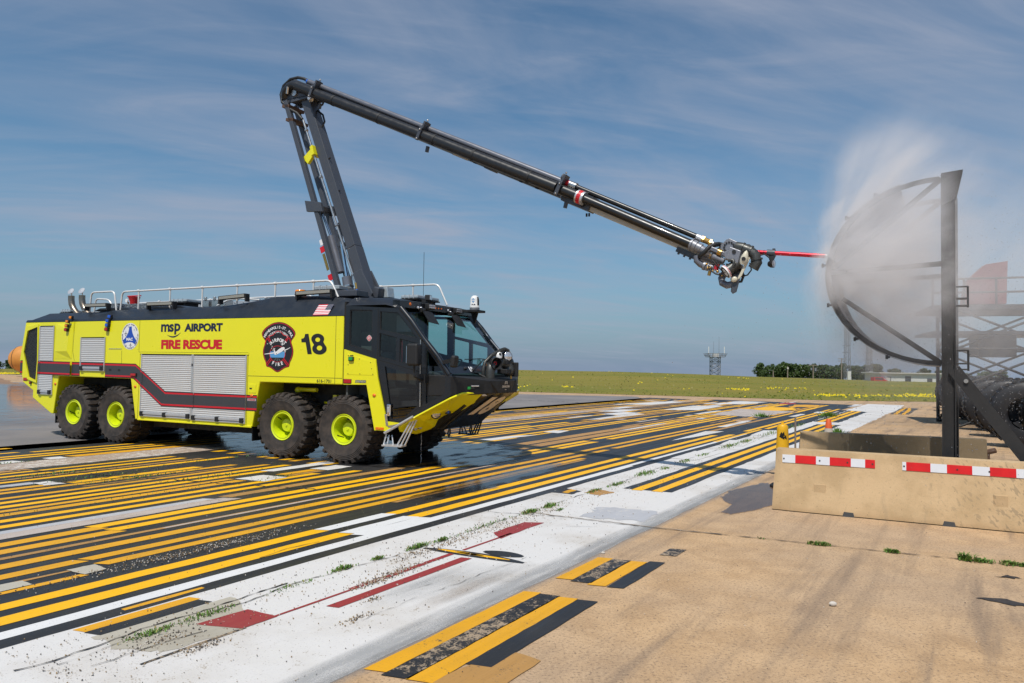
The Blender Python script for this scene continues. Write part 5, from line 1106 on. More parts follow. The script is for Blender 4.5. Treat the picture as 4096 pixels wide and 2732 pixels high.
plate('handle_frame', [(-.10,-.13),(.06,-.13),(.06,.14),(.03,.14),(.03,.06),(-.10,.06)], [[(-.06,-.09),(-.015,-.09),(-.015,.03),(-.06,.03)]], -.012, .012, M['hiviz'], e, bevel=.004)
MB().bx(2.66,2.73,.30,.34,2.02,2.45).make('red_belt', M['red_paint'], T); MB().bx(2.75,3.3,.2,.9,1.18,1.27).make('grey_shelf', M['galv'], T); 
# roof visor with lights over the windscreen, camera turret
m = MB()
vis = [(2.86,.02),(2.98,.10),(3.04,W/2),(2.98,W-.10),(2.86,W-.02)]
for (x0, y0), (x1, y1) in zip(vis, vis[1:]): m.add([(x0,y0,3.06),(x1,y1,3.06),(x1,y1,3.195),(x0,y0,3.195),(x0-.16,y0,3.06),(x1-.16,y1,3.06),(x1-.16,y1,3.205),(x0-.16,y0,3.205)],[(0,1,2,3),(4,7,6,5),(3,2,6,7),(0,4,5,1)])
m.make('visor', M['black_paint'], T)
MB().sph((2.975,.20,3.135),.045,12,8,(.5,1,.75)).make('visor_marker', M['orange_lens'], T, smooth=60)
for y in (.40,.50,1.52,1.62): MB().sph((3.03,y,3.08+.03*((y*10)%2 > 1)),.03,8,6).make('visor_lamp', M['lamp_glass'], T, smooth=60)
for y in (1.02,1.13,1.24): MB().sph((3.045,y,3.12),.013,8,6).make('cab_marker', M['orange_lens'], T)
for y in (.78, 1.86):
    l = empty('work_light', (3.06, y, 3.13)); l.parent = T; MB().box((0,0,.0),(.10,.24,.11)).make('housing', M['matt_black'], l, bevel=.01); MB().box((.055,0,.02),(.01,.21,.03)).make('led_row', M['lamp_glass'], l); MB().box((.055,0,-.02),(.01,.21,.03)).make('led_row', M['lamp_glass'], l)
    MB().add([(.02,-.32,-.10),(.02,.02,-.10),(.20,.02,-.36),(.16,-.28,-.33),(.035,-.32,-.10),(.035,.02,-.10),(.215,.02,-.36),(.175,-.28,-.33)],[(0,1,2,3),(4,7,6,5),(0,4,5,1),(1,5,6,2),(2,6,7,3),(3,7,4,0)]).make('sun_shade', M['matt_black'], l); MB().cyl((0,-.34,-.09),(0,-.22,-.09),.045,n=12).make('shade_knob', M['matt_black'], l)
MB().add([(3.06,2.28,3.06),(3.06,2.58,3.06),(3.24,2.56,2.80),(3.22,2.36,2.80),(3.075,2.28,3.06),(3.075,2.58,3.06),(3.255,2.56,2.80),(3.235,2.36,2.80)],[(0,1,2,3),(4,7,6,5),(0,4,5,1),(1,5,6,2),(2,6,7,3),(3,7,4,0)]).make('sun_shade', M['matt_black'], T)
l = empty('flood_light', (2.86, .98, 3.30)); l.parent = T; MB().box((.03,0,.03),(.10,.16,.11), Quaternion((0,0,1),.25)).make('housing', M['matt_black'], l, bevel=.008); MB().box((.085,.01,.03),(.012,.12,.08), Quaternion((0,0,1),.25)).make('lens', M['lamp_glass'], l); MB().box((-.05,0,-.03),(.12,.06,.08)).make('bracket', M['matt_black'], l)
c = empty('thermal_camera', (3.28, 2.22, 3.165)); c.parent = T
MB().box((-.02,.0,-.025),(.36,.40,.05)).make('shelf', M['matt_black'], c, bevel=.006); MB().prism([(-.12,-.05),(.05,-.05),(-.02,-.28),(-.06,-.28)],'y',.06,.09).make('shelf_bracket', M['matt_black'], c)
MB().lathe([(.105,0),(.108,.05),(.104,.055)],(0,0,0),(0,0,1),24,True).make('base', M['galv'], c, smooth=40)
MB().lathe([(.102,.056),(.104,.09),(.098,.10),(.096,.22),(.088,.265),(.068,.298),(.035,.318),(1e-3,.322)],(0,0,0),(0,0,1),28).make('dome', M['white_gloss'], c, smooth=50)
m = MB(); q = [(-.35,.25),(.0,.28),(.25,.20),(.30,.13),(.05,.09),(-.25,.12)]
m.grid([[(.099*(1-.25*max(0,(z-.22)/.1))*cos(a0+d), .099*(1-.25*max(0,(z-.22)/.1))*sin(a0+d), z) for a0 in (-.32,-.15,0,.15,.32)] for z, d in ((.10,-.15),(.15,-.15),(.20,-.15),(.25,-.15),(.285,-.15))]); m.make('camera_window', M['matt_black'], c, smooth=60)
def domewrap(geo, y0, rr=.1035):   # print wrapped round the near side of the dome
    return lambda p: (rr*sin(p[0]/rr+y0), -rr*cos(p[0]/rr+y0), p[1])
lettering('lettering', fit(text_geo('FLIR', .05), -.030, .058, .102, .130), 0, M['decal_navy'], c, domewrap(0, .15)); lettering('lettering', fit(text_geo(':', .08), -.055, -.043, .104, .128), 0, M['decal_navy'], c, domewrap(0, .15))
for k, mt in ((1,'decal_sky'),(.5,'decal_white')): MB().add([domewrap(0,.15,.1005+.001*(1-k))((x*k,.205+z*k)) for x, z in ((0,.052),(.032,.018),(.010,0),(.032,-.018),(0,-.052),(-.032,-.018),(-.010,0),(-.032,.018))],[tuple(range(8))]).make('diamond_logo', M[mt], c, fixn=False)
# wipers
for u0, u1, v0, v1 in ((.30,.62,.965,.80),(.62,.90,.965,.82)):
    m = MB(); m.tube([ws(u0,v0,.02), ws((u0+u1)/2,(v0+v1)/2-.01,.05), ws(u1-.06,v1,.03)],.012,6); m.tube([ws(u1-.34,v1+.005,.02), ws(u1-.1,v1+.0,.028), ws(u1+.16,v1+.015,.02)],.010,6); m.sph(ws(u0,v0,.02),.035,10,6); m.make('wiper', M['matt_black'], T)
m = MB(); m.tube([ws(.97,.35,.03), ws(.985,.6,.04), ws(.975,.9,.03)],.016,6); m.make('wiper', M['galv'], T)
for u in (.22,.52,.80): MB().sph(ws(u,.935,.015),.04,10,6,(1,1.3,.7)).make('wiper_motor', M['matt_black'], T)
lettering('lettering', fit(text_geo('18', .05), 0, .14, 0, .13), 0, M['decal_white'], T, lambda p: tuple(V(ws(.265+p[0]/(W-.14), .985-p[1]/1.75, .010))))
# mirrors
mr = empty('side_mirror', (3.43,-.30,0)); mr.parent = T; MB().bx(-.12,.12,-.10,.07,1.95,2.36).make('shell', M['matt_black'], mr, bevel=.04); MB().bx(-.128,-.118,-.08,.05,2.0,2.31).make('glass', M['chrome'], mr)
m = MB(); m.tube([(0,.0,1.97),(0,.0,1.76),(.05,.12,1.70),(.05,.30,1.70)],.022,8); m.bx(-.02,.12,.18,.30,1.64,1.80); m.make('arm', M['matt_black'], mr)
mr = empty('side_mirror', (3.43,W+.30,0)); mr.parent = T; MB().bx(-.12,.12,-.07,.10,1.95,2.36).make('shell', M['matt_black'], mr, bevel=.04); m = MB(); m.tube([(0,0,1.97),(0,0,1.76),(.05,-.30,1.70)],.022,8); m.make('arm', M['matt_black'], mr)
mr = empty('front_mirror', (4.15,-.12,2.02)); mr.parent = T; MB().box((.02,0,.02),(.10,.17,.22), Quaternion((0,1,0),.15)).make('shell', M['matt_black'], mr, bevel=.035); m = MB(); m.beam((-.02,0,.04),(-.32,.14,.0),.03,.07); m.sph((.0,0,.06),.022,8,6); m.make('arm', M['matt_black'], mr)
# --- nose: deck, faceted bumper, chin, wings
plan = [(3.40,.02),(4.03,.0),(4.385,.83),(4.385,W-.83),(4.03,W),(3.40,W-.02)]
zt = [1.795,1.775,1.69,1.69,1.775,1.795]; zb = [1.40,1.405,1.435,1.435,1.405,1.40]
n = 6; m = MB(); m.add([(x,y,z) for (x,y),z in zip(plan,zt)]+[(x,y,z) for (x,y),z in zip(plan,zb)],[tuple(range(n)),tuple(range(n,2*n))[::-1]]+[(i,(i+1)%n,n+(i+1)%n,n+i) for i in range(n)])
m.make('bumper', M['matt_black'], T, bevel=.015)
def facing(a, b, u0, u1, w0, w1, nm, mt, d0=-.004, d1=.004, bev=0):
    """a block lying on the bumper face running from plan point a to b"""
    a = V((*a,0)); b = V((*b,0)); d = b-a; nrm = V((d.y,-d.x,0)).normalized(); ps = [a+d*u0, a+d*u1]; vs = []
    for dd in (d0, d1):
        for p, z in ((ps[0],w0),(ps[1],w0),(ps[1],w1),(ps[0],w1)): q = p+nrm*dd; vs.append((q.x,q.y,z))
    return MB().add(vs,[(3,2,1,0),(4,5,6,7),(0,1,5,4),(1,2,6,5),(2,3,7,6),(3,0,4,7)]).make(nm, M[mt], T, bevel=bev)
for far in (False, True):
    a, b = ((4.03,0),(4.385,.83)) if not far else ((4.385,W-.83),(4.03,W)); f = (lambda u: u) if not far else (lambda u: 1-u)
    r_ = lambda u0,u1: (min(f(u0),f(u1)),max(f(u0),f(u1)))
    facing(a,b,*r_(.42,.86),1.47,1.63,'light_recess','under',.0,.004); facing(a,b,*r_(.52,.72),1.575,1.60,'led_row','lamp_glass',.0,.02,.004); facing(a,b,*r_(.43,.50),1.525,1.575,'green_lamp','green_lens',.0,.02,.006); facing(a,b,*r_(.50,.60),1.54,1.56,'siren_slot','gunmetal',.0,.015)
# faceted badge on the prow
y0, y1 = .85, W-.85; ym = W/2
MB().add([(4.387,y0+.02,1.685),(4.387,y1-.02,1.685),(4.43,ym-.28,1.445),(4.43,ym+.28,1.445),(4.45,ym-.20,1.685),(4.45,ym+.20,1.685),(4.387,y0+.25,1.44),(4.387,y1-.25,1.44)],[(0,6,2,4),(4,2,3,5),(5,3,7,1),(0,4,5,1)]).make('prow', M['matt_black'], T, bevel=.006)
lettering('lettering', fit(text_geo('OSHKOSH', .04), ym-.17, ym+.17, 1.545, 1.59), 0, M['decal_tan'], T, lambda p: (4.452-(1.685-p[1])*.083+.004, p[0], p[1]))
m = MB(); 
for y_, z_, w_, h_ in ((-.05,1.64,.018,.055),(.05,1.64,.018,.055),(0,1.662,.118,.014),(0,1.636,.10,.012),(0,1.508,.07,.012)): m.add([(4.457-(1.685-q)*.083,ym+y_+p,q) for p, q in ((-w_/2,z_-h_/2),(w_/2,z_-h_/2),(w_/2,z_+h_/2),(-w_/2,z_+h_/2))],[(0,1,2,3)])
m.make('maker_logo', M['decal_tan'], T, fixn=False)
# chin plate sloping back under the nose, with the big 18
ch = [(4.30,.74,1.43),(4.38,.88,1.435),(4.38,W-.88,1.435),(4.30,W-.74,1.43),(3.45,W-.70,.72),(3.45,.70,.72)]
cb = [(x-.30,y,z) for x,y,z in ch]
MB().add(ch+cb,[(0,1,2,3,4,5),(11,10,9,8,7,6)]+[(i,(i+1)%6,6+(i+1)%6,6+i) for i in range(6)]).make('chin_plate', M['black_paint'], T, bevel=.012)
MB().prism([(3.36,.74),(2.9,.72),(2.9,1.3),(4.05,1.40),(4.0,1.2)],'y',.55,W-.55).make('nose_underside', M['under'], T)
def chin_map(p):   # p in metres: across and up the slope
    return (3.45+.91*p[1]+.012, p[0], .72+.70*p[1]-.012)
lettering('number', fit(text_geo('1', .06), .98, 1.22, .42, .93), 0, M['decal_tan'], T, lambda p: chin_map((p[0]+.30*(p[1]-.42), p[1]))); lettering('number', fit(text_geo('8', .055), 1.30, 1.72, .40, .93), 0, M['decal_tan'], T, lambda p: chin_map((p[0]+.30*(p[1]-.42), p[1])))
MB().box((4.31,.80,1.415),(.03,.16,.04)).make('tow_eye_plate', M['decal_tan'], T)
def wing(far):
    U_ = [(2.90,.00,.79),(3.31,-.01,1.015),(4.03,-.01,1.37),(4.16,.22,1.465),(4.31,.76,1.465)]
    L_ = [(2.86,.10,.70),(3.01,.46,.635),(3.36,.62,.78),(3.47,.70,.95),(3.74,.64,1.05),(4.09,.82,1.25)]
    I_ = [(3.34,.20,.92),(3.80,.28,1.17)]
    P = U_+L_+I_; F = [(0,1,6,5),(1,11,7,6),(1,2,12,11),(11,12,8,7),(12,9,8),(2,3,12),(3,4,10,12),(12,10,9)]
    if far: P = mir(P); F = [f[::-1] for f in F]
    MB().add(P, F).make('front_wing', M['lime'], T, solid=.035, bevel=.010)
    k = [(3.40,.06,1.03),(4.06,.06,1.36),(4.38,.62,1.44),(4.30,.66,1.29),(3.6,.5,1.0),(3.2,.35,.72)]
    for nm, q, r, mt in (('head_lamp',(3.57,.25,1.055),.085,'lamp_glass'),('fog_lamp',(3.16,.34,.79),.045,'clear_plastic'),('fog_lamp',(3.08,.30,.755),.04,'clear_plastic')):
        q = q if not far else mir([q])[0]; sg = 1 if not far else -1
        l = empty(nm, q); l.parent = T; d = V((.80,-.55*sg,-.22)).normalized(); MB().cyl(-d*.08, d*.02, r*1.18, n=20).make('bezel', M['matt_black'], l); MB().lathe([(r,0),(r*.9,.018),(1e-3,.026)], d*.021, d, 20).make('lens', M[mt], l, smooth=60)
    q = (3.70,.47,1.095); q = q if not far else mir([q])[0]; l = empty('corner_flasher', q); l.parent = T; sg = 1 if not far else -1; qq = Quaternion((0,0,1), -.55*sg); MB().box((0,-.015*sg,0),(.18,.06,.12), qq).make('bezel', M['matt_black'], l, bevel=.015); MB().box((.01,-.045*sg,0),(.14,.03,.075), qq).make('lens', M['blue_lens' if not far else 'red_lens'], l, bevel=.012)
    s = -1 if not far else 1; b = 0 if not far else W
    m = MB()
    def F_(x, y, z): return (x, b+(y if not far else -y), z)
    for dx in (0,.075,.15): m.tube([F_(3.20+dx*.5,.04+dx*.3,.98),F_(2.90+dx,-.02+dx*.2,.45)],.017,8)
    m.tube([F_(2.62,.02,.64),F_(2.58,-.01,.45),F_(2.66,-.01,.42)],.017,8); m.tube([F_(2.72,.06,.62),F_(2.78,.02,.44)],.014,8); m.tube([F_(2.66,.05,.62),F_(2.66,.0,.46)],.014,8)
    m.beam(F_(2.60,-.02,.435), F_(3.02,.02,.435), .20, .03); m.tube([F_(2.60,-.02,.66),F_(3.24,-.02,1.00)],.026,8)
    m.make('cab_step', M['alu'] if not far else M['gunmetal'], T, smooth=50)
both(wing)
for y in (1.0, W-1.0):
    m = MB(); m.tube([(3.44,y,.74),(3.42,y-.05,.62),(3.42,y,.55),(3.42,y+.05,.62),(3.44,y,.74)],.018,6); m.make('tow_shackle', M['gunmetal'], T)
# --- bumper turret
t = empty('bumper_turret', (4.16, 1.30, 1.71)); t.parent = T
m = MB(); m.lathe([(.17,-.02),(.17,.012),(.12,.014)],(0,0,0),(0,0,1),20,True); m.make('flange', M['matt_black'], t)
m = MB(); m.tube([(0,0,0),(0,0,.14),(.0,.02,.22),(.0,.07,.29),(.0,.15,.315),(0,.30,.32)],.092,16); m.make('elbow', M['gunmetal'], t, smooth=50)
m = MB(); m.tube([(.02,.28,.32),(.04,.42,.33),(.10,.54,.30),(.14,.60,.22)],.10,14); m.tube([(0.02,.30,.32),(0.0,.42,.44),(.06,.52,.50),(.16,.56,.46)],.075,12); m.sph((.12,.58,.18),.13,14,10); m.sph((.10,.60,.34),.12,14,10); m.make('manifold', M['gunmetal'], t, smooth=50)
d = V((.78,-.52,.06)).normalized(); o = V((.02,.10,.30))
m = MB(); m.lathe([(.09,-.10),(.115,.0),(.125,.14),(.118,.145),(.095,.05),(.09,.02)],o,d,26); m.make('nozzle', M['matt_black'], t, smooth=40); MB().cyl(o+d*.01,o+d*.06,.06,n=16).make('nozzle_core', M['under'], t); MB().lathe([(.022,.062),(.035,.062),(.035,.085),(.022,.085)],o+V((-.0,-.005,.01)),d,14).make('nozzle_tip', M['red_paint'], t)
MB().lathe([(.102,-.12),(.105,-.08)],o,d,22).make('warning_band', M['amber_lens'], t)
m = MB(); m.tube([(-.10,-.10,.02),(-.10,-.10,.18),(-.09,-.04,.34),(-.02,.10,.47),(.06,.30,.57),(.10,.46,.61),(.13,.53,.585),(.14,.55,.50)],.034,12); m.make('corrugated_hose', M['gunmetal'], t, smooth=50)
m = MB(); P_ = [(-.10,-.10,.02),(-.10,-.10,.18),(-.09,-.04,.34),(-.02,.10,.47),(.06,.30,.57),(.10,.46,.61)]
for a, b in zip(P_, P_[1:]):
    a = V(a); b = V(b)
    for k in range(6): p = a+(b-a)*(k/6); m.cyl(p-(b-a).normalized()*.006, p+(b-a).normalized()*.006, .040, n=10)
m.make('hose_rib', M['gunmetal'], t, smooth=50); m = MB(); m.cyl((.135,.545,.46),(.14,.55,.56),.036,n=12); m.cyl((-.1,-.1,-.02),(-.1,-.1,.07),.036,n=12); m.make('hose_ferrule', M['steel'], t)
l = V((.17,.46,.46)); dd = V((.8,-.55,.05)).normalized(); MB().cyl(l-dd*.07,l,.098,n=20).make('spot_bezel', M['matt_black'], t); MB().lathe([(.09,0),(.08,.012),(1e-3,.02)],l,dd,20).make('spot_lens', M['lamp_glass'], t, smooth=60)
c = V((.05,.26,.46)); MB().lathe([(.075,-.04),(.078,.02),(.06,.065),(.03,.085),(1e-3,.09)],c,(0,0,1),20).make('camera_pod', M['white_gloss'], t, smooth=50); MB().cyl(c+dd*.05+V((0,0,.03)),c+dd*.073+V((0,0,.036)),.028,n=14).make('camera_eye', M['matt_black'], t)
m = MB(); m.bx(.0,.22,.30,.52,.10,.20); m.bx(.02,.3,.62,.70,.05,.34); m.box((.14,.46,.34),(.10,.18,.10)); m.make('actuator', M['matt_black'], t, bevel=.015); MB().cyl((.16,.62,.0),(.16,.62,.08),.022,n=8).make('drain', M['brass'], t)
m = MB(); m.tube([(-.5,-.4,.07),(-.35,-.3,.14),(-.15,-.2,.10),(-.02,-.15,.03)],.018,6); m.make('deck_hose', M['rubber_hose'], T, smooth=50).location = (4.16,1.30,1.71)
# water dribbling from the underside
m = MB()
for k in range(26): m.sph((3.02+R.uniform(-.006,.006),.62+R.uniform(-.006,.006),.05+k*.027),R.uniform(.004,.009),6,4,(1,1,1.8))
tag(m.make('water_drip', M['lamp_glass'], smooth=60), 'thin string of water drops falling beneath the cab', kind='stuff').matrix_world = Matrix.Translation((TRK[0],TRK[1],0)) @ Matrix.Rotation(TA,4,'Z')
# ------------------------------------------------------------------ the raised boom, parts of the truck
BA = radians(-2.19); BX, BY = .857, 1.44
def bl(p, q, z): return V((BX+p*cos(BA)-q*sin(BA), BY+p*sin(BA)+q*cos(BA), z))
UPV = bl(0,0,1)-bl(0,0,0); SIDE = bl(0,1,0)-bl(0,0,0)
class BM(MB):
    def b(s, p0, z0, p1, z1, w, h, q=0, h1=None, w1=None):
        a = bl(p0,q,z0); b = bl(p1,q,z1); return s.beam(a, b, w, h, SIDE.cross(b-a), w1, h1)
    def c(s, p0, z0, p1, z1, r, q=0, q1=None, r1=None, n=14): return s.cyl(bl(p0,q,z0), bl(p1,q if q1 is None else q1,z1), r, r1, n)
    def pl(s, pts, q0, q1):
        n = len(pts); vs = [bl(p,q0,z) for p, z in pts]+[bl(p,q1,z) for p, z in pts]
        return s.add(vs, [tuple(range(n))[::-1], tuple(range(n,2*n))]+[(i,(i+1)%n,n+(i+1)%n,n+i) for i in range(n)])
    def t(s, pts, r, n=8): return s.tube([bl(*p) for p in pts], r, n)
BG = M['boom_grey']
m = BM(); m.b(-1.70,8.10,-.22,4.55,.28,.24); m.b(-.22,4.55,.16,3.52,.28,.25,h1=.33); m.make('lower_boom', BG, T, bevel=.012)
m = BM(); m.pl([(-.12,3.95),(.10,3.42),(.40,3.42),(.46,3.50),(.12,4.05)],-.19,-.15); m.pl([(-.12,3.95),(.10,3.42),(.40,3.42),(.46,3.50),(.12,4.05)],.15,.19); m.pl([(-.5,3.30),(.5,3.30),(.42,3.45),(-.42,3.45)],-.3,.3); m.make('boom_foot', BG, T, bevel=.01)
m = BM(); m.pl([(.30,3.40),(.52,3.40),(.56,3.62),(.42,3.66)],-.10,.30); m.make('foot_box', BG, T, bevel=.02); m = BM(); m.pl([(.50,3.42),(.66,3.42),(.62,3.66),(.52,3.66)],.1,.34); m.make('floodlight', M['clear_plastic'], T, bevel=.02)
for q, a, b in ((-.2,(-2.22,8.12),(-.50,3.68)),(.2,(-2.32,8.14),(-.60,3.95))):
    m = BM(); m.b(*a,*b,.10,.115,q); m.make('link_rail', BG, T, bevel=.008)
m = BM(); m.pl([(-1.50,5.68),(-1.02,5.60),(-.95,5.38),(-1.43,5.42)],-.27,-.20); m.pl([(-1.50,5.68),(-1.02,5.60),(-.95,5.38),(-1.43,5.42)],.20,.27); m.b(-1.42,5.56,-1.12,5.50,.48,.12); m.make('crosshead', BG, T, bevel=.01)
for p, z in ((-2.05,7.66),(-2.18,8.0)): m = BM(); m.b(p-.12,z,p+.1,z-.03,.5,.07); m.make('link_bar', M['rust'], T)
m = BM(); m.c(-.93,4.86,-.62,4.02,.085); m.make('lift_cylinder', M['boom_tube'], T, smooth=50); m = BM(); m.c(-1.22,5.42,-.93,4.86,.040); m.make('cylinder_rod', M['chrome'], T, smooth=50)
m = BM(); m.c(-.385,3.90,-.27,3.36,.115,-.05); m.make('lift_cylinder', M['boom_tube'], T, smooth=50); m = BM(); m.c(-.57,4.70,-.385,3.90,.042,-.05); m.make('cylinder_rod', M['chrome'], T, smooth=50); m = BM(); m.c(-.34,3.70,-.33,3.67,.125,-.05); m.make('pipe_clamp', M['steel'], T)
m = BM(); m.pl([(-.62,4.78),(-.50,4.55),(-.58,4.48),(-.72,4.95),(-.68,5.15)],-.06,.06); m.c(-.60,4.66,-.60,4.66+.001,.06,-.09,.09); m.make('cylinder_lug', BG, T)
for p, z, h in ((-.93,4.52,.13),(-.68,3.88,.13)): m = BM(); m.b(p-.03,z+h/2,p+.02,z-h/2,.012,.11,-.258); m.make('red_reflector', M['red_vinyl'], T)
m = BM(); m.b(-1.0,4.74,-.95,4.62,.012,.07,-.258); m.make('warning_label', M['decal_white'], T); m = BM(); m.b(-.90,4.42,-.75,4.05,.012,.07,-.256); m.make('scale_strip', M['brass'], T)
m = BM(); m.t([(-1.70,-.17,7.60),(-1.32,-.17,6.70),(-.42,-.17,4.62),(-.02,-.17,3.72)],.026,8); m.make('hydraulic_line', M['steel'], T, smooth=50)
m = BM(); [m.c(p,z,p+.015,z-.035,.045,-.17,n=8) for p, z in ((-1.6,7.36),(-1.12,6.22),(-.62,5.08),(-.12,3.95))]; m.make('line_clip', M['steel'], T)
m = BM(); m.t([(-.02,-.17,3.74),(.02,-.18,3.60)],.035,8); m.make('brass_fitting', M['brass'], T); m = BM(); m.t([(.02,-.18,3.62),(.03,-.19,3.5),(-.02,-.2,3.42),(-.10,-.2,3.34)],.030,8); m.make('blue_hose', M['blue_hose'], T, smooth=50)
m = BM(); m.pl([(-1.66,6.70),(-1.50,6.54),(-1.36,6.70),(-1.40,6.90)],-.20,-.12); m.pl([(-1.42,6.92),(-1.36,6.70),(-1.28,6.74),(-1.34,6.96)],-.24,.0); m.make('yellow_guard', M['lime'], T, bevel=.008)
m = BM(); [m.c(p+.07,z,p+.11,z+.02,.02,-.1,n=6) for p, z in ((-1.02,6.62),(-.72,5.84),(-.45,5.1))]; m.make('hose_clip', M['matt_black'], T)
# elbow
ep = [(-2.36,8.30),(-2.27,8.50),(-1.97,8.60),(-1.45,8.36),(-1.30,8.10),(-2.15,8.06)]
m = BM(); m.pl(ep,-.20,-.16); m.pl(ep,.16,.20); m.pl([(-2.2,8.12),(-1.34,8.12),(-1.34,8.17),(-2.2,8.17)],-.2,.2); m.make('elbow_bracket', BG, T, bevel=.008)
m = BM(); m.cyl(bl(-1.95,-.24,8.26),bl(-1.95,.24,8.26),.075,n=18); m.make('elbow_pin', M['steel'], T); m = BM(); [m.cyl(bl(p,-.215,z),bl(p,-.20,z),.022,n=8) for p, z in ((-2.2,8.28),(-2.05,8.45),(-1.7,8.38),(-1.5,8.2))]; m.make('elbow_bolt', M['steel'], T)
m = BM(); m.t([(-2.26,-.10,8.20),(-2.28,-.18,8.26),(-2.22,-.22,8.34),(-2.10,-.23,8.42),(-1.98,-.23,8.45),(-1.87,-.22,8.405)],.105,14); m.make('waterway_elbow', M['black_pipe'], T, smooth=50)
m = BM(); m.t([(-2.14,-.27,8.46),(-2.06,-.32,8.36),(-2.10,-.30,8.24)],.03,6); m.make('coupling', M['steel'], T)
m = BM(); m.c(-1.42,8.02,-1.40,8.0,.06,-.24,n=12); m.sph(bl(-1.44,-.24,8.04),.06); m.make('work_lamp', M['lamp_glass'], T)
m = BM(); m.t([(-1.62,-.12,8.52),(-1.74,-.14,8.59),(-1.92,-.14,8.65),(-2.16,-.14,8.65),(-2.38,-.14,8.53),(-2.44,-.16,8.32),(-2.37,-.18,8.12),(-2.12,-.2,7.92),(-1.87,-.2,7.78),(-1.72,-.18,7.62)],.036,8); m.make('loop_hose', M['rubber_hose'], T, smooth=50)
m = BM(); m.t([(-1.42,.0,8.02),(-1.36,.0,7.92),(-1.28,0,7.95),(-1.22,0,8.06)],.022,6); m.t([(-1.45,.02,7.85),(-1.28,.02,7.72),(-1.22,.02,7.55),(-1.32,.02,7.40)],.024,6); m.make('small_hose', M['rubber_hose'], T, smooth=50)
# upper boom
def ub(p): return 6.785-.4729*(p-1.66)      # centre line of the outer box
m = BM(); m.b(-1.75,ub(-1.75),4.95,ub(4.95),.24,.24); m.make('upper_boom', BG, T, bevel=.012)
m = BM(); m.b(3.20,ub(3.2)-.01,3.38,ub(3.38)-.01,.26,.255); m.make('boom_collar', BG, T, bevel=.01)
m = BM(); m.b(4.9,ub(4.9)-.01,5.46,ub(5.46)-.01,.29,.285); m.make('boom_collar', BG, T, bevel=.01)
m = BM(); m.cyl(bl(5.30,-.14,4.98),bl(5.30,-.17,4.98),.05,n=12); m.cyl(bl(5.30,-.14,5.10),bl(5.30,-.17,5.10),.03,n=12); [m.cyl(bl(5.36+k*.05,-.1,4.82),bl(5.36+k*.05,-.1,4.76),.018,n=6) for k in range(2)]; m.make('collar_bolt', M['matt_black'], T)
m = BM(); m.c(-1.87,8.405,4.80,5.325,.115,-.22,n=18); m.make('waterway_pipe', M['black_pipe'], T, smooth=50)
m = BM()
for p in (-.75,.55,2.0,2.95,4.2): z = 8.405-.4618*(p+1.87); m.c(p,z,p+.05,z-.023,.121,-.22,n=18)
m.make('pipe_joint', M['matt_black'], T, smooth=50)
m = BM(); m.c(4.88,5.29,5.22,5.13,.10,-.22,n=18); m.make('waterway_pipe', M['black_pipe'], T, smooth=50)
m = BM(); m.c(5.22,5.13,5.36,5.065,.125,-.22,n=20); m.make('pipe_coupling', M['alu'], T, smooth=50); m = BM(); m.c(5.25,5.116,5.32,5.084,.127,-.22,n=20); m.make('red_label', M['red_vinyl'], T)
m = BM(); m.c(-1.60,8.50,5.00,5.405,.060,-.12,n=16); m.make('foam_pipe', M['boom_tube'], T, smooth=50); m = BM(); m.c(5.02,5.395,5.16,5.33,.072,-.12,n=18); m.make('pipe_coupling', M['steel'], T, smooth=50); m = BM(); m.c(4.94,5.433,5.01,5.40,.063,-.12,n=16); m.make('red_label', M['red_vinyl'], T)
m = BM(); m.c(-1.66,8.53,-1.58,8.49,.045,-.12,n=10); m.make('blue_cap', M['blue_hose'], T)
for p in (-1.30,1.72,4.90):
    z = 8.405-.4618*(p+1.87); m = BM(); d = V((.42,.907)); 
    m.b(p-.02-.42*.13,z-.13*.9,p-.02+.42*.15,z+.15*.9,.03,.075,-.345); m.c(p-.03,z+.265,p+.035,z+.235,.076,-.12,n=14); m.b(p+.02,z+.12,p+.10,z+.27,.2,.05,-.2); m.b(p+.05,z-.2,p+.02,z-.32,.06,.06,-.1); m.make('pipe_bracket', BG, T, bevel=.006)
    m = BM(); m.sph(bl(p+.045,-.12,z+.345),.022,8,6); m.sph(bl(p-.06,-.365,z-.09),.018,8,6); m.sph(bl(p+.02,-.365,z+.09),.018,8,6); m.make('bracket_bolt', M['steel'], T)
m = BM(); m.b(2.42,ub(2.42)-.10,2.78,ub(2.78)-.10,.012,.09,-.127); m.make('pale_label', M['pale_metal'], T); 
for p in (2.95,4.0,4.35): z = ub(p)-.10; m = BM(); m.b(p-.03,z+.014,p+.03,z-.014,.012,.08,-.127); m.make('boom_slot', M['matt_black'], T)
m = BM(); m.b(5.40,4.99,7.42,4.015,.20,.215); m.make('inner_boom', M['beige'], T, bevel=.008); m = BM(); m.b(5.42,4.868,7.40,3.912,.16,.012); m.make('wear_strip', M['matt_black'], T); m = BM(); m.b(5.42,5.098,7.36,4.162,.20,.012); m.make('boom_top_strip', M['cast_grey'], T)
m = BM(); m.b(7.05,4.05,7.42,3.87,.235,.09); [m.c(7.1+k*.1,4.0-k*.05,7.08+k*.1,3.95-k*.05,.02,-.12,n=6) for k in range(4)]; m.make('end_shoe', BG, T)
m = BM(); m.c(5.36,5.065,7.34,4.085,.082,-.22,n=18); m.make('inner_pipe', M['black_pipe'], T, smooth=50); m = BM(); m.c(5.16,5.33,7.42,4.225,.050,-.12,n=14); m.make('inner_pipe', M['black_pipe'], T, smooth=50)
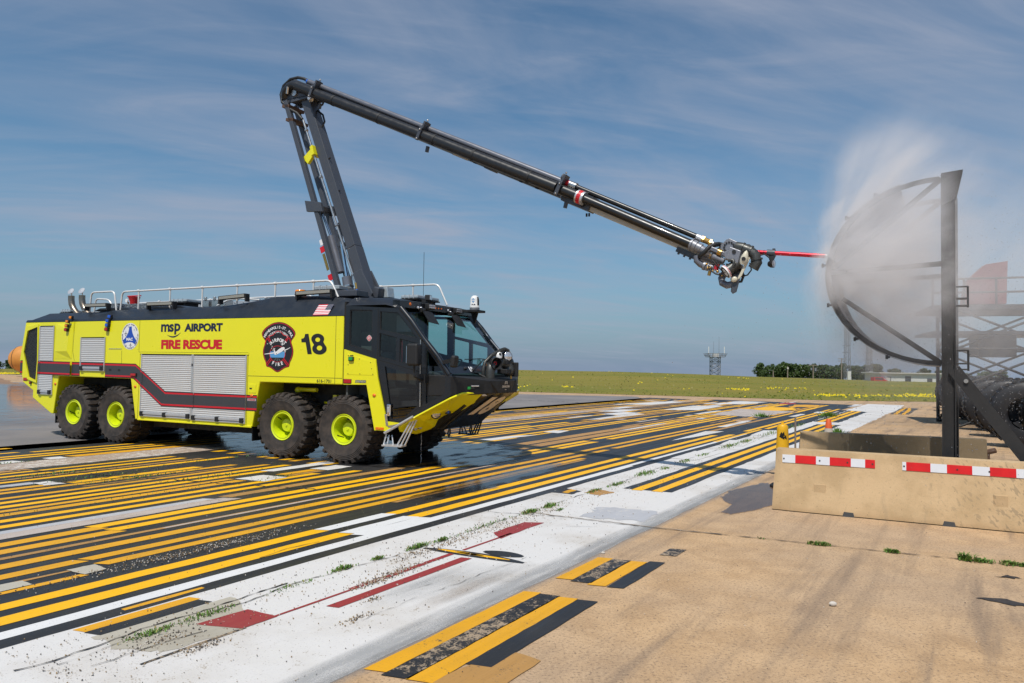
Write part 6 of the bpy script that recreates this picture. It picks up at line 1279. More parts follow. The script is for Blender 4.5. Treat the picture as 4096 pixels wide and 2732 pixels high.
# --- nozzle head
N_ = [0]
def part(nm, mt, m, **k): return m.make(nm, M[mt], T, **k)
m = BM(); m.c(7.40,4.235,7.49,4.19,.056,-.12); part('hose_ferrule', 'alu', m, smooth=50); m = BM(); m.c(7.49,4.19,7.53,4.17,.060,-.12,n=6); m.c(7.53,4.17,7.62,4.125,.050,-.12); m.c(7.62,4.125,7.655,4.107,.060,-.12,n=6); part('brass_coupling', 'brass', m); m = BM(); m.c(7.655,4.107,7.70,4.085,.040,-.12); part('steel_fitting', 'steel', m, smooth=50)
m = BM(); m.t([(7.70,-.12,4.085),(7.78,-.16,4.08),(7.74,-.26,4.06),(7.66,-.33,4.01),(7.58,-.34,3.92),(7.50,-.32,3.87),(7.47,-.25,3.84)],.036,8); part('looped_hose', 'rubber_hose', m, smooth=50); m = BM(); m.t([(7.58,.0,4.02),(7.64,.02,4.09),(7.74,.04,4.11),(7.88,.04,4.07)],.040,8); part('looped_hose', 'rubber_hose', m, smooth=50)
m = BM(); m.c(7.32,4.095,7.42,4.045,.10,-.22); m.c(7.42,4.045,7.50,4.005,.085,-.22); m.c(7.34,4.085,7.355,4.078,.118,-.22); part('swivel', 'cast_grey', m, smooth=50)
m = BM(); m.pl([(7.30,4.16),(7.40,4.23),(7.44,4.28),(7.46,4.2),(7.42,4.1)],-.14,-.10); part('pipe_strap', 'boom_grey', m)
m = BM(); m.t([(7.48,-.22,4.01),(7.56,-.22,3.96),(7.64,-.18,3.93),(7.78,-.14,3.88)],.075,12); m.t([(7.46,-.05,3.9),(7.6,-.04,3.86),(7.78,-.02,3.78)],.11,12); part('head_waterway', 'cast_grey', m, smooth=50)
m = BM(); m.c(7.66,3.925,7.69,3.91,.095,-.16); m.c(7.71,3.90,7.74,3.885,.09,-.16); part('coupling_ring', 'steel', m, smooth=50)
m = BM(); m.t([(7.44,-.26,3.88),(7.44,-.27,3.80),(7.50,-.26,3.74),(7.58,-.24,3.70),(7.72,-.22,3.67)],.055,12); part('lower_pipe', 'boom_tube', m, smooth=50); m = BM(); m.c(7.55,3.715,7.585,3.70,.075,-.25); m.c(7.60,3.695,7.63,3.685,.07,-.24); part('pipe_clamp', 'cast_grey', m, smooth=50)
m = BM(); m.b(7.66,4.0,7.96,3.85,.07,.07,-.30); m.c(7.70,3.86,7.90,3.76,.05,-.28); part('actuator', 'boom_tube', m, bevel=.012); m = BM(); m.c(7.80,3.925,7.86,3.895,.058,-.30); part('yellow_sleeve', 'brass', m, smooth=50); m = BM(); m.c(7.96,3.85,8.0,3.83,.045,-.30,n=10); part('actuator_tip', 'matt_black', m)
ph = [(7.74,4.00),(7.75,3.93),(7.90,3.845),(8.0,3.90),(8.10,4.06),(8.08,4.10),(7.95,4.17),(7.90,4.155)]
for q0, q1 in ((-.13,-.10),(.10,.13)): m = BM(); m.pl(ph,q0,q1); part('head_plate', 'cast_grey', m, bevel=.008)
m = BM(); m.pl([(7.76,4.0),(7.92,4.15),(8.06,4.09),(8.02,3.95),(7.9,3.87)],-.1,.1); part('head_core', 'boom_grey', m)
m = BM()
for k in range(12): a = 2*pi*k/12; p, z = 7.945+.082*cos(a), 4.02+.082*sin(a); m.cyl(bl(p,-.145,z),bl(p,-.13,z),.0155,n=8)
part('bolt', 'matt_black', m); m = BM(); m.cyl(bl(7.775,-.17,3.97),bl(7.775,-.12,3.97),.042,n=14); part('pivot_bush', 'brass', m, smooth=50)
m = BM(); m.pl([(8.06,4.075),(8.27,4.055),(8.27,3.92),(8.04,3.95)],-.09,-.07); m.pl([(8.06,4.075),(8.27,4.055),(8.27,3.92),(8.04,3.95)],.07,.09); m.pl([(8.06,4.075),(8.27,4.055),(8.27,4.045),(8.06,4.06)],-.09,.09); part('rod_bracket', 'cast_grey', m); m = BM(); [m.cyl(bl(p,-.105,4.03),bl(p,-.09,4.03),.016,n=8) for p in (8.12,8.21)]; part('bolt', 'matt_black', m)
m = BM(); m.pl([(8.00,3.99),(8.18,3.91),(8.13,3.70),(7.93,3.80)],-.36,-.14); part('valve_box', 'cast_grey', m, bevel=.01); m = BM(); m.cyl(bl(8.07,-.375,3.90),bl(8.07,-.35,3.90),.032,n=14); part('box_port', 'matt_black', m)
m = BM(); m.pl([(7.90,3.91),(8.0,3.95),(8.0,3.80),(7.92,3.78)],-.34,-.2); part('side_box', 'cast_grey', m, bevel=.01)
m = BM(); m.t([(8.06,-.10,4.02),(8.14,-.12,4.0),(8.26,-.12,3.95),(8.36,-.12,3.86),(8.39,-.12,3.74),(8.33,-.12,3.64)],.088,14); part('monitor_elbow', 'gunmetal', m, smooth=50); m = BM(); [m.c(p,z,p+.02,z-.01,.10,-.12) for p, z in ((8.15,3.995),(8.28,3.935))]; m.c(8.385,3.79,8.39,3.77,.10,-.12); part('elbow_flange', 'gunmetal', m, smooth=50)
m = BM(); o1 = bl(8.24,-.40,3.76); m.lathe([(1e-3,-.09),(.05,-.085),(.066,-.03),(.06,.04),(.03,.12),(1e-3,.15)], o1, bl(.25,-.1,.9)-bl(0,0,0), 18); part('camera_pod', 'cream', m, smooth=50); m = BM(); m.cyl(o1+SIDE*-.055, o1+SIDE*-.07, .033, n=14); part('camera_eye', 'matt_black', m)
m = BM(); m.pl([(8.30,3.80),(8.33,3.78),(8.20,3.50),(8.15,3.44),(8.14,3.47)],-.40,-.37); part('cream_vane', 'cream', m)
o2 = bl(8.12,-.26,3.72); d2 = (bl(-.20,-.10,-.16)-bl(0,0,0)).normalized()
m = BM(); m.cyl(o2, o2+d2*.22, .088, n=20); part('nozzle_barrel', 'gunmetal', m, smooth=50); m = BM(); m.cyl(o2+d2*.22, o2+d2*.262, .115, n=24); part('nozzle_ring', 'decal_white', m, smooth=50); m = BM(); m.lathe([(.105,.263),(.08,.268),(.06,.25),(.03,.25),(1e-3,.275)], o2, d2, 20); part('nozzle_mouth', 'gunmetal', m, smooth=50); m = BM(); m.lathe([(.1155,.225),(.1158,.235)], o2, d2, 24); part('red_lettering_band', 'red_vinyl', m)
m = BM(); m.t([(7.98,-.36,3.76),(8.06,-.38,3.76),(8.08,-.38,3.70),(8.04,-.37,3.64)],.028,8); part('small_elbow', 'gunmetal', m, smooth=50)
m = BM(); m.t([(7.86,-.1,3.58),(7.82,-.12,3.50),(7.84,-.14,3.42),(7.92,-.16,3.375),(8.02,-.18,3.39),(8.08,-.2,3.45)],.060,12); part('horseshoe_pipe', 'boom_tube', m, smooth=50)
m = BM(); m.pl([(8.04,3.55),(8.16,3.52),(8.09,3.25),(8.03,3.22),(8.0,3.26)],-.27,-.23); m.pl([(7.90,3.74),(8.18,3.70),(8.20,3.5),(8.0,3.5)],-.2,-.16); part('deflector_fin', 'boom_grey', m, bevel=.006); m = BM(); m.sph(bl(8.06,-.30,3.455),.06,14,8,(1,.5,.8)); part('cream_boss', 'cream', m, smooth=50)
m = BM(); m.cyl(bl(7.80,-.28,3.74),bl(7.76,-.28,3.63),.042,n=12); part('red_beacon', 'red_lens', m, smooth=50); m = BM(); m.bx(0,0.001,0,0.001,0,.001); m.pl([(7.76,3.80),(7.86,3.76),(7.84,3.73),(7.75,3.77)],-.33,-.23); part('beacon_mount', 'matt_black', m); m = BM(); m.cyl(bl(7.66,-.26,3.62),bl(7.64,-.26,3.54),.028,n=10); part('brass_drain', 'brass', m)
m = BM(); m.t([(7.62,-.28,3.74),(7.68,-.3,3.62),(7.76,-.3,3.56),(7.88,-.28,3.52)],.014,6); m.t([(7.74,-.3,3.86),(7.80,-.34,3.72),(7.92,-.34,3.70)],.011,6); m.t([(7.7,-.3,3.8),(7.84,-.36,3.64),(7.9,-.3,3.56)],.010,6); m.t([(8.30,-.25,3.72),(8.33,-.27,3.6),(8.27,-.27,3.52),(8.18,-.25,3.5)],.012,6); m.t([(8.14,-.2,3.62),(8.20,-.22,3.52),(8.16,-.22,3.42),(8.1,-.2,3.42)],.022,6); part('cable', 'rubber_hose', m, smooth=50)
m = BM(); [m.sph(bl(7.6+.04*k+R.uniform(-.02,.02),-.30,3.72-.03*k+R.uniform(-.03,.03)),R.uniform(.012,.026),8,6) for k in range(8)]; part('fitting', 'brass', m, smooth=50)
m = BM(); m.c(8.20,3.95,9.42,3.803,.036,0,n=14); part('piercing_rod', 'red_rod', m, smooth=50); m = BM(); m.c(9.42,3.803,9.72,3.767,.034,0,r1=.006,n=14); part('piercing_tip', 'steel', m, smooth=50)
m = BM()
for p in (8.27,8.36,8.41,8.48): z = 3.95-.1205*(p-8.20); m.c(p,z,p+.008,z-.001,.039,0)
part('cable_tie', 'matt_black', m); m = BM(); m.c(8.53,3.91,8.66,3.895,.054,0); m.pl([(8.62,3.97),(8.66,3.97),(8.67,3.84),(8.61,3.83)],-.03,.03); part('rod_clamp', 'boom_grey', m, smooth=40)
m = BM(); m.pl([(8.56,3.85),(8.66,3.84),(8.63,3.77),(8.57,3.78)],-.03,.03); m.t([(8.30,-.04,3.90),(8.40,-.05,3.86),(8.50,-.05,3.88),(8.57,-.04,3.82),(8.60,-.03,3.76)],.012,6); part('lamp_bracket', 'matt_black', m); m = BM(); m.lathe([(1e-3,-.07),(.04,-.06),(.062,-.02),(.066,.03)], bl(8.61,0,3.72), bl(.9,-.3,-.05)-bl(0,0,0), 16); part('lamp_housing', 'matt_black', m, smooth=50); m = BM(); m.lathe([(.060,.031),(1e-3,.036)], bl(8.61,0,3.72), bl(.9,-.3,-.05)-bl(0,0,0), 16); part('lamp_lens', 'lamp_glass', m)
MB().cyl((2.3,1.7,3.3),(2.3,1.7,4.4),.005,n=5).make('radio_antenna', M['matt_black'], T)
# ------------------------------------------------------------------ fuselage mock-up being pierced
AX = V((.5165,.8563,0)); LF = V((-.8563,.5165,0))       # along the barrel (away) and out to its bulging side
PN = V((6.00,10.06,0))
mk = empty('fuselage_mockup', PN, 0, 'dark steel frame with half a fuselage skin being pierced by the boom', 'mockup')
def mp(l, a, z): return LF*l+AX*a+V((0,0,z))
ZC, RZ, RL, LEN = 3.405, 1.33, 1.47, 1.5
def arc(r_l, r_z, n=28, e=1.0): return [(r_l*sin(pi*i/n)**e, ZC+r_z*cos(pi*i/n)) for i in range(n+1)]
for k, a in enumerate((0.0, LEN)):
    m = MB()
    oz = 4.74 if k == 0 else 4.70
    # I section post
    for l0, l1, a0, a1 in ((-.085,-.07,-.09,.09),(.07,.085,-.09,.09),(-.07,.07,-.008,.008)):
        vs = [mp(l,a+q,z)-LF*(.10 if k == 0 else .15) for z in (0,oz) for l, q in ((l0,a0),(l1,a0),(l1,a1),(l0,a1))]
        m.add(vs,[(3,2,1,0),(4,5,6,7),(0,1,5,4),(1,2,6,5),(2,3,7,6),(3,0,4,7)])
    m.make('post', M['burnt_steel'], mk)
    A = arc(RL, RZ); m = MB()
    m.grid([[tuple(mp(l,a+q,z)) for q in (-.03,.03)] for l, z in A]); m.grid([[tuple(mp(l*.955,a+q,ZC+(z-ZC)*.955)) for q in (-.03,.03)] for l, z in A])
    for q in (-.03,.03): m.grid([[tuple(mp(l*s_,a+q,ZC+(z-ZC)*s_)) for s_ in (.955,1)] for l, z in A])
    m.make('rib', M['burnt_steel'], mk)
    m = MB()
    for p, q in (((-.02,4.70),(1.36,3.52)),((-.02,3.50),(1.40,3.45)),((-.02,2.10),(1.25,3.05))): m.beam(mp(p[0],a,p[1]), mp(q[0],a,q[1]), .06, .065)
    m.make('brace', M['burnt_steel'], mk)
m = MB(); m.grid([[tuple(mp(l*1.008,q,ZC+(z-ZC)*1.008)) for q in (-.06,.4,.8,1.2,1.6)] for l, z in arc(RL,RZ)[3:]]); m.make('fuselage_skin', M['skin'], mk, smooth=50, solid=.006)
m = MB()
for i in (6,9,12,16,19,22): l, z = arc(RL,RZ)[i]; m.beam(mp(l*.975,0,ZC+(z-ZC)*.975), mp(l*.975,LEN,ZC+(z-ZC)*.975), .03, .05)
m.make('stringer', M['burnt_steel'], mk)
m = MB()
for i in (5,8,13,17,21,24): l, z = arc(RL*1.02,RZ*1.02)[i]; m.box(mp(l,-.06,z),(.05,.03,.03)); m.box(mp(l*1.02,-.05,z),(.02,.04,.06))
m.make('skin_clip', M['burnt_steel'], mk)
# gusset at the head, raking strut, rungs
m = MB(); m.add([mp(-.02,-.10,4.76),mp(-.28,-.10,4.78),mp(-.20,-.10,4.40),mp(-.02,-.10,4.30),mp(-.02,.1,4.76),mp(-.28,.1,4.78),mp(-.20,.1,4.40),mp(-.02,.1,4.30)],[(0,1,2,3),(7,6,5,4),(0,4,5,1),(1,5,6,2),(2,6,7,3),(3,7,4,0)]); m.make('head_gusset', M['burnt_steel'], mk)
m = MB(); m.beam(mp(-.16,-.02,2.02), mp(-1.55,-.05,.02), .10, .16); m.make('raking_strut', M['burnt_steel'], mk); m = MB(); m.cyl(mp(-.30,-.10,1.86),mp(-.30,-.06,1.86),.028,n=12); m.make('strut_bolt', M['steel'], mk)
m = MB()
for z in (2.02,2.10,2.9,3.0): 
    m.tube([mp(-.19,-.06,z),mp(-.33,-.06,z),mp(-.33,.06,z),mp(-.19,.06,z)],.012,6)
for z0 in (2.02,2.9): m.cyl(mp(-.33,-.06,z0-.02),mp(-.33,-.06,z0+.26),.012,n=6); m.cyl(mp(-.33,.06,z0-.02),mp(-.33,.06,z0+.26),.012,n=6); m.tube([mp(-.19,-.06,z0+.26),mp(-.33,-.06,z0+.26),mp(-.33,.06,z0+.26)],.012,6)
m.make('ladder_hoop', M['burnt_steel'], mk)
m = MB(); [m.box(mp(-.23,-.06,z),(.09,.05,.015)) for z in (.78,.62,.5,.35)]; m.make('post_clip', M['burnt_steel'], mk)
# ------------------------------------------------------------------ concrete barriers
def barrier_mat(wet):
    t = NT('barrier_concrete_wet' if wet else 'barrier_concrete'); v = t.coord(); a = t.noise(v, 1.6, 6, 0.65); f = t.noise(v, 60, 4, 0.7); p = t.voro(v, 16)
    c = t.mix(t.rng(a, .35, .65), (.44, .305, .165), (.56, .395, .225)); c = t.mix(t.m('MULTIPLY', t.rng(f, .55, .7), .4), c, (.22, .17, .11))
    vs = t.coord(scale=(5, 5, .35)); s = t.noise(vs, 1.2, 4, .6); c = t.mix(t.m('MULTIPLY', t.rng(s, .55, .72), .35), c, (.27, .21, .135))
    c = t.mix(t.rng(p, .075, .055), c, (.13, .095, .065))
    sep = t.n('ShaderNodeSeparateXYZ'); t.K.new(t.coord(), sep.inputs[0])
    # water flung from the left falls as slanted dark dashes, thickest towards one end
    vd = t.coord(rot=(0, .55, 0), scale=(26, 26, 9)); d = t.noise(vd, 1.0, 2, .5)
    amt = t.rng(sep.outputs[0], 1.0, 3.2) if not wet else t.rng(sep.outputs[0], .3, 1.25)
    vb = t.noise(t.coord(scale=(9, 9, 3.2)), 1.0, 4, .55, 1.0)
    dk = t.rng(t.m('ADD', d, t.m('MULTIPLY', amt, .10)), .66, .70) if not wet else t.rng(t.m('ADD', t.m('MULTIPLY', vb, .8), t.m('MULTIPLY', amt, .42)), .62, .66)
    c = t.mix(t.m('MULTIPLY', dk, t.m('MULTIPLY', amt, .85 if wet else .6)), c, (.15, .115, .07) if wet else (.25, .19, .12))
    return t.done(t.bsdf(c, .85, 0, .3, normal=t.bump(t.m('ADD', f, t.m('MULTIPLY', p, .4)), .4, .006)))
M['barrier'] = barrier_mat(False); M['barrier_wet'] = barrier_mat(True)
def barrier(name, loc, rz, L_, mt, label, hh=.848):
    b = empty(name, loc, rz, label, 'barrier', 'concrete barriers')
    prof = [(0.004,.012),(0,.09),(.085,.30),(.135,.78),(.15,hh),(.39,hh),(.405,.78),(.455,.30),(.54,.09),(.536,.012)]
    m = MB(); n = 60; rows = []
    for i in range(n+1):
        x = L_*i/n; r_ = []
        for j, (y, z) in enumerate(prof):
            w = .004*noise.noise(V((x*3, z*5, 2+y)))
            dx = 0
            if i == 0: dx = .05*(z/hh)+.02*noise.noise(V((z*9, y*9, 1)))
            k = .035*max(0, 1-x/.25)*max(0, 1-z/.35)*(.5+abs(noise.noise(V((x*14, z*14, y*3))))) if j < 4 else 0
            r_.append((x+dx, y+w+k, z))
        rows.append(r_)
    m.grid(rows); m.add(rows[0],[tuple(range(10))]); m.add(rows[-1],[tuple(range(10))[::-1]])
    m.make('concrete_body', M[mt], b, smooth=35)
    for x in (.98, 2.15): MB().prism([(x-.075,-.002),(x+.075,-.002),(x+.06,.06),(x-.055,.065)],'y',-.003,.2).make('lifting_notch', M['bldg_dark'], b)
    return b
fb = barrier('concrete_barrier', (3.70,10.215,0), radians(-25.7), 3.6, 'barrier', 'long pale concrete barrier carrying two boards of red and white reflective cells')
fbv = [b for b in fb.children]
MB().add([(x,.118-.0025-(z-.30)*.0,z) for x, z in ((0,0),)],[]) if 0 else None
def fy_(z): return .085+(z-.30)*(.05/.48)
def cell(p, x0, x1, z0, z1, mt, nm): return MB().add([(x0,fy_(z0)-.008,z0),(x1,fy_(z0)-.008,z0),(x1,fy_(z1)-.008,z1),(x0,fy_(z1)-.008,z1),(x0,fy_(z0),z0),(x1,fy_(z0),z0),(x1,fy_(z1),z1),(x0,fy_(z1),z1)],[(0,1,2,3),(0,4,5,1),(1,5,6,2),(2,6,7,3),(3,7,4,0)]).make(nm, M[mt], p)
for seq in (((.13,.30,'w'),(.30,.57,'r'),(.57,.745,'w'),(.745,1.01,'r'),(1.01,1.185,'w'),(1.185,1.305,'r')), ((1.63,1.675,'w'),(1.675,1.955,'r'),(1.955,2.14,'w'),(2.14,2.42,'r'),(2.42,2.61,'w'),(2.61,2.89,'r'),(2.89,3.08,'w'))):
    h = empty('reflective_board', (0,0,0)); h.parent = fb
    for x0, x1, c in seq: cell(h, x0, x1, .665, .775, 'panel_red' if c == 'r' else 'panel_white', 'red_cell' if c == 'r' else 'white_cell')
    m = MB()
    for x in (seq[0][0]+.02, (seq[0][0]+seq[-1][1])/2-.1, (seq[0][0]+seq[-1][1])/2+.25, seq[-1][1]-.03): m.cyl((x,fy_(.72)-.014,.72),(x,fy_(.72)-.006,.72),.011,n=8)
    m.make('board_screw', M['gunmetal'], h)
for x, z in ((.62,.30),(2.72,.34)): MB().add([(x-.07,fy_(z)-.012,z-.075),(x+.075,fy_(z)-.010,z-.08),(x+.07,fy_(z)-.004,z+.075),(x-.075,fy_(z)-.004,z+.07)],[(0,1,2,3)]).make('grout_patch', M['apron'], fb, fixn=False) if 0 else MB().box((x,fy_(z)+.004,z+.02),(.15,.02,.15)).make('grout_patch', M['barrier'], fb, bevel=.004)
barrier('concrete_barrier', (5.22,13.1,0), radians(-19.7), 2.98, 'barrier_wet', 'plain water splashed concrete barrier standing behind the post in its shade')
p = empty('rusty_pipe_post', (8.16,12.35,0), 0, 'short rusty pipe post at the end of the splashed barrier', 'post'); MB().cyl((0,0,0),(0,0,.62),.04,n=10).make('pipe', M['rust'], p); MB().cyl((-.03,0,.62),(.12,-.03,.66),.045,n=10).make('elbow', M['rust'], p)
# delineator and cone
d = empty('yellow_delineator', (4.60,12.2,0), 0, 'yellow plastic delineator post with torn black tape beside the barrier end', 'delineator post')
MB().lathe([(.20,0),(.205,.03),(.17,.06),(.09,.07)],(0,0,0),(0,0,1),20,True).make('rubber_base', M['matt_black'], d, smooth=40)
MB().lathe([(.122,.06),(.112,.4),(.092,.96),(.090,1.02),(.072,1.05),(.026,1.06),(.020,1.11),(1e-3,1.115)],(0,0,0),(0,0,1),24).make('tube', M['yellow_post'], d, smooth=45)
m = MB()
for k in range(7): a = -1.9+R.uniform(-.5,.5); z = .86+R.uniform(-.04,.05); m.add([(.101*cos(a-.25),.101*sin(a-.25),z),(.103*cos(a+.3),.103*sin(a+.3),z-.03),(.112*cos(a+.1),.112*sin(a+.1),z+.05)],[(0,1,2)])
m.make('torn_tape', M['matt_black'], d); MB().bx(.045,.10,-.075,-.03,.50,.66).make('label', M['brass'], d).rotation_euler = (0,0,-.5)
c = empty('traffic_cone', (8.20,18.6,0), 0, 'faded orange traffic cone with dirty collar behind the splashed barrier', 'traffic cone')
MB().bx(-.18,.18,-.18,.18,0,.035).make('base', M['matt_black'], c, bevel=.01); MB().lathe([(.16,.035),(.105,.40),(.088,.50)],(0,0,0),(0,0,1),20).make('lower_cone', M['cone_white'], c, smooth=45); MB().lathe([(.088,.50),(.060,.72),(.045,.74),(1e-3,.74)],(0,0,0),(0,0,1),20).make('upper_cone', M['cone_orange'], c, smooth=45)
s = empty('survey_stake', (6.0,15.2,0), 0, 'thin wooden stake behind the splashed barrier', 'stake'); MB().bx(-.015,.015,-.015,.015,0,1.0).make('stick', M['pole_wood'], s)
# ------------------------------------------------------------------ rows of big tyres and the burn rig beyond
def bigtyre():
    m = MB(); m.lathe([(.42,.08),(.46,.02),(.62,0),(.80,.02),(.87,.08),(.90,.16),(.90,.44),(.87,.52),(.80,.58),(.62,.60),(.46,.58),(.42,.52)],(0,0,0),(0,1,0),36)
    for i in range(30):
        a = 2*pi*i/30
        for y0, y1 in ((.06,.28),(.32,.54)):
            vs = [(r*cos(a+da),y,r*sin(a+da)) for r in (.88,.925) for y in (y0,y1) for da in (-.06,.06)]; m.add(vs,[(4,5,7,6),(0,1,5,4),(2,6,7,3),(0,4,6,2),(1,3,7,5)])
    return m
TY = M['tyre_black'] = simple('wet_black_rubber', (.012,.012,.014), .5, spec=.45, vary=.3)
bt = None
rowp = [(13.3,18.6),(14.95,21.7),(16.2,24.2),(17.7,27.1),(19.1,30.0),(20.4,32.6),(22.3,36.2),(24.4,39.8)]
ords = ['first','second','third','fourth','fifth','sixth','seventh','eighth']
for r_ in range(2):
    for i, (x, y) in enumerate(rowp):
        k = .95+.05*r_; q = empty('scrap_tyre', (x+r_*1.0+.25, y+r_*.2+.3, .90 if r_ == 0 else .92), radians(-32)+R.uniform(-.1,.1), f'{"large" if r_ == 0 else "big"} black scrap tyre, {ords[i]} along the {"front" if r_ == 0 else "back"} row counted from the raking strut', 'tyre', 'scrap tyres standing in the spray')
        if bt is None: bt = bigtyre().make('tread', TY, q, smooth=35)
        else: c = bt.copy(); COL.objects.link(c); c.parent = q
        q.rotation_euler = (R.uniform(-.08,.08), R.uniform(0,6), q.rotation_euler.z)
rg = empty('burn_rig', (18.3,27.2,0), radians(-20), 'dark steel training rig with railings and a red panel on top, lost in spray', 'rig')
m = MB(); lattice(m, 0, 0, 0, 4.3, 3.2, 3, .07); m.make('frame', M['burnt_steel'], rg); m = MB(); m.bx(-2.4,2.6,-1.8,1.8,4.3,4.45); m.bx(-2.4,2.6,-1.8,1.8,3.4,3.5); m.make('deck', M['burnt_steel'], rg)
m = MB()
for z in (4.9,5.4): m.cyl((-2.4,-1.8,z),(2.6,-1.8,z),.04,n=6)
for k in range(6): m.cyl((-2.4+k,-1.8,4.4),(-2.4+k,-1.8,5.4),.04,n=6)
m.make('railing', M['burnt_steel'], rg); MB().prism([(-1.1,4.6),(.3,4.6),(.35,6.2),(-.35,6.1),(-.95,5.5)],'y',-.3,.3).make('red_panel', M['sooty_red'], rg); MB().bx(-.7,.5,-.7,.7,2.6,3.4).make('burn_box', M['burnt_steel'], rg)
# ------------------------------------------------------------------ weeds, stones
wb = MB(); wb2 = MB()
def weed(s, t, n, spread, h, elong=1.0):
    for _ in range(n):
        b = wb if R.random() < .85 else wb2
        ds = R.gauss(0, spread)*elong; dt = R.gauss(0, spread*.45); x, y, _z = st(s+ds, t+dt); hh = h*R.uniform(.4,1.1)*(1-.4*min(1,abs(ds)/(spread*elong*2)))
        a = R.uniform(0, 2*pi); l = R.uniform(.3, 1.2)*hh; w = R.uniform(.003,.007)*(1+h*3); dx, dy = cos(a), sin(a)
        b.add([(x-dy*w,y+dx*w,.008),(x+dy*w,y-dx*w,.008),(x+dx*l*.5+dy*w*.8,y+dy*l*.5-dx*w*.8,.008+hh*.7),(x+dx*l*.5-dy*w*.8,y+dy*l*.5+dx*w*.8,.008+hh*.7),(x+dx*l,y+dy*l,.008+hh*.8)],[(0,1,2,3),(3,2,4)])
for s, t, n, sp, h, e in ((3.05,-4.98,260,.07,.035,1.8),(3.5,-5.0,200,.07,.035,2.0),(5.0,-5.06,260,.05,.05,1.6),(5.45,-5.04,150,.035,.05,1.2),(6.05,-5.02,330,.05,.06,1.8),(6.45,-5.0,160,.04,.05,1.5),(4.35,-5.03,120,.06,.03,2.5),(7.3,-5.02,180,.09,.04,4),(8.35,-5.0,300,.06,.07,1.6),(8.9,-5.0,240,.07,.07,1.8),(8.75,-4.75,90,.04,.04,1.2),(10.4,-5.05,160,.06,.05,2.2),(11.2,-5.02,220,.08,.06,2.0),(12.7,-5.1,260,.12,.08,2),(13.6,-5.05,120,.07,.06,1.6),(14.9,-5.1,160,.12,.07,2.4),(16.3,-5.15,140,.1,.06,2),(18.6,-5.2,220,.15,.09,2.5),(20.0,-5.2,220,.16,.09,2.8),(23.5,-5.2,260,.2,.1,4),(27,-5.2,220,.2,.1,5),(33,-5.2,200,.25,.1,5),
                       (6.3,-13.2,260,.18,.05,3),(6.9,-11.8,340,.2,.05,3),(7.6,-10.9,200,.18,.05,3),(6.6,-12.4,220,.2,.04,3),(8.2,-10.0,120,.15,.04,2.5),(9.0,-12.8,200,.3,.04,4),(6.2,-15.2,120,.12,.06,2),(5.4,-10.2,160,.3,.03,5)): weed(s, t, int(n*.6), sp, h*.85, e)
def weedj(f, n, h):   # along the joint in the bare concrete
    for _ in range(n):
        g = f+R.gauss(0, .035); s = 8.64+(9.6-8.64)*(g/6.47)**1.0; t = -2.47+g; weed(s+R.gauss(0,.012), t, 2, .02, h, 1)
for f, n, h in ((.42,14,.02),(.98,50,.05),(1.06,90,.045),(1.75,60,.05),(2.42,70,.10),(2.55,60,.05),(2.62,25,.04),(2.8,70,.06),(2.95,110,.05),(3.1,70,.04),(3.25,60,.05),(3.42,110,.045),(3.6,80,.05)): weedj(f, n, h)
for x, y, n in ((13.9,31.5,260),(10.3,22.8,90),(10.6,30.5,80),(14.5,16.4,90)):
    for _ in range(n): a = R.uniform(0,6.3); r = abs(R.gauss(0,.16)); h = R.uniform(.05,.22); wb.add([(x+r*cos(a)-.02,y+r*sin(a),0.0),(x+r*cos(a)+.02,y+r*sin(a),0.0),(x+r*1.5*cos(a),y+r*1.5*sin(a),h)],[(0,1,2)])
tag(wb.make('crack_weeds', M['weed'], fixn=False), 'small green weeds growing out of the cracks and joints', kind='stuff'); tag(wb2.make('dry_weeds', M['straw'], fixn=False), 'dry straw coloured blades among the crack weeds', kind='stuff')
stones = [MB(), MB(), MB()]
def stone(s, t, r):
    x, y, _z = st(s, t); b = R.choice(stones); q = Quaternion((R.random(),R.random(),R.random()), R.uniform(0,6)); vs = [q @ V((dx*r*R.uniform(.6,1.3), dy*r*R.uniform(.6,1.3), dz*r*R.uniform(.5,1))) for dx, dy, dz in ((1,0,0),(-1,0,0),(0,1,0),(0,-1,0),(0,0,1),(0,0,-1))]
    b.add([v+V((x,y,.008+r*.35)) for v in vs],[(0,2,4),(2,1,4),(1,3,4),(3,0,4),(2,0,5),(1,2,5),(3,1,5),(0,3,5)])
for _ in range(1900):
    s = 2.3+R.random()**1.6*13; t = R.gauss(-4.85,.28) if R.random() < .6 else R.uniform(-5.6,-3.4); stone(s, t, R.uniform(.0025,.0078)*(1+.02*s))
for _ in range(1100): s = R.gauss(4.6,.7); stone(s, R.gauss(-6.78,.07), R.uniform(.003,.009))
for cs, ct, n, sp in ((4.9,-4.55,330,.09),(5.3,-4.58,260,.12),(5.85,-4.85,240,.12),(6.6,-4.88,260,.14),(3.1,-4.45,110,.05),(4.1,-4.0,70,.05),(4.5,-4.2,60,.04),(3.0,-4.8,110,.10),(7.6,-4.9,240,.2),(8.6,-4.9,240,.2)):
    for _ in range(n): stone(R.gauss(cs,sp*1.8), R.gauss(ct,sp*.5), R.uniform(.003,.010))
for _ in range(900): stone(R.uniform(1.5,13), R.uniform(-3.3,3.5), R.uniform(.002,.006))
for _ in range(700): stone(R.uniform(3,14), R.uniform(-9.5,-5.6), R.uniform(.002,.007))
for b, nm, mt in zip(stones, ('tan', 'dark', 'pale'), ((.28,.19,.10),(.09,.075,.065),(.55,.50,.44))):
    M['st'+nm] = simple(nm+'_stone', mt, .85, vary=.3, nscale=30); tag(b.make('gravel', M['st'+nm], fixn=False), f'loose {nm} chips of stone scattered over the painted pad', kind='stuff')
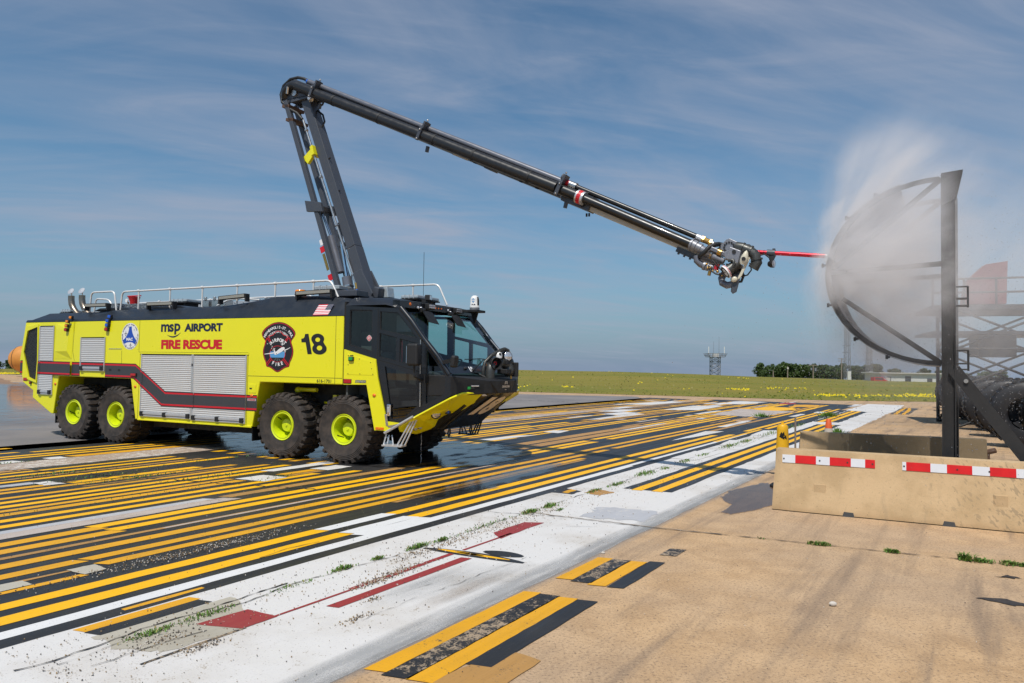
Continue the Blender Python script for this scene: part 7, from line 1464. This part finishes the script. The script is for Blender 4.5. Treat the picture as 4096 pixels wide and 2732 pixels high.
for (s, t, r), lb in zip(((6.6,-.98,.028),(7.0,-3.28,.018)), ('pale broken stone lying alone on the bare tan concrete', 'tiny white stone beside the upper yellow and black bars')):
    x, y, _z = st(s, t); m = MB(); m.sph((0,0,r*.6),r,8,6,(1.2,.8,.7)); o = m.make('loose_stone', M['stpale'], None); o.location = (x,y,.003); tag(o, lb, 'stone')
# ------------------------------------------------------------------ spray
def spray_mat():
    t = NT('water_spray'); v = t.coord()
    def blob(c, r, k, p=1.5):
        s_ = t.n('ShaderNodeVectorMath', operation='SUBTRACT'); t.K.new(v, s_.inputs[0]); s_.inputs[1].default_value = c
        d = t.n('ShaderNodeVectorMath', operation='DIVIDE'); t.K.new(s_.outputs[0], d.inputs[0]); d.inputs[1].default_value = r
        l = t.n('ShaderNodeVectorMath', operation='LENGTH'); t.K.new(d.outputs[0], l.inputs[0])
        return t.m('MULTIPLY', t.m('POWER', t.m('SUBTRACT', 1.0, l.outputs['Value'], clamp=True), p), k)
    parts = [blob(c, r, k, p) for c, r, k, p in SPRAY]
    tot = parts[0]
    for q in parts[1:]: tot = t.m('ADD', tot, q)
    vn = t.coord(rot=(0, .75, .35), scale=(.6, 1.0, 1.7)); n1 = t.noise(vn, .9, 6, .62, .5); 
    sv = t.n('ShaderNodeVectorMath', operation='SUBTRACT'); t.K.new(v, sv.inputs[0]); sv.inputs[1].default_value = (4.95, 11.3, 3.80)
    nv = t.n('ShaderNodeVectorMath', operation='NORMALIZE'); t.K.new(sv.outputs[0], nv.inputs[0])
    n2 = t.noise(nv.outputs[0], 5.5, 4, .6)      # jets fanning out from the pierced hole
    ln = t.n('ShaderNodeVectorMath', operation='LENGTH'); t.K.new(sv.outputs[0], ln.inputs[0]); far = t.rng(ln.outputs['Value'], .8, 4.0)
    jet = t.m('ADD', t.m('MULTIPLY', t.rng(n2, .36, .62, .25, 1.8), t.m('SUBTRACT', 1.0, far)), far)
    tot = t.m('MULTIPLY', t.m('MULTIPLY', tot, t.rng(n1, .34, .64, .15, 1.9)), jet)
    vol = t.n('ShaderNodeVolumePrincipled'); vol.inputs['Color'].default_value = (.93,.92,.935,1); vol.inputs['Anisotropy'].default_value = 0.0
    t.K.new(tot, vol.inputs['Density']); t.K.new(vol.outputs[0], t.out.inputs['Volume']); return t.mat
# centre, radii, strength, falloff of each cloud of droplets (world metres)
SPRAY = [((5.05,10.15,3.70),(0.75,1.0,1.05),4.2,1.0), ((5.35,10.35,3.55),(1.0,1.3,1.2),2.0,1.0), ((5.35,10.25,4.45),(0.85,1.1,1.15),1.6,1.1), ((5.75,10.95,3.5),(1.25,1.7,1.7),1.0,1.05), ((5.75,10.7,4.7),(1.2,1.4,1.35),.6,1.1), ((7.4,11.4,3.6),(2.6,2.6,2.3),.11,1.0),
         ((6.1,11.2,2.5),(1.6,1.9,1.2),.30,1.2), ((12.0,14.0,4.4),(6.5,5.5,3.0),.03,1.0), ((17.5,24.0,5.0),(7.0,7.0,3.3),.075,1.0)]
M['spray'] = spray_mat()
sp = MB(); sp.bx(4.2,25.0,8.9,32,.3,8.3); o = sp.make('water_spray', M['spray']); tag(o, 'grey cloud of water spray bursting from the pierced skin', kind='stuff')
dm = MB()
for _ in range(5200):
    if R.random() < .55: p = V((R.gauss(6.6,1.1), R.gauss(11.2,.9), R.gauss(2.6,1.1)))
    else: p = V((R.gauss(8.6,2.4), R.gauss(12.5,1.6), R.gauss(2.2,1.2)))
    if p.z < .1 or p.y < 8.4: continue
    r = R.uniform(.0022,.0062); dm.add([p+V((r,0,0)),p+V((-r,0,0)),p+V((0,r,0)),p+V((0,-r,0)),p+V((0,0,r*1.5)),p+V((0,0,-r*1.5))],[(0,2,4),(2,1,4),(1,3,4),(3,0,4),(2,0,5),(1,2,5),(3,1,5),(0,3,5)])
tag(dm.make('droplets', M['lamp_glass'], fixn=False), 'bright water drops flying about the steel frame', kind='stuff')
